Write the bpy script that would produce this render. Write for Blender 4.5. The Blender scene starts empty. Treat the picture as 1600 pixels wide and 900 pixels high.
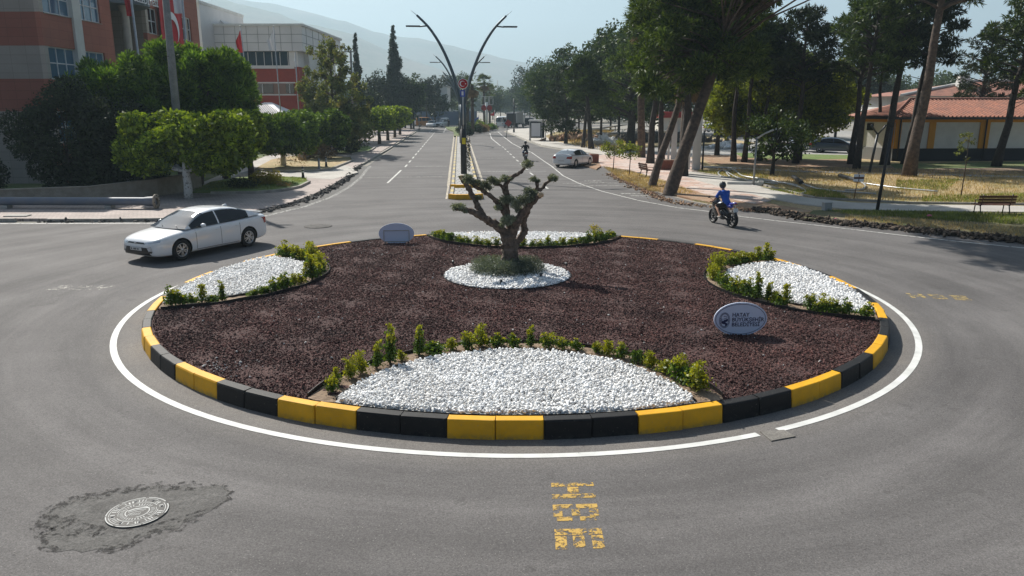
import bpy, bmesh, math, random
import numpy as np
from mathutils import Vector, Matrix
from mathutils.bvhtree import BVHTree
random.seed(7); RNG = np.random.default_rng(7)
SC = bpy.context.scene; COL = SC.collection
PI = math.pi; R = math.radians

# ------------------------------------------------------------------ camera, sky, sun, exposure
H = 4.7; FPX = 1200.0; TILT = math.atan(286/FPX)
cam = bpy.data.cameras.new('camera'); cam.sensor_width = 36; cam.lens = FPX/1600*36
cam.clip_start = .1; cam.clip_end = 20000
co = bpy.data.objects.new('camera', cam); COL.objects.link(co)
co.location = (0, 0, H); co.rotation_euler = (PI/2-TILT, 0, 0); SC.camera = co

HAZE_D = .00038
SUN_EL = R(42); SUN_DIR = Vector((-.58, .81, 0)).normalized()       # towards the sun, horizontally
w = bpy.data.worlds.new('World'); SC.world = w; w.use_nodes = True
nt = w.node_tree; bg = nt.nodes['Background']
sky = nt.nodes.new('ShaderNodeTexSky'); sky.sky_type = 'NISHITA'; sky.sun_disc = False
sky.sun_elevation = SUN_EL; sky.sun_rotation = math.atan2(SUN_DIR.x, SUN_DIR.y)
sky.air_density = 1.0; sky.dust_density = 2.0; sky.ozone_density = 1.5
nt.links.new(sky.outputs[0], bg.inputs[0]); bg.inputs[1].default_value = .052
sl = bpy.data.lights.new('sun', 'SUN'); sl.energy = 5.0; sl.angle = R(.6); sl.color = (1, .955, .88)
so = bpy.data.objects.new('sun', sl); COL.objects.link(so)
sv = -Vector((SUN_DIR.x*math.cos(SUN_EL), SUN_DIR.y*math.cos(SUN_EL), math.sin(SUN_EL)))
so.rotation_euler = sv.to_track_quat('-Z', 'Y').to_euler(); so.location = (-20, 20, 60)
vs = SC.view_settings; vs.view_transform = 'Standard'; vs.look = 'None'; vs.gamma = 1; vs.use_curve_mapping = False
vs.exposure = 0.76
SC.cycles.use_denoising = True; SC.cycles.max_bounces = 6; SC.cycles.diffuse_bounces = 3
SC.cycles.glossy_bounces = 3; SC.cycles.transmission_bounces = 4; SC.cycles.transparent_max_bounces = 8
SC.cycles.volume_bounces = 0; SC.cycles.sample_clamp_indirect = 6
SC.cycles.volume_step_rate = 1

# ------------------------------------------------------------------ surveying helpers (photo pixel -> world metres)
def G(px, py, z=0.0):
    u = (px-800)/FPX; v = -(py-450)/FPX
    d = (u, math.cos(TILT)+v*math.sin(TILT), -math.sin(TILT)+v*math.cos(TILT))
    t = (z-H)/d[2]
    return (d[0]*t, d[1]*t)
def ZA(py, Y): return H-Y*math.tan(TILT+math.atan((py-450)/FPX))
def XA(px, Y, z=0.0): return (px-800)/FPX*(Y*math.cos(TILT)+(H-z)*math.sin(TILT))
def VP(px, py, Y):
    z = ZA(py, Y); return (XA(px, Y, z), Y, z)
def GP(pts, z=0.0): return [G(a, b, z) for a, b in pts]
def lerp(a, b, t): return a+(b-a)*t

# ------------------------------------------------------------------ materials
def nodes_of(name):
    m = bpy.data.materials.new(name); m.use_nodes = True
    return m, m.node_tree, m.node_tree.nodes['Principled BSDF']
def rgb(c): return (c[0], c[1], c[2], 1)
def _noise(t, vec, scale, detail=3, rough=.55):
    n = t.nodes.new('ShaderNodeTexNoise'); n.inputs['Scale'].default_value = scale
    n.inputs['Detail'].default_value = detail; n.inputs['Roughness'].default_value = rough
    if vec: t.links.new(vec, n.inputs['Vector'])
    return n.outputs['Fac']
def _ramp(t, fac, lo, hi, a, b):
    r = t.nodes.new('ShaderNodeValToRGB'); t.links.new(fac, r.inputs[0])
    r.color_ramp.elements[0].position = lo; r.color_ramp.elements[1].position = hi
    r.color_ramp.elements[0].color = rgb(a); r.color_ramp.elements[1].color = rgb(b)
    return r.outputs[0]
def _mix(t, fac, a, b, mode='MIX'):
    m = t.nodes.new('ShaderNodeMix'); m.data_type = 'RGBA'; m.blend_type = mode
    for s, v in ((m.inputs[0], fac), (m.inputs[6], a), (m.inputs[7], b)):
        if hasattr(v, 'is_output') or isinstance(v, bpy.types.NodeSocket): t.links.new(v, s)
        elif isinstance(v, (int, float)): s.default_value = v
        else: s.default_value = rgb(v)
    return m.outputs[2]
def _math(t, op, a, b=None, c=None):
    m = t.nodes.new('ShaderNodeMath'); m.operation = op
    for i, v in enumerate((a, b, c)):
        if v is None: continue
        if isinstance(v, (int, float)): m.inputs[i].default_value = v
        else: t.links.new(v, m.inputs[i])
    return m.outputs[0]
def _obj(t):
    tc = t.nodes.new('ShaderNodeTexCoord'); return tc.outputs['Object']
def _gray(v): return (v, v, v)
MATS = {}
def mat(name, c, rough=.8, c2=None, scale=4., lo=.35, hi=.65, detail=4, speck=None, bump=None, metal=0., spec=None, coat=0., island=0.):
    """principled with two-tone noise, fine speckle and bump"""
    if name in MATS: return MATS[name]
    m, t, p = nodes_of(name)
    p.inputs['Roughness'].default_value = rough; p.inputs['Metallic'].default_value = metal
    if spec is not None: p.inputs['Specular IOR Level'].default_value = spec
    if coat: p.inputs['Coat Weight'].default_value = coat; p.inputs['Coat Roughness'].default_value = .04
    o = _obj(t); col = None
    if c2 is not None: col = _ramp(t, _noise(t, o, scale, detail), lo, hi, c, c2)
    if speck:
        s, amt = speck
        f = _ramp(t, _noise(t, o, s, 2, .7), .3, .7, _gray(1-amt), _gray(1+amt))
        col = _mix(t, 1.0, col if col is not None else c, f, 'MULTIPLY')
    if island:
        g = t.nodes.new('ShaderNodeNewGeometry')
        f = _ramp(t, g.outputs['Random Per Island'], 0, 1, _gray(1-island), _gray(1+island))
        col = _mix(t, 1.0, col if col is not None else c, f, 'MULTIPLY')
    if col is not None: t.links.new(col, p.inputs['Base Color'])
    else: p.inputs['Base Color'].default_value = rgb(c)
    if bump:
        b = t.nodes.new('ShaderNodeBump'); b.inputs['Strength'].default_value = bump[1]
        b.inputs['Distance'].default_value = bump[2] if len(bump) > 2 else .02
        t.links.new(_noise(t, o, bump[0], 4), b.inputs['Height']); t.links.new(b.outputs[0], p.inputs['Normal'])
    MATS[name] = m; return m

def leaf_mat(name, dark, light, trans=.35, yellow=None, scale=1.2):
    if name in MATS: return MATS[name]
    m, t, p = nodes_of(name); t.nodes.remove(p)
    out = t.nodes['Material Output']
    g = t.nodes.new('ShaderNodeNewGeometry'); o = _obj(t)
    col = _ramp(t, g.outputs['Random Per Island'], 0.05, .95, dark, light)
    if yellow is not None:
        col = _mix(t, _ramp(t, _noise(t, o, scale, 2), .52, .66, (0, 0, 0), (1, 1, 1)), col, yellow)
    f = _ramp(t, _noise(t, o, scale*.8, 3), .32, .68, _gray(.58), _gray(1.38))
    col = _mix(t, 1.0, col, f, 'MULTIPLY')
    d = t.nodes.new('ShaderNodeBsdfDiffuse'); tr = t.nodes.new('ShaderNodeBsdfTranslucent')
    gl = t.nodes.new('ShaderNodeBsdfGlossy'); gl.inputs['Roughness'].default_value = .45
    gl.inputs['Color'].default_value = (.5, .5, .5, 1)
    t.links.new(col, d.inputs[0])
    t.links.new(_mix(t, 1.0, col, (1.25, 1.2, .5), 'MULTIPLY'), tr.inputs[0])
    a = t.nodes.new('ShaderNodeMixShader'); a.inputs[0].default_value = trans
    t.links.new(d.outputs[0], a.inputs[1]); t.links.new(tr.outputs[0], a.inputs[2])
    b = t.nodes.new('ShaderNodeMixShader'); b.inputs[0].default_value = .05
    t.links.new(a.outputs[0], b.inputs[1]); t.links.new(gl.outputs[0], b.inputs[2])
    t.links.new(b.outputs[0], out.inputs[0])
    MATS[name] = m; return m

def glass_mat(name, c=(.02, .03, .04), rough=.06, spec=.8, metal=0.):
    return mat(name, c, rough, spec=spec, metal=metal)

# asphalt: aggregate speckle, old patches, tyre-polished rings round the island
ICX, ICY, IR = .08, 18.75, 8.5
def asphalt_mat():
    m, t, p = nodes_of('asphalt'); o = _obj(t); p.inputs['Roughness'].default_value = .86
    p.inputs['Specular IOR Level'].default_value = .28
    base = _ramp(t, _noise(t, o, .28, 5, .6), .34, .68, (.108, .101, .098), (.152, .143, .138))
    # ring streaks
    sub = t.nodes.new('ShaderNodeVectorMath'); sub.operation = 'SUBTRACT'; t.links.new(o, sub.inputs[0]); sub.inputs[1].default_value = (ICX, ICY, 0)
    ln = t.nodes.new('ShaderNodeVectorMath'); ln.operation = 'LENGTH'; t.links.new(sub.outputs[0], ln.inputs[0])
    sep = t.nodes.new('ShaderNodeSeparateXYZ'); t.links.new(sub.outputs[0], sep.inputs[0])
    ang = _math(t, 'ARCTAN2', sep.outputs[1], sep.outputs[0])
    cmb = t.nodes.new('ShaderNodeCombineXYZ'); t.links.new(_math(t, 'MULTIPLY', ln.outputs['Value'], 1.15), cmb.inputs[0]); t.links.new(_math(t, 'MULTIPLY', ang, 1.3), cmb.inputs[1])
    streak = _ramp(t, _noise(t, cmb.outputs[0], 1.6, 5, .62), .33, .68, _gray(.80), _gray(1.15))
    c = _mix(t, .8, base, _mix(t, 1.0, base, streak, 'MULTIPLY'))
    cmb2 = t.nodes.new('ShaderNodeCombineXYZ'); t.links.new(_math(t, 'MULTIPLY', ln.outputs['Value'], 7.), cmb2.inputs[0]); t.links.new(_math(t, 'MULTIPLY', ang, 2.2), cmb2.inputs[1])
    c = _mix(t, 1.0, c, _ramp(t, _noise(t, cmb2.outputs[0], 1.2, 3, .6), .3, .7, _gray(.96), _gray(1.04)), 'MULTIPLY')
    lane = _math(t, 'COSINE', _math(t, 'MULTIPLY', _math(t, 'ADD', ln.outputs['Value'], _math(t, 'MULTIPLY', _noise(t, o, .25, 2), 1.6)), 3.3))
    c = _mix(t, 1.0, c, _ramp(t, _math(t, 'MULTIPLY_ADD', lane, .5, .5), .1, .9, _gray(.93), _gray(1.05)), 'MULTIPLY')
    stn = _math(t, 'MULTIPLY', _math(t, 'GREATER_THAN', _noise(t, o, 1.1, 6, .72), .635), .35)
    c = _mix(t, stn, c, (.07, .066, .062))
    # pale dust in the gutter by the island kerb
    dust = _ramp(t, ln.outputs['Value'], 0, 1, (0, 0, 0), (0, 0, 0))
    near = _math(t, 'SUBTRACT', 1.0, _math(t, 'MULTIPLY', _math(t, 'ABSOLUTE', _math(t, 'SUBTRACT', ln.outputs['Value'], 8.72)), 1.25))
    near = _math(t, 'MULTIPLY', _math(t, 'MAXIMUM', near, 0.0), _noise(t, o, 1.4, 4, .6))
    c = _mix(t, _math(t, 'MULTIPLY', near, .95), c, (.21, .19, .165))
    # fine aggregate
    sp = _noise(t, o, 55, 2, .8)
    c = _mix(t, 1.0, c, _ramp(t, sp, .28, .72, _gray(.58), _gray(1.42)), 'MULTIPLY')
    sp2 = t.nodes.new('ShaderNodeTexVoronoi'); sp2.inputs['Scale'].default_value = 34; t.links.new(o, sp2.inputs['Vector'])
    pick = _math(t, 'MULTIPLY', _math(t, 'LESS_THAN', sp2.outputs['Distance'], .2), _math(t, 'GREATER_THAN', _noise(t, o, 21, 1), .60))
    c = _mix(t, _math(t, 'MULTIPLY', pick, .5), c, (.36, .34, .31))
    # dark pock marks
    v3 = _math(t, 'MULTIPLY', _math(t, 'GREATER_THAN', _noise(t, o, 6.5, 5, .75), .66), .55)
    c = _mix(t, v3, c, (.06, .057, .054))
    # thin cracks
    vc = t.nodes.new('ShaderNodeTexVoronoi'); vc.feature = 'DISTANCE_TO_EDGE'; vc.inputs['Scale'].default_value = .33
    wr = t.nodes.new('ShaderNodeVectorMath'); wr.operation = 'ADD'; t.links.new(o, wr.inputs[0])
    nn = t.nodes.new('ShaderNodeTexNoise'); nn.inputs['Scale'].default_value = .9; nn.inputs['Detail'].default_value = 5; t.links.new(o, nn.inputs['Vector'])
    sc_ = t.nodes.new('ShaderNodeVectorMath'); sc_.operation = 'SCALE'; sc_.inputs['Scale'].default_value = 1.6; t.links.new(nn.outputs['Color'], sc_.inputs[0]); t.links.new(sc_.outputs[0], wr.inputs[1])
    t.links.new(wr.outputs[0], vc.inputs['Vector'])
    cr = _math(t, 'MULTIPLY', _math(t, 'LESS_THAN', vc.outputs['Distance'], .0035), _math(t, 'GREATER_THAN', _noise(t, o, .35, 2), .53))
    c = _mix(t, _math(t, 'MULTIPLY', cr, .28), c, (.06, .057, .054))
    t.links.new(c, p.inputs['Base Color'])
    b = t.nodes.new('ShaderNodeBump'); b.inputs['Strength'].default_value = .5; b.inputs['Distance'].default_value = .01
    t.links.new(sp, b.inputs['Height']); t.links.new(b.outputs[0], p.inputs['Normal'])
    MATS['asphalt'] = m; return m

def paint_mat(name, c, wear, scale=7., rough=.7):
    """road paint: worn through (transparent) where the noise falls below the wear level"""
    m, t, p = nodes_of(name); o = _obj(t); p.inputs['Roughness'].default_value = rough
    t.links.new(_mix(t, 1.0, c, _ramp(t, _noise(t, o, 3, 4), .3, .7, _gray(.82), _gray(1.08)), 'MULTIPLY'), p.inputs['Base Color'])
    f = _math(t, 'ADD', _math(t, 'MULTIPLY', _noise(t, o, scale, 3, .7), .6), _math(t, 'MULTIPLY', _noise(t, o, 40, 3, .8), .4))
    r = _ramp(t, f, max(wear-.03, 0), wear+.03, (0, 0, 0), (1, 1, 1))
    t.links.new(r, p.inputs['Alpha']); MATS[name] = m; return m

def brick_mat(name, a, b, mortar, w_=.2, h_=.1, msize=.008, rot=0., axis='XY', noise=.2, rough=.85):
    m, t, p = nodes_of(name); o = _obj(t); p.inputs['Roughness'].default_value = rough
    mp = t.nodes.new('ShaderNodeMapping'); t.links.new(o, mp.inputs[0])
    if axis == 'XZ': mp.inputs['Rotation'].default_value = (-PI/2, 0, 0)
    elif axis == 'YZ': mp.inputs['Rotation'].default_value = (-PI/2, 0, -PI/2)
    else: mp.inputs['Rotation'].default_value = (0, 0, rot)
    if axis == 'YZ':
        sx = t.nodes.new('ShaderNodeSeparateXYZ'); t.links.new(o, sx.inputs[0]); cb = t.nodes.new('ShaderNodeCombineXYZ')
        t.links.new(sx.outputs[1], cb.inputs[0]); t.links.new(sx.outputs[2], cb.inputs[1]); vec = cb.outputs[0]
    elif axis == 'XZ':
        sx = t.nodes.new('ShaderNodeSeparateXYZ'); t.links.new(o, sx.inputs[0]); cb = t.nodes.new('ShaderNodeCombineXYZ')
        t.links.new(sx.outputs[0], cb.inputs[0]); t.links.new(sx.outputs[2], cb.inputs[1]); vec = cb.outputs[0]
    else: vec = mp.outputs[0]
    br = t.nodes.new('ShaderNodeTexBrick'); t.links.new(vec, br.inputs['Vector'])
    br.inputs['Color1'].default_value = rgb(a); br.inputs['Color2'].default_value = rgb(b); br.inputs['Mortar'].default_value = rgb(mortar)
    br.inputs['Scale'].default_value = 1; br.inputs['Brick Width'].default_value = w_; br.inputs['Row Height'].default_value = h_
    br.inputs['Mortar Size'].default_value = msize; br.offset = .5 if axis == 'XY' else 0.
    c = _mix(t, 1.0, br.outputs['Color'], _ramp(t, _noise(t, o, .7, 6, .65), .3, .7, _gray(1-noise), _gray(1+noise)), 'MULTIPLY')
    t.links.new(c, p.inputs['Base Color']); MATS[name] = m; return m

asphalt_mat()
mat('ground', (.30, .27, .22), .95, (.20, .19, .165), .08, detail=6, speck=(6, .2), bump=(3, .4, .05))
mat('gravel_ground', (.33, .32, .30), .95, (.24, .235, .225), .25, detail=6, speck=(4, .25), bump=(5, .5, .05))
mat('dry_grass', (.42, .31, .17), .95, (.22, .21, .08), .33, .42, .70, 7, speck=(9, .35), bump=(14, .7, .06))
mat('dark_grass', (.075, .13, .03), .95, (.15, .15, .06), .5, speck=(12, .4), bump=(14, .7, .06))
mat('lawn', (.10, .17, .035), .95, (.17, .20, .06), .8, .35, .7, speck=(14, .35), bump=(20, .7, .04))
mat('soil', (.17, .115, .075), .95, (.28, .20, .135), 2.5, detail=7, speck=(18, .3), bump=(9, .8, .05))
mat('red_soil', (.30, .165, .095), .95, (.36, .26, .17), 1.2, detail=7, speck=(10, .3), bump=(7, .8, .06))
mat('concrete', (.42, .40, .36), .9, (.30, .285, .26), .9, detail=7, speck=(20, .15), bump=(30, .2, .01))
mat('pale_concrete', (.50, .47, .42), .9, (.38, .355, .32), .5, detail=7, speck=(14, .12))
mat('kerbstone', (.40, .37, .33), .9, (.25, .23, .20), 2.2, detail=6, speck=(30, .2), bump=(30, .3, .01))
mat('limestone', (.34, .29, .23), .9, (.26, .22, .17), 3, speck=(25, .12))
mat('black_plastic', (.012, .012, .013), .45)
mat('black_paint', (.022, .022, .023), .55, (.032, .031, .03), 6, speck=(40, .3))
def kerb_paint(name, c, dirt):
    m, t, p = nodes_of(name); o = _obj(t); p.inputs['Roughness'].default_value = .62; p.inputs['Specular IOR Level'].default_value = .3
    sx = t.nodes.new('ShaderNodeSeparateXYZ'); t.links.new(o, sx.inputs[0])
    low = _math(t, 'SUBTRACT', 1.0, _math(t, 'MULTIPLY', sx.outputs[2], 9.))
    f = _math(t, 'MULTIPLY', _math(t, 'MAXIMUM', low, .12), _ramp(t, _noise(t, o, 9, 6, .7), .38, .62, (0, 0, 0), (1, 1, 1)))
    cc = _mix(t, f, c, dirt)
    cc = _mix(t, 1.0, cc, _ramp(t, _noise(t, o, 2.2, 5), .3, .7, _gray(.85), _gray(1.08)), 'MULTIPLY')
    ch = _math(t, 'GREATER_THAN', _noise(t, o, 26, 4, .75), .66)
    cc = _mix(t, _math(t, 'MULTIPLY', ch, .55), cc, (.28, .26, .22))
    t.links.new(cc, p.inputs['Base Color'])
    b = t.nodes.new('ShaderNodeBump'); b.inputs['Strength'].default_value = .35; b.inputs['Distance'].default_value = .006
    t.links.new(_noise(t, o, 22, 5, .7), b.inputs['Height']); t.links.new(b.outputs[0], p.inputs['Normal'])
    MATS[name] = m
kerb_paint('kerb_yellow', (.76, .385, .008), (.30, .21, .08)); kerb_paint('kerb_black', (.008, .008, .009), (.05, .045, .038)); kerb_paint('kerb_faded', (.55, .43, .18), (.36, .32, .25))
mat('mulch', (.046, .020, .018), .95, (.090, .044, .037), 1.0, .3, .7, 7, speck=(30, .6), bump=(24, 1.0, .05))
mat('mulch_chip', (.125, .054, .045), .9, (.058, .027, .024), .9, .3, .7, 5, island=.75)
mat('pebble', (.84, .84, .83), .6, (.72, .71, .69), 1.2, island=.24)
mat('pebble_bed', (.50, .49, .47), .9, (.35, .34, .32), 14, speck=(30, .3))
mat('bark', (.13, .095, .072), .95, (.060, .045, .037), 5, detail=6, bump=(14, 1.0, .05))
mat('dark_bark', (.060, .048, .040), .95, (.028, .023, .02), 5, detail=6, bump=(14, 1.0, .05))
mat('olive_bark', (.23, .17, .13), .95, (.055, .042, .034), 9, .3, .7, 6, bump=(22, 1.0, .04))
mat('cut_wood', (.50, .36, .22), .9)
mat('white_bark', (.62, .60, .56), .9, (.25, .23, .2), 9, .56, .62, 4)
mat('white_paint', (.72, .72, .70), .5); mat('grey_metal', (.28, .29, .30), .45, metal=.6)
mat('dark_metal', (.035, .038, .042), .4, metal=.3); mat('teal_metal', (.085, .115, .135), .4, metal=.2)
mat('galvanised', (.45, .46, .47), .42, (.36, .37, .38), 5, metal=.5)
mat('pale_column', (.46, .44, .40), .8, (.40, .38, .34), 3)
mat('utility_concrete', (.27, .265, .25), .9, (.20, .197, .187), 2.5, speck=(16, .15))
mat('brown_wood', (.14, .055, .03), .6, (.09, .035, .02), 12); mat('red_brick_planter', (.25, .085, .05), .85, (.18, .06, .04), 8)
mat('car_white', (.78, .79, .80), .28, coat=.8); mat('car_black', (.015, .015, .016), .3); mat('car_orange', (.42, .17, .03), .35, coat=.6)
mat('car_blue', (.03, .05, .09), .25, coat=.8); mat('car_silver', (.50, .52, .53), .3, metal=.3, coat=.6)
glass_mat('car_glass', (.006, .007, .009), .04, .5); glass_mat('windscreen', (.07, .09, .11), .04, 1.0)  # windscreen: bluish sky reflection put into its base colour
mat('tyre', (.018, .018, .018), .85); mat('rim', (.60, .61, .62), .28, metal=.8); mat('rim_dark', (.03, .03, .03), .5)
mat('lamp_red', (.35, .02, .015), .15, coat=.5); mat('lamp_clear', (.60, .62, .64), .1, metal=.4); mat('plate', (.62, .62, .60), .5); mat('ink', (.02, .02, .025), .6)
glass_mat('window_glass_sky', (.06, .14, .22), .08, .9); mat('ribbon_blue', (.02, .045, .065), .5, spec=.15); glass_mat('window_dark', (.008, .010, .013), .08, .6)  # large panes: reflected sky put into the blue base colour
mat('frame_white', (.62, .63, .64), .5); mat('flag_red', (.50, .015, .02), .8, (.42, .012, .018), 2); mat('flag_white', (.78, .78, .80), .8)
mat('sign_board', (.60, .67, .82), .4); mat('navy', (.012, .022, .085), .5); mat('sign_red', (.30, .02, .02), .5); mat('sign_blue', (.02, .06, .4), .5); mat('sign_yellow', (.75, .6, .02), .5)
mat('roof_tile', (.36, .155, .10), .85, (.23, .11, .08), 1.2, speck=(8, .25)); mat('ochre', (.60, .27, .03), .8); mat('plaster_white', (.68, .67, .63), .85, (.60, .585, .55), 1.2); mat('plinth_black', (.025, .025, .028), .8); mat('plinth_grey', (.27, .27, .27), .85)
mat('panel_white', (.68, .645, .62), .5, (.60, .57, .55), .4); mat('panel_joint', (.30, .29, .28), .8); mat('brick_red', (.34, .055, .035), .85, (.28, .045, .03), 2); mat('clad_brown', (.26, .16, .12), .8)
mat('blue_pipe', (.12, .15, .20), .6, (.17, .18, .20), 1.5); mat('grey_box', (.33, .34, .34), .6, (.27, .28, .28), 3)
mat('skin', (.42, .24, .16), .55); mat('shirt_blue', (.012, .085, .42), .85, (.010, .065, .34), 20); mat('denim', (.05, .08, .16), .85); mat('cloth_black', (.015, .015, .018), .85); mat('cloth_grey', (.30, .29, .27), .85); mat('helmet_black', (.012, .012, .013), .15, coat=.8); mat('bike_blue', (.03, .04, .35), .25, coat=.7); mat('bike_black', (.014, .014, .016), .3); mat('hair', (.015, .012, .01), .7)
mat('cover_plate', (.20, .185, .165), .85, (.13, .12, .105), 5, speck=(30, .3), bump=(30, .4, .01)); mat('dark_soil', (.10, .072, .05), .95, (.05, .038, .028), 3, speck=(20, .4), bump=(12, .8, .04)); mat('rubble', (.12, .11, .10), .95, (.07, .065, .06), 4, speck=(20, .4), bump=(12, .8, .04)); mat('iron', (.085, .082, .077), .7, (.05, .048, .045), 20, metal=.2); mat('manhole_paint', (.50, .50, .48), .75)
mat('blue_plastic', (.1, .25, .6), .6); mat('pink_plastic', (.62, .12, .22), .6); mat('wall_blue', (.12, .17, .24), .85, (.15, .19, .25), .5); mat('tent', (.70, .66, .66), .6); mat('corrugated', (.42, .42, .42), .7)
brick_mat('paver_pink', (.42, .345, .31), (.36, .30, .27), (.20, .17, .15), .24, .12, .010, R(20), noise=.22)
brick_mat('paver_park', (.56, .48, .43), (.47, .30, .23), (.30, .24, .2), 1.4, .55, .03, R(28), noise=.2)
brick_mat('paver_grey', (.42, .41, .39), (.36, .35, .335), (.12, .115, .11), .5, .42, .035, R(4), noise=.15)
brick_mat('clad_grey_x_shaded', (.30, .27, .235), (.28, .25, .22), (.20, .18, .16), .9, .5, .012, axis='XZ', noise=.08)  # front-facing grey and brick: darker copies, shade put into the colour
brick_mat('clad_brick_x_shaded', (.27, .095, .065), (.25, .085, .058), (.17, .065, .045), .9, .5, .012, axis='XZ', noise=.08)
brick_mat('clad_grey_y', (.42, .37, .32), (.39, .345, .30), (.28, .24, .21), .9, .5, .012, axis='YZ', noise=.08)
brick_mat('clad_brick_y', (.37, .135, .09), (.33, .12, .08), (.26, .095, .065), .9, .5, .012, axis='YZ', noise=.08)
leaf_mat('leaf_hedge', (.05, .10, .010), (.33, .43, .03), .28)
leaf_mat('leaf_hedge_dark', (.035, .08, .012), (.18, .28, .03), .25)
leaf_mat('leaf_pine_young', (.035, .09, .012), (.19, .31, .035), .3)
leaf_mat('leaf_pine', (.018, .040, .010), (.080, .12, .025), .22)
leaf_mat('leaf_pine_bright', (.020, .045, .010), (.125, .18, .03), .25)
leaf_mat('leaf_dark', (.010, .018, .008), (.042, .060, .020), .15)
leaf_mat('leaf_oak', (.07, .10, .012), (.27, .32, .035), .42)
leaf_mat('leaf_poplar', (.07, .10, .03), (.21, .24, .07), .3, yellow=(.22, .20, .06))
leaf_mat('leaf_cypress', (.018, .032, .018), (.04, .062, .03), .2)
leaf_mat('leaf_olive', (.12, .145, .10), (.30, .33, .24), .2)
leaf_mat('leaf_sage', (.085, .11, .085), (.19, .22, .17), .2)
leaf_mat('leaf_shrub', (.055, .11, .018), (.13, .21, .03), .4)
leaf_mat('leaf_shrub_yellow', (.22, .27, .02), (.42, .40, .03), .45)
leaf_mat('leaf_yellow', (.30, .24, .03), (.45, .38, .05), .4); leaf_mat('leaf_palm', (.05, .08, .025), (.12, .15, .05), .3); leaf_mat('leaf_dry', (.20, .13, .07), (.30, .2, .1), .2)
leaf_mat('grass_blade', (.10, .16, .03), (.26, .27, .08), .4); leaf_mat('straw', (.38, .27, .14), (.52, .39, .22), .3)
leaf_mat('leaf_far', (.035, .06, .025), (.07, .10, .04), .3)

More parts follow.
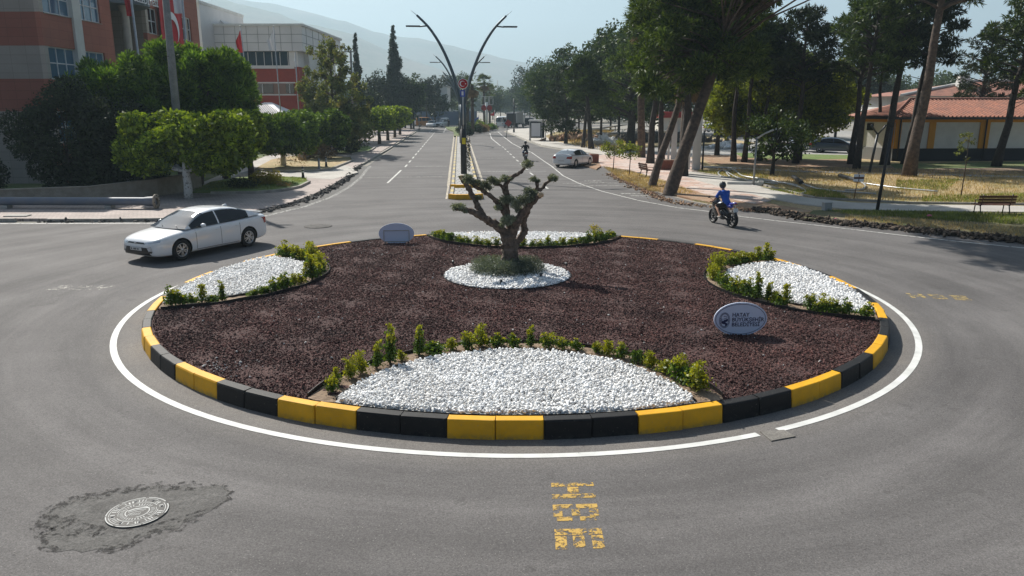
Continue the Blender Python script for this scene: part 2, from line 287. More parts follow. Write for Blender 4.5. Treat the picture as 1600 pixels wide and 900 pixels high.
# ------------------------------------------------------------------ mesh helpers
def tag(o, label=None, cat=None, group=None, kind=None):
    if label: o['label'] = label
    if cat: o['category'] = cat
    if group: o['group'] = group
    if kind: o['kind'] = kind
    return o
def thing(name, label, cat, loc=(0, 0, 0), rz=0., group=None):
    o = bpy.data.objects.new(name, None); COL.objects.link(o); o.empty_display_size = .3
    o.location = loc; o.rotation_euler = (0, 0, rz)
    return tag(o, label, cat, group)
def link(name, me, parent=None):
    o = bpy.data.objects.new(name, me); COL.objects.link(o)
    if parent: o.parent = parent
    return o
class MB:
    def __init__(s): s.v = []; s.f = []; s.m = []; s.s = []
    def add(s, vs, fs, mi=0, sm=False):
        n = len(s.v); s.v += [tuple(a) for a in vs]
        s.f += [tuple(i+n for i in f) for f in fs]; s.m += [mi]*len(fs); s.s += [sm]*len(fs); return s
    def box(s, c, d, rz=0., mi=0, bev=0., rot=None):
        x, y, z = d[0]/2, d[1]/2, d[2]/2
        if bev > 0:
            b = min(bev, x*.9, y*.9, z*.9)
            lay = [(x-b, y-b, -z), (x, y, -z+b), (x, y, z-b), (x-b, y-b, z)]
            vs = []
            for (a, e, h) in lay: vs += [(-a, -e, h), (a, -e, h), (a, e, h), (-a, e, h)]
            fs = [(3, 2, 1, 0), (12, 13, 14, 15)]
            for k in range(3):
                for i in range(4): j = (i+1) % 4; fs.append((k*4+i, k*4+j, k*4+4+j, k*4+4+i))
        else:
            vs = [(-x, -y, -z), (x, -y, -z), (x, y, -z), (-x, y, -z), (-x, -y, z), (x, -y, z), (x, y, z), (-x, y, z)]
            fs = [(3, 2, 1, 0), (4, 5, 6, 7), (0, 1, 5, 4), (1, 2, 6, 5), (2, 3, 7, 6), (3, 0, 4, 7)]
        M_ = (rot if rot is not None else Matrix.Rotation(rz, 3, 'Z')); c = Vector(c)
        return s.add([tuple(M_ @ Vector(a)+c) for a in vs], fs, mi)
    def bb(s, x0, x1, y0, y1, z0, z1, mi=0, bev=0.):
        return s.box(((x0+x1)/2, (y0+y1)/2, (z0+z1)/2), (abs(x1-x0), abs(y1-y0), abs(z1-z0)), 0, mi, bev)
    def tube(s, pts, rad, n=8, mi=0, caps=True, sm=True, jit=0.):
        P = [Vector(p) for p in pts]
        if not hasattr(rad, '__len__'): rad = [rad]*len(P)
        vs = []; fs = []; prev = None
        for i, p in enumerate(P):
            d = (P[min(i+1, len(P)-1)]-P[max(i-1, 0)])
            if d.length < 1e-9: d = Vector((0, 0, 1))
            d.normalize()
            a = prev if prev is not None else (Vector((0, 0, 1)) if abs(d.z) < .9 else Vector((1, 0, 0)))
            u = (a-d*a.dot(d))
            if u.length < 1e-5: u = d.orthogonal()
            u.normalize(); v = d.cross(u); prev = u
            for k in range(n):
                t = 2*PI*k/n; rr = rad[i]*(1+(random.uniform(-jit, jit) if jit else 0))
                vs.append(tuple(p+(u*math.cos(t)+v*math.sin(t))*rr))
        for i in range(len(P)-1):
            for k in range(n):
                j = (k+1) % n; fs.append((i*n+k, i*n+j, (i+1)*n+j, (i+1)*n+k))
        s.add(vs, fs, mi, sm)
        if caps:
            b = len(s.v)-len(vs); m = (len(P)-1)*n
            s.f.append(tuple(b+k for k in range(n))[::-1]); s.m.append(mi); s.s.append(False)
            s.f.append(tuple(b+m+k for k in range(n))); s.m.append(mi); s.s.append(False)
        return s
    def ell(s, c, r, nu=12, nv=8, mi=0, rot=None, sm=True):
        vs = [(0, 0, -1)]; fs = []
        for j in range(1, nv):
            a = -PI/2+PI*j/nv
            for i in range(nu): t = 2*PI*i/nu; vs.append((math.cos(a)*math.cos(t), math.cos(a)*math.sin(t), math.sin(a)))
        vs.append((0, 0, 1)); L = len(vs)-1
        for i in range(nu): fs.append((0, 1+(i+1) % nu, 1+i)); fs.append((L, L-nu+i, L-nu+(i+1) % nu))
        for j in range(nv-2):
            for i in range(nu): a = 1+j*nu+i; b = 1+j*nu+(i+1) % nu; fs.append((a, b, b+nu, a+nu))
        M_ = rot if rot is not None else Matrix.Identity(3); C_ = Vector(c)
        return s.add([tuple(M_ @ Vector((a[0]*r[0], a[1]*r[1], a[2]*r[2]))+C_) for a in vs], fs, mi, sm)
    def lathe(s, prof, n=24, c=(0, 0, 0), axis='Z', mi=0, sm=True):
        vs = []; fs = []
        for (r, h) in prof:
            for k in range(n):
                t = 2*PI*k/n; x, y = r*math.cos(t), r*math.sin(t)
                q = (x, y, h) if axis == 'Z' else ((x, h, y) if axis == 'Y' else (h, x, y))
                vs.append((q[0]+c[0], q[1]+c[1], q[2]+c[2]))
        for i in range(len(prof)-1):
            for k in range(n):
                j = (k+1) % n; fs.append((i*n+k, i*n+j, (i+1)*n+j, (i+1)*n+k))
        return s.add(vs, fs, mi, sm)
    def prism(s, poly, z0, z1, mi=0, mside=None):
        n = len(poly)
        ar = sum(poly[i][0]*poly[(i+1) % n][1]-poly[(i+1) % n][0]*poly[i][1] for i in range(n))
        if ar < 0: poly = poly[::-1]
        vs = [(p[0], p[1], z0) for p in poly]+[(p[0], p[1], z1) for p in poly]
        s.add(vs, [tuple(range(n, 2*n))], mi)
        b = len(s.v)-2*n; ms = mi if mside is None else mside
        s.f.append(tuple(b+i for i in range(n))[::-1]); s.m.append(mi); s.s.append(False)
        for i in range(n): j = (i+1) % n; s.f.append((b+i, b+j, b+n+j, b+n+i)); s.m.append(ms); s.s.append(False)
        return s
    def sheet(s, poly, z, mi=0):
        n = len(poly); ar = sum(poly[i][0]*poly[(i+1) % n][1]-poly[(i+1) % n][0]*poly[i][1] for i in range(n))
        if ar < 0: poly = poly[::-1]
        return s.add([(p[0], p[1], z) for p in poly], [tuple(range(n))], mi)
    def strip(s, pts, wd, z, mi=0, closed=False):
        """flat ribbon along a polyline"""
        P = [Vector((p[0], p[1])) for p in pts]; vs = []; n = len(P)
        for i, p in enumerate(P):
            a = P[i-1] if (closed or i > 0) else p; b = P[(i+1) % n] if (closed or i < n-1) else p
            d = (b-a).normalized(); q = Vector((-d.y, d.x))*wd/2
            vs += [(p.x-q.x, p.y-q.y, z), (p.x+q.x, p.y+q.y, z)]
        fs = [(2*i, 2*((i+1) % n), 2*((i+1) % n)+1, 2*i+1) for i in range(n if closed else n-1)]
        fs = [f[::-1] for f in fs] if False else fs
        return s.add(vs, fs, mi)
    def wall(s, pts, th, z0, z1, mi=0, closed=False):
        """vertical ribbon with thickness along a polyline (z0/z1 numbers or lists)"""
        P = [Vector((p[0], p[1])) for p in pts]; n = len(P); vs = []
        for i, p in enumerate(P):
            a = P[i-1] if (closed or i > 0) else p; b = P[(i+1) % n] if (closed or i < n-1) else p
            d = (b-a).normalized(); q = Vector((-d.y, d.x))*th/2
            a0 = z0[i] if hasattr(z0, '__len__') else z0; a1 = z1[i] if hasattr(z1, '__len__') else z1
            vs += [(p.x-q.x, p.y-q.y, a0), (p.x+q.x, p.y+q.y, a0), (p.x+q.x, p.y+q.y, a1), (p.x-q.x, p.y-q.y, a1)]
        fs = []
        for i in range(n if closed else n-1):
            j = (i+1) % n
            for k in range(4): l = (k+1) % 4; fs.append((i*4+k, j*4+k, j*4+l, i*4+l))
        if not closed: fs += [(0, 1, 2, 3), ((n-1)*4+3, (n-1)*4+2, (n-1)*4+1, (n-1)*4)]
        return s.add(vs, fs, mi)
    def mesh(s, name, mats):
        me = bpy.data.meshes.new(name); me.from_pydata(s.v, [], s.f)
        for m in (mats if isinstance(mats, (list, tuple)) else [mats]): me.materials.append(MATS[m])
        me.polygons.foreach_set('material_index', s.m); me.polygons.foreach_set('use_smooth', s.s)
        me.update(); return me
    def build(s, name, mats, parent=None, fix=True):
        me = s.mesh(name, mats)
        if fix:
            bm = bmesh.new(); bm.from_mesh(me); bmesh.ops.recalc_face_normals(bm, faces=bm.faces); bm.to_mesh(me); bm.free()
        return link(name, me, parent)
def fast_mesh(name, V, F, mats, midx=None, smooth=False):
    me = bpy.data.meshes.new(name); nv, nf, k = len(V), len(F), F.shape[1]
    me.vertices.add(nv); me.vertices.foreach_set('co', V.astype(np.float32).ravel())
    me.loops.add(nf*k); me.loops.foreach_set('vertex_index', F.astype(np.int32).ravel())
    me.polygons.add(nf); me.polygons.foreach_set('loop_start', np.arange(0, nf*k, k, dtype=np.int32))
    for m in (mats if isinstance(mats, (list, tuple)) else [mats]): me.materials.append(MATS[m])
    if midx is not None: me.polygons.foreach_set('material_index', midx.astype(np.int32))
    me.polygons.foreach_set('use_smooth', np.full(nf, smooth)); me.update(calc_edges=True); me.validate(); return me
def evaluated(o):
    dg = bpy.context.evaluated_depsgraph_get(); dg.update()
    me = bpy.data.meshes.new_from_object(o.evaluated_get(dg)); o.modifiers.clear(); o.data = me; return me
def struct(name, mb, mats, label=None, parent=None):
    o = mb.build(name, mats, parent, fix=False); o['kind'] = 'structure'; return o
def text_mesh(s, size, off=0., ext=0.):
    c = bpy.data.curves.new('lettering', 'FONT'); c.body = s; c.size = size; c.offset = off; c.extrude = ext; c.align_x = 'LEFT'; c.resolution_u = 3
    o = bpy.data.objects.new('lettering', c); COL.objects.link(o); dg = bpy.context.evaluated_depsgraph_get(); dg.update()
    me = bpy.data.meshes.new_from_object(o.evaluated_get(dg)); bpy.data.objects.remove(o); return me
def place_text(name, s, size, matname, parent, M4, off=0., ext=.002, width=None):
    me = text_mesh(s, size, off, ext); me.materials.clear(); me.materials.append(MATS[matname])
    if width:
        xs = [v.co.x for v in me.vertices]; k = width/(max(xs)-min(xs)); x0 = min(xs)
        for v in me.vertices: v.co.x = (v.co.x-x0)*k
    me.transform(M4); return link(name, me, parent)
def copy_tree(o, parent=None):
    c = o.copy(); COL.objects.link(c)
    if parent: c.parent = parent
    for ch in [k for k in bpy.data.objects if k.parent == o]: copy_tree(ch, c)
    return c
CHILD = {}
def dup(root, loc, rz=0., scale=1., label=None, group=None):
    r = root.copy(); COL.objects.link(r); r.location = loc; r.rotation_euler = (0, 0, rz)
    r.scale = (scale,)*3 if not hasattr(scale, '__len__') else scale
    if label: r['label'] = label
    if group: r['group'] = group
    for ch in list(root.children):
        c = ch.copy(); COL.objects.link(c); c.parent = r
        for g in ch.children: d = g.copy(); COL.objects.link(d); d.parent = c
    return r
# ------------------------------------------------------------------ foliage
def unit(n):
    v = RNG.normal(size=(n, 3)); return v/np.linalg.norm(v, axis=1)[:, None]
def leaf_quads(P, A, size, aspect, jitter=.4):
    """rhombic leaves: centre P, long axis A"""
    n = len(P); A = A/np.maximum(np.linalg.norm(A, axis=1), 1e-6)[:, None]
    B = np.cross(A, unit(n)); B /= np.maximum(np.linalg.norm(B, axis=1), 1e-6)[:, None]
    L = size*(1+jitter*RNG.uniform(-1, 1, n))[:, None]; W = L*aspect
    V = np.stack([P-A*L*.5, P+B*W*.5, P+A*L*.5, P-B*W*.5], 1).reshape(-1, 3)
    F = np.arange(n*4).reshape(n, 4); return V, F
def crown_pts(clumps, dens, shell=.55):
    """points and outward directions spread through ellipsoidal clumps [(c,(rx,ry,rz)),...]"""
    Ps = []; Ds = []
    for c, r in clumps:
        r = np.array(r, float); n = max(8, int(dens*(r[0]*r[1]+r[1]*r[2]+r[0]*r[2])))
        d = unit(n); f = shell+(1-shell)*RNG.random(n)**.7; f *= 1+.10*RNG.normal(size=n)
        Ps.append(np.array(c)+d*r*f[:, None]); Ds.append(d)
    return np.concatenate(Ps), np.concatenate(Ds)
def crown_mesh(name, clumps, dens, size, aspect, mname, out=.6, droop=0., shell=.5, tuft=1, zmin=None):
    P, D = crown_pts(clumps, dens, shell)
    if zmin is not None: k = P[:, 2] > zmin; P, D = P[k], D[k]
    if tuft > 1:
        P = np.repeat(P, tuft, 0); D = np.repeat(D, tuft, 0)
        A = D*out+unit(len(P))*.75; A[:, 2] += .15-droop; A /= np.linalg.norm(A, axis=1)[:, None]; P = P+A*size*.45
    else:
        A = D*out+unit(len(P)); A[:, 2] -= droop
    V, F = leaf_quads(P, A, size, aspect); return fast_mesh(name, V, F, mname)
def rnd_clumps(n, c, r, cr, seed, flat=1., hull=.75):
    rr = random.Random(seed); out = []
    for _ in range(n):
        while True:
            p = [rr.uniform(-1, 1) for _ in range(3)]; q = math.sqrt(sum(a*a for a in p))
            if q < 1: break
        k = hull+(1-hull)*rr.random(); q = max(q, .3); s = (q**.5)/q*k if q < .9 else 1
        s = min(s, 1/q)
        cc = (c[0]+p[0]*r[0]*s, c[1]+p[1]*r[1]*s, c[2]+p[2]*r[2]*s); a = rr.uniform(*cr)
        out.append((cc, (a*rr.uniform(.85, 1.2), a*rr.uniform(.85, 1.2), a*flat*rr.uniform(.8, 1.1))))
    return out
def limbs(mb, trunk, clumps, r0, mi=0, every=1, up=.35):
    """boughs from the nearest lower trunk point to each clump"""
    T = [Vector(t) for t in trunk]
    for i, (c, r) in enumerate(clumps):
        if i % every: continue
        c = Vector(c); best = min(T, key=lambda t: abs((c.z-t.z)-up*math.hypot(c.x-t.x, c.y-t.y)))
        L = (c-best).length
        if L < .25: continue
        mid = best.lerp(c, .5)+Vector((random.uniform(-.1, .1), random.uniform(-.1, .1), random.uniform(-.02, .12)))*L
        k = min(1, L/3.)
        mb.tube([best, best.lerp(mid, .5)+Vector((0, 0, .02*L)), mid, c], [r0*k, r0*.7*k, r0*.5*k, r0*.15], 5, mi, caps=False)
def polyl(p, n):
    """resample a polyline"""
    P = [Vector(a) for a in p]; out = []
    for i in range(len(P)-1):
        for k in range(n): out.append(P[i].lerp(P[i+1], k/n))
    out.append(P[-1]); return out

def pine_parts(t, h, r, seed, trunk_r=.17, base_frac=.45, n=26, dens=110, lean=(0, 0), leaf='leaf_pine', size=.34, bark='dark_bark', cr=(.6, 1.15), bare=0, tuft=3, flat=.55):
    rr = random.Random(seed); n = int(n*1.9); cr = (cr[0]*.62, cr[1]*.72); dens *= 1.25
    tr = [(0, 0, 0)]; x = y = 0
    for k in range(1, 9):
        f = k/8; tr.append((lean[0]*f+rr.uniform(-.12, .12)*h*.04*math.sin(PI*f)*2, lean[1]*f+rr.uniform(-.1, .1)*h*.03, h*.94*f))
    cl = []
    for i in range(n):
        f = base_frac+(1-base_frac)*((i+.5)/n); a = (i//2)*2.4+rr.uniform(-.5, .5)
        env = r*(1.0-.75*max(0, (f-.62)/.38)**1.4)*min(1, .55+(f-base_frac)*3)
        d = env*(rr.uniform(.35, 1.0)); s = rr.uniform(*cr)*(1.05-.3*f)
        cl.append(((lean[0]*f+math.cos(a)*d, lean[1]*f+math.sin(a)*d, h*f+rr.uniform(-.3, .3)), (s*1.15, s*1.15, s*flat)))
    mb = MB(); mb.tube(polyl(tr, 1), [trunk_r*(1.25 if i == 0 else 1)*(1-.75*i/8) for i in range(9)], 9)
    limbs(mb, [p for p in polyl(tr, 4)[8:]], cl, trunk_r*.42)
    for _ in range(bare):
        f = rr.uniform(.3, base_frac+.1); a = rr.uniform(0, 6.28); L = rr.uniform(.8, 2.0); z = h*f
        p0 = Vector((lean[0]*f, lean[1]*f, z)); p1 = p0+Vector((math.cos(a)*L, math.sin(a)*L, rr.uniform(-.1, .4)*L))
        mb.tube([p0, p0.lerp(p1, .5)+Vector((0, 0, .1)), p1], [.035, .022, .006], 4, caps=False)
    mb.build('trunk', bark, t)
    link('crown', crown_mesh('crown', cl, dens*.72, size, .20, leaf, out=.9, shell=.25, tuft=tuft), t)
def broad_parts(t, trunk, clumps, dens, size, leaf, bark='bark', r0=.16, aspect=.6, every=1, out=.5, shell=.45, white=0, zmin=None):
    mb = MB(); T = polyl(trunk, 3)
    mb.tube(T, [r0*(1-.6*i/(len(T)-1)) for i in range(len(T))], 9); limbs(mb, T[len(T)//2:], clumps, r0*.45, every=every)
    mb.build('trunk', bark, t)
    link('crown', crown_mesh('crown', clumps, dens, size, aspect, leaf, out=out, shell=shell, zmin=zmin), t)
def box_clumps(cx, cy, cz, sx, sy, sz, n, cr, seed):
    """clipped, squarish crown"""
    rr = random.Random(seed); out = []
    for _ in range(n):
        p = [rr.uniform(-1, 1) for _ in range(3)]; k = rr.randrange(3); p[k] = math.copysign(1, p[k])
        a = rr.uniform(*cr); q = math.sqrt(p[0]**2+p[1]**2); s = 1 if q < 1.1 else 1.1/q
        out.append(((cx+p[0]*s*(sx-a*.8), cy+p[1]*s*(sy-a*.8), cz+p[2]*(sz-a*.7)), (a, a, a*.85)))
    return out
def palm_parts(t, h, trunk_r, seed, nf=34, L=1.9, skirt=True):
    rr = random.Random(seed); mb = MB()
    mb.tube([(0, 0, 0), (.03*h*rr.uniform(-1, 1), 0, h*.5), (0, 0, h)], [trunk_r*1.2, trunk_r, trunk_r*.95], 9, jit=.06); mb.build('trunk', 'bark', t)
    def fronds(n, lo, hi, LL, mname, nm):
        Vs = []; Fs = []; c = 0
        for i in range(n):
            az = rr.uniform(0, 6.28); el = rr.uniform(lo, hi); d = Vector((math.cos(az)*math.cos(el), math.sin(az)*math.cos(el), math.sin(el)))
            side = d.cross(Vector((0, 0, 1))).normalized(); nrm = side.cross(d).normalized()
            hub = Vector((0, 0, h))+d*LL*.45
            for k in range(13):
                a = (k-6)/6*1.35; q = (d*math.cos(a)+side*math.sin(a)); tip = hub+q*LL*.55*rr.uniform(.8, 1.05)-Vector((0, 0, 1))*LL*.10*rr.uniform(.3, 1.5)
                wv = nrm.cross(q).normalized()*.035*LL
                Vs += [tuple(hub-wv*.3), tuple(hub.lerp(tip, .5)+wv), tuple(tip), tuple(hub.lerp(tip, .5)-wv)]; Fs.append((c, c+1, c+2, c+3)); c += 4
            wv = side*.03*LL; o = Vector((0, 0, h-.1)); Vs += [tuple(o-wv), tuple(o+wv), tuple(hub+wv*.5), tuple(hub-wv*.5)]; Fs.append((c, c+1, c+2, c+3)); c += 4
        link(nm, fast_mesh(nm, np.array(Vs), np.array(Fs), mname), t)
    fronds(nf, -.5, 1.3, L, 'leaf_palm', 'crown')
    if skirt: fronds(nf, -1.5, -.9, L*.9, 'leaf_dry', 'dead_fronds')

ICO_V = []; g_ = (1+5**.5)/2
for a, b in ((-1, g_), (1, g_), (-1, -g_), (1, -g_)): ICO_V += [(a, b, 0)]
for a, b in ((-1, g_), (1, g_), (-1, -g_), (1, -g_)): ICO_V += [(0, a, b)]
for a, b in ((g_, -1), (g_, 1), (-g_, -1), (-g_, 1)): ICO_V += [(a, 0, b)]
ICO_V = np.array(ICO_V)/math.sqrt(1+g_*g_)
ICO_F = np.array([(0, 11, 5), (0, 5, 1), (0, 1, 7), (0, 7, 10), (0, 10, 11), (1, 5, 9), (5, 11, 4), (11, 10, 2), (10, 7, 6), (7, 1, 8), (3, 9, 4), (3, 4, 2), (3, 2, 6), (3, 6, 8), (3, 8, 9), (4, 9, 5), (2, 4, 11), (6, 2, 10), (8, 6, 7), (9, 8, 1)])
OCT_V = np.array([(1, 0, 0), (-1, 0, 0), (0, 1, 0), (0, -1, 0), (0, 0, 1), (0, 0, -1)], float)
OCT_F = np.array([(0, 2, 4), (2, 1, 4), (1, 3, 4), (3, 0, 4), (2, 0, 5), (1, 2, 5), (3, 1, 5), (0, 3, 5)])
def stones(name, P, rmin, rmax, mname, base='ico', flat=.7, smooth=False, rough=.18):
    V0, F0 = (ICO_V, ICO_F) if base == 'ico' else (OCT_V, OCT_F)
    n = len(P); k = len(V0)
    s = RNG.uniform(rmin, rmax, n)[:, None]*np.stack([RNG.uniform(.8, 1.35, n), RNG.uniform(.7, 1.05, n), np.full(n, flat)*RNG.uniform(.75, 1.2, n)], 1)
    q = RNG.normal(size=(n, 4)); q[:, 1:3] *= .35; q /= np.linalg.norm(q, axis=1)[:, None]
    w_, x, y, z = q.T
    Rm = np.stack([1-2*(y*y+z*z), 2*(x*y-z*w_), 2*(x*z+y*w_), 2*(x*y+z*w_), 1-2*(x*x+z*z), 2*(y*z-x*w_), 2*(x*z-y*w_), 2*(y*z+x*w_), 1-2*(x*x+y*y)], 1).reshape(n, 3, 3)
    VV = V0[None]*(1+rough*RNG.normal(size=(n, k, 1)))*s[:, None, :]
    VV = np.einsum('nij,nkj->nki', Rm, VV)+P[:, None, :]
    F = (F0[None]+(np.arange(n)*k)[:, None, None]).reshape(-1, 3)
    return fast_mesh(name, VV.reshape(-1, 3), F, mname, smooth=smooth)
def in_poly(X, Y, poly):
    ins = np.zeros(len(X), bool); n = len(poly)
    for i in range(n):
        x0, y0 = poly[i][:2]; x1, y1 = poly[(i+1) % n][:2]
        if y0 == y1: continue
        c = ((y0 > Y) != (y1 > Y)) & (X < (x1-x0)*(Y-y0)/(y1-y0)+x0); ins ^= c
    return ins
def scatter_poly(poly, n):
    xs = [p[0] for p in poly]; ys = [p[1] for p in poly]
    X = RNG.uniform(min(xs), max(xs), n); Y = RNG.uniform(min(ys), max(ys), n); k = in_poly(X, Y, poly); return X[k], Y[k]
def grass_stuff(name, poly, n, h, z, mname, kindlabel):
    X, Y = scatter_poly(poly, n); m = len(X); P = np.stack([X, Y, np.full(m, z)+h*.35], 1)
    A = unit(m)*.5; A[:, 2] = 1; V, F = leaf_quads(P, A, h, .12, .5)
    o = link(name, fast_mesh(name, V, F, mname)); o['kind'] = 'stuff'; o['label'] = kindlabel; return o

# ------------------------------------------------------------------ the setting: terrain, roads, pavements
RD = Vector((-.0683, .9977)); RN = Vector((.9977, .0683))          # the avenue's heading and its right-hand normal
def av(s, d): # along avenue, offset to the right of the median centre line
    o = Vector((-2.35, 39.2))+RD*(s-39.2)/RD.y*1.0+RN*d; return (o.x, o.y)
m = MB(); m.sheet([(-4500, -60), (4500, -60), (4500, 6000), (-4500, 6000)], 0.0); struct('ground', m, 'ground')
# asphalt: roundabout, side roads, avenue
left_edge = [(-60, 31.0), (-24, 31.15), (-17, 31.25), (-12.6, 31.6), (-11.3, 33.2), (-10.35, 36.5), (-10.0, 40), (-10.1, 45), (-10.5, 51), (-11.2, 58), (-13.0, 84), (-14.9, 112), (-17.1, 144), (-18.0, 158), (-24, 161), (-90, 168)]
right_edge = [(-90, 186), (-20, 184), (8, 196), (0, 330), (-12, 700), (6, 700), (14, 330), (20, 192), (24, 186), (22, 176), (4.2, 166), (-.6, 152), (-1.6, 143), (.2, 122), (1.4, 108), (3.3, 90), (6.4, 79), (9.2, 70.5), (8.9, 64), (7.9, 58.5), (7.4, 52.5), (7.75, 46.5), (8.1, 42), (8.9, 38.4), (10.3, 35.3), (12.5, 32.2), (15.1, 29.6), (18.2, 26.7), (24, 22.5), (32, 18), (60, 6)]
ap = left_edge+right_edge+[(60, -40), (-60, -40)]
m = MB(); m.sheet(ap, .010); struct('road', m, 'asphalt')
RB = .014
# dug-out shoulder strip, dusty edge by the left pavement
#m = MB(); m.sheet(GP([(498, 324), (530, 309), (562, 289), (590, 268), (615, 246), (606, 246), (578, 266), (548, 286), (516, 306), (488, 320)]), RB); struct('road_shoulder', m, 'gravel_ground')
# painted lines
mats_line = paint_mat('line_white', (.66, .66, .63), .33); paint_mat('line_old', (.60, .59, .55), .44); paint_mat('line_faint', (.40, .39, .36), .50)
paint_mat('stencil_yellow', (.50, .31, .06), .485, 9); paint_mat('stencil_worn', (.38, .28, .10), .49, 5); paint_mat('stencil_pale', (.36, .34, .30), .52, 5); paint_mat('line_cream', (.50, .44, .34), .45)
m = MB(); c = [(ICX+9.03*math.cos(a), ICY+9.03*math.sin(a)) for a in np.linspace(0, 2*PI, 180, endpoint=False)]
gx, gy = G(1214, 684); ga = math.atan2(gy-ICY, gx-ICX)
run = [(ICX+9.03*math.cos(a), ICY+9.03*math.sin(a)) for a in np.linspace(ga+.021, ga+2*PI-.021, 180)]
m.strip(run, .125, RB+.002); struct('white_ring_line', m, 'line_white')
m = MB()
m.strip([(-60, 30.75), (-24, 30.9), (-14.3, 31.05)], .13, RB)                              # left side road edge
m.strip(GP([(830, 238), (850, 252), (862, 260), (880, 275), (905, 287), (940, 299), (1000, 314), (1060, 325), (1110, 331)]), .10, RB)
m.strip(GP([(1110, 331), (1160, 339), (1210, 345), (1300, 355), (1400, 367), (1500, 378), (1600, 388), (1700, 399)]), .10, RB)
struct('edge_line', m, 'line_old')
m = MB()
m.strip([av(46, -.98), av(60, -1.0), av(90, -1.0), av(140, -1.0), av(150, -1.6)], .16, RB); m.strip([av(39.5, -1.0), av(46, -.98)], .10, RB)
m.strip([av(39.8, 1.25), av(52, 1.12), av(80, 1.1), av(120, 1.1), av(150, 1.6)], .16, RB)
struct('median_edge_line', m, 'line_cream')
m = MB()
m.strip([av(48, -4.75), av(57.5, -4.6)], .13, RB)
s = 60.5
while s < 136: m.strip([av(s, -4.5), av(s+2.4, -4.5)], .13, RB); s += 4.9
for s in (138, 148, 157): m.strip([av(s, -5.4), av(s+5, -5.4)], .13, RB); m.strip([av(s, -2.9), av(s+5, -2.9)], .13, RB)
s = 44
while s < 90: m.strip([av(s, 4.75), av(s+1.9, 4.7)], .13, RB); s += 4.4
m.strip([av(92, 4.6), av(112, 4.4), av(133, 5.0), av(142, 7.5)], .13, RB)
m.strip(GP([(778, 206), (786, 213), (800, 224), (815, 232), (829, 238)]), .13, RB)
struct('lane_line', m, 'line_old')
m = MB()
for s, a, b in ((52, -7, -1.4), (61, -4, -1.3), (70, 1.4, 5), (84, -5.5, -1.3), (56, 1.4, 6), (96, 1.4, 4), (47, 6, 9.5), (45.5, 6.5, 10)):
    m.strip([av(s, a), av(s, b)], .22, RB)
for px in range(6): a, b = G(958+px*0, 262+px*0); 
for px, py in ((925, 283), (934, 286), (985, 303), (998, 306)): x, y = G(px, py); m.strip([(x-.5, y), (x+.6, y)], .5, RB)
struct('worn_crossing_marks', m, 'line_faint')
# tar-sealed cracks and skid streaks on the avenue
m = MB()
for a, b in (((660, 300), (720, 303)), ((800, 306), (915, 309)), ((756, 211), (792, 209)), ((745, 240), (800, 243))):
    p = [Vector(G(lerp(a[0], b[0], t), lerp(a[1], b[1], t)+random.uniform(-.5, .5))) for t in np.linspace(0, 1, 12)]; m.strip(p, .07, RB-.002)
struct('tar_seam', m, 'black_paint')

# stencilled letters painted on the road: H, B, E read from the island outward
def stencil(origin, ux, uy, mname, k=1.):
    """ux: reading direction, uy: towards the tops of the letters"""
    m = MB(); ux = Vector(ux).normalized(); uy = Vector(uy).normalized(); o = Vector(origin)
    def bar(x0, y0, x1, y1):
        q = [o+ux*a*k*.82+uy*b*k for a, b in ((x0, y0), (x1, y0), (x1, y1), (x0, y1))]; m.sheet([(p.x, p.y) for p in q], RB)
    bar(0, 0, .13, .54); bar(.36, 0, .49, .54); bar(.15, .20, .34, .34)
    x = .67; bar(x, 0, x+.12, .24); bar(x, .28, x+.12, .54); bar(x+.13, 0, x+.34, .11); bar(x+.13, .43, x+.34, .54); bar(x+.13, .22, x+.32, .32)
    bar(x+.35, .04, x+.46, .22); bar(x+.35, .31, x+.46, .50)
    x = 1.34; bar(x, 0, x+.16, .54); bar(x+.18, 0, x+.50, .13); bar(x+.18, .41, x+.50, .54); bar(x+.18, .20, x+.46, .33)
    struct('road_lettering', m, mname)
x, y = G(861, 756); x2, y2 = G(868, 858)
stencil((x, y), (x2-x, y2-y), (1, .05), 'stencil_yellow')
x, y = G(1425, 466); stencil((x, y), (1, -.22), (.15, 1.), 'stencil_worn', .92)
x, y = G(180, 447); stencil((x, y), (-1, .0), (-.35, -1.), 'stencil_pale', .95)
m = MB(); gp = GP([(1187, 676), (1225, 674), (1243, 684), (1205, 691)]); m.prism(gp, .004, .026); struct('utility_cover', m, 'cover_plate')

# manhole with its sunken patch
mx, my = G(215, 803)
rr = random.Random(3); ring = []
for k in range(48):
    a = 2*PI*k/48; r = (1+.10*rr.uniform(-1, 1)+.10*math.sin(3*a+1)); ring.append((r*math.cos(a)*1.02, r*math.sin(a)*.66))
ca, sa = math.cos(R(22)), math.sin(R(22)); ringw = [(mx-.06+x*ca-y*sa, my+.0+x*sa+y*ca) for x, y in ring]
mt, t_, p_ = nodes_of('patched_asphalt'); o_ = _obj(t_); p_.inputs['Roughness'].default_value = .9
c_ = _ramp(t_, _noise(t_, o_, 3.2, 7, .7), .34, .66, (.085, .08, .074), (.135, .128, .12)); c_ = _mix(t_, 1.0, c_, _ramp(t_, _noise(t_, o_, 42, 3, .8), .3, .7, _gray(.5), _gray(1.5)), 'MULTIPLY')
t_.links.new(c_, p_.inputs['Base Color']); b_ = t_.nodes.new('ShaderNodeBump'); b_.inputs['Distance'].default_value = .03; b_.inputs['Strength'].default_value = .8; t_.links.new(_noise(t_, o_, 14, 6, .7), b_.inputs['Height']); t_.links.new(b_.outputs[0], p_.inputs['Normal']); MATS['patched_asphalt'] = mt
mt, t_, p_ = nodes_of('crack_dark'); o_ = _obj(t_); p_.inputs['Roughness'].default_value = .95; p_.inputs['Base Color'].default_value = (.035, .032, .03, 1)
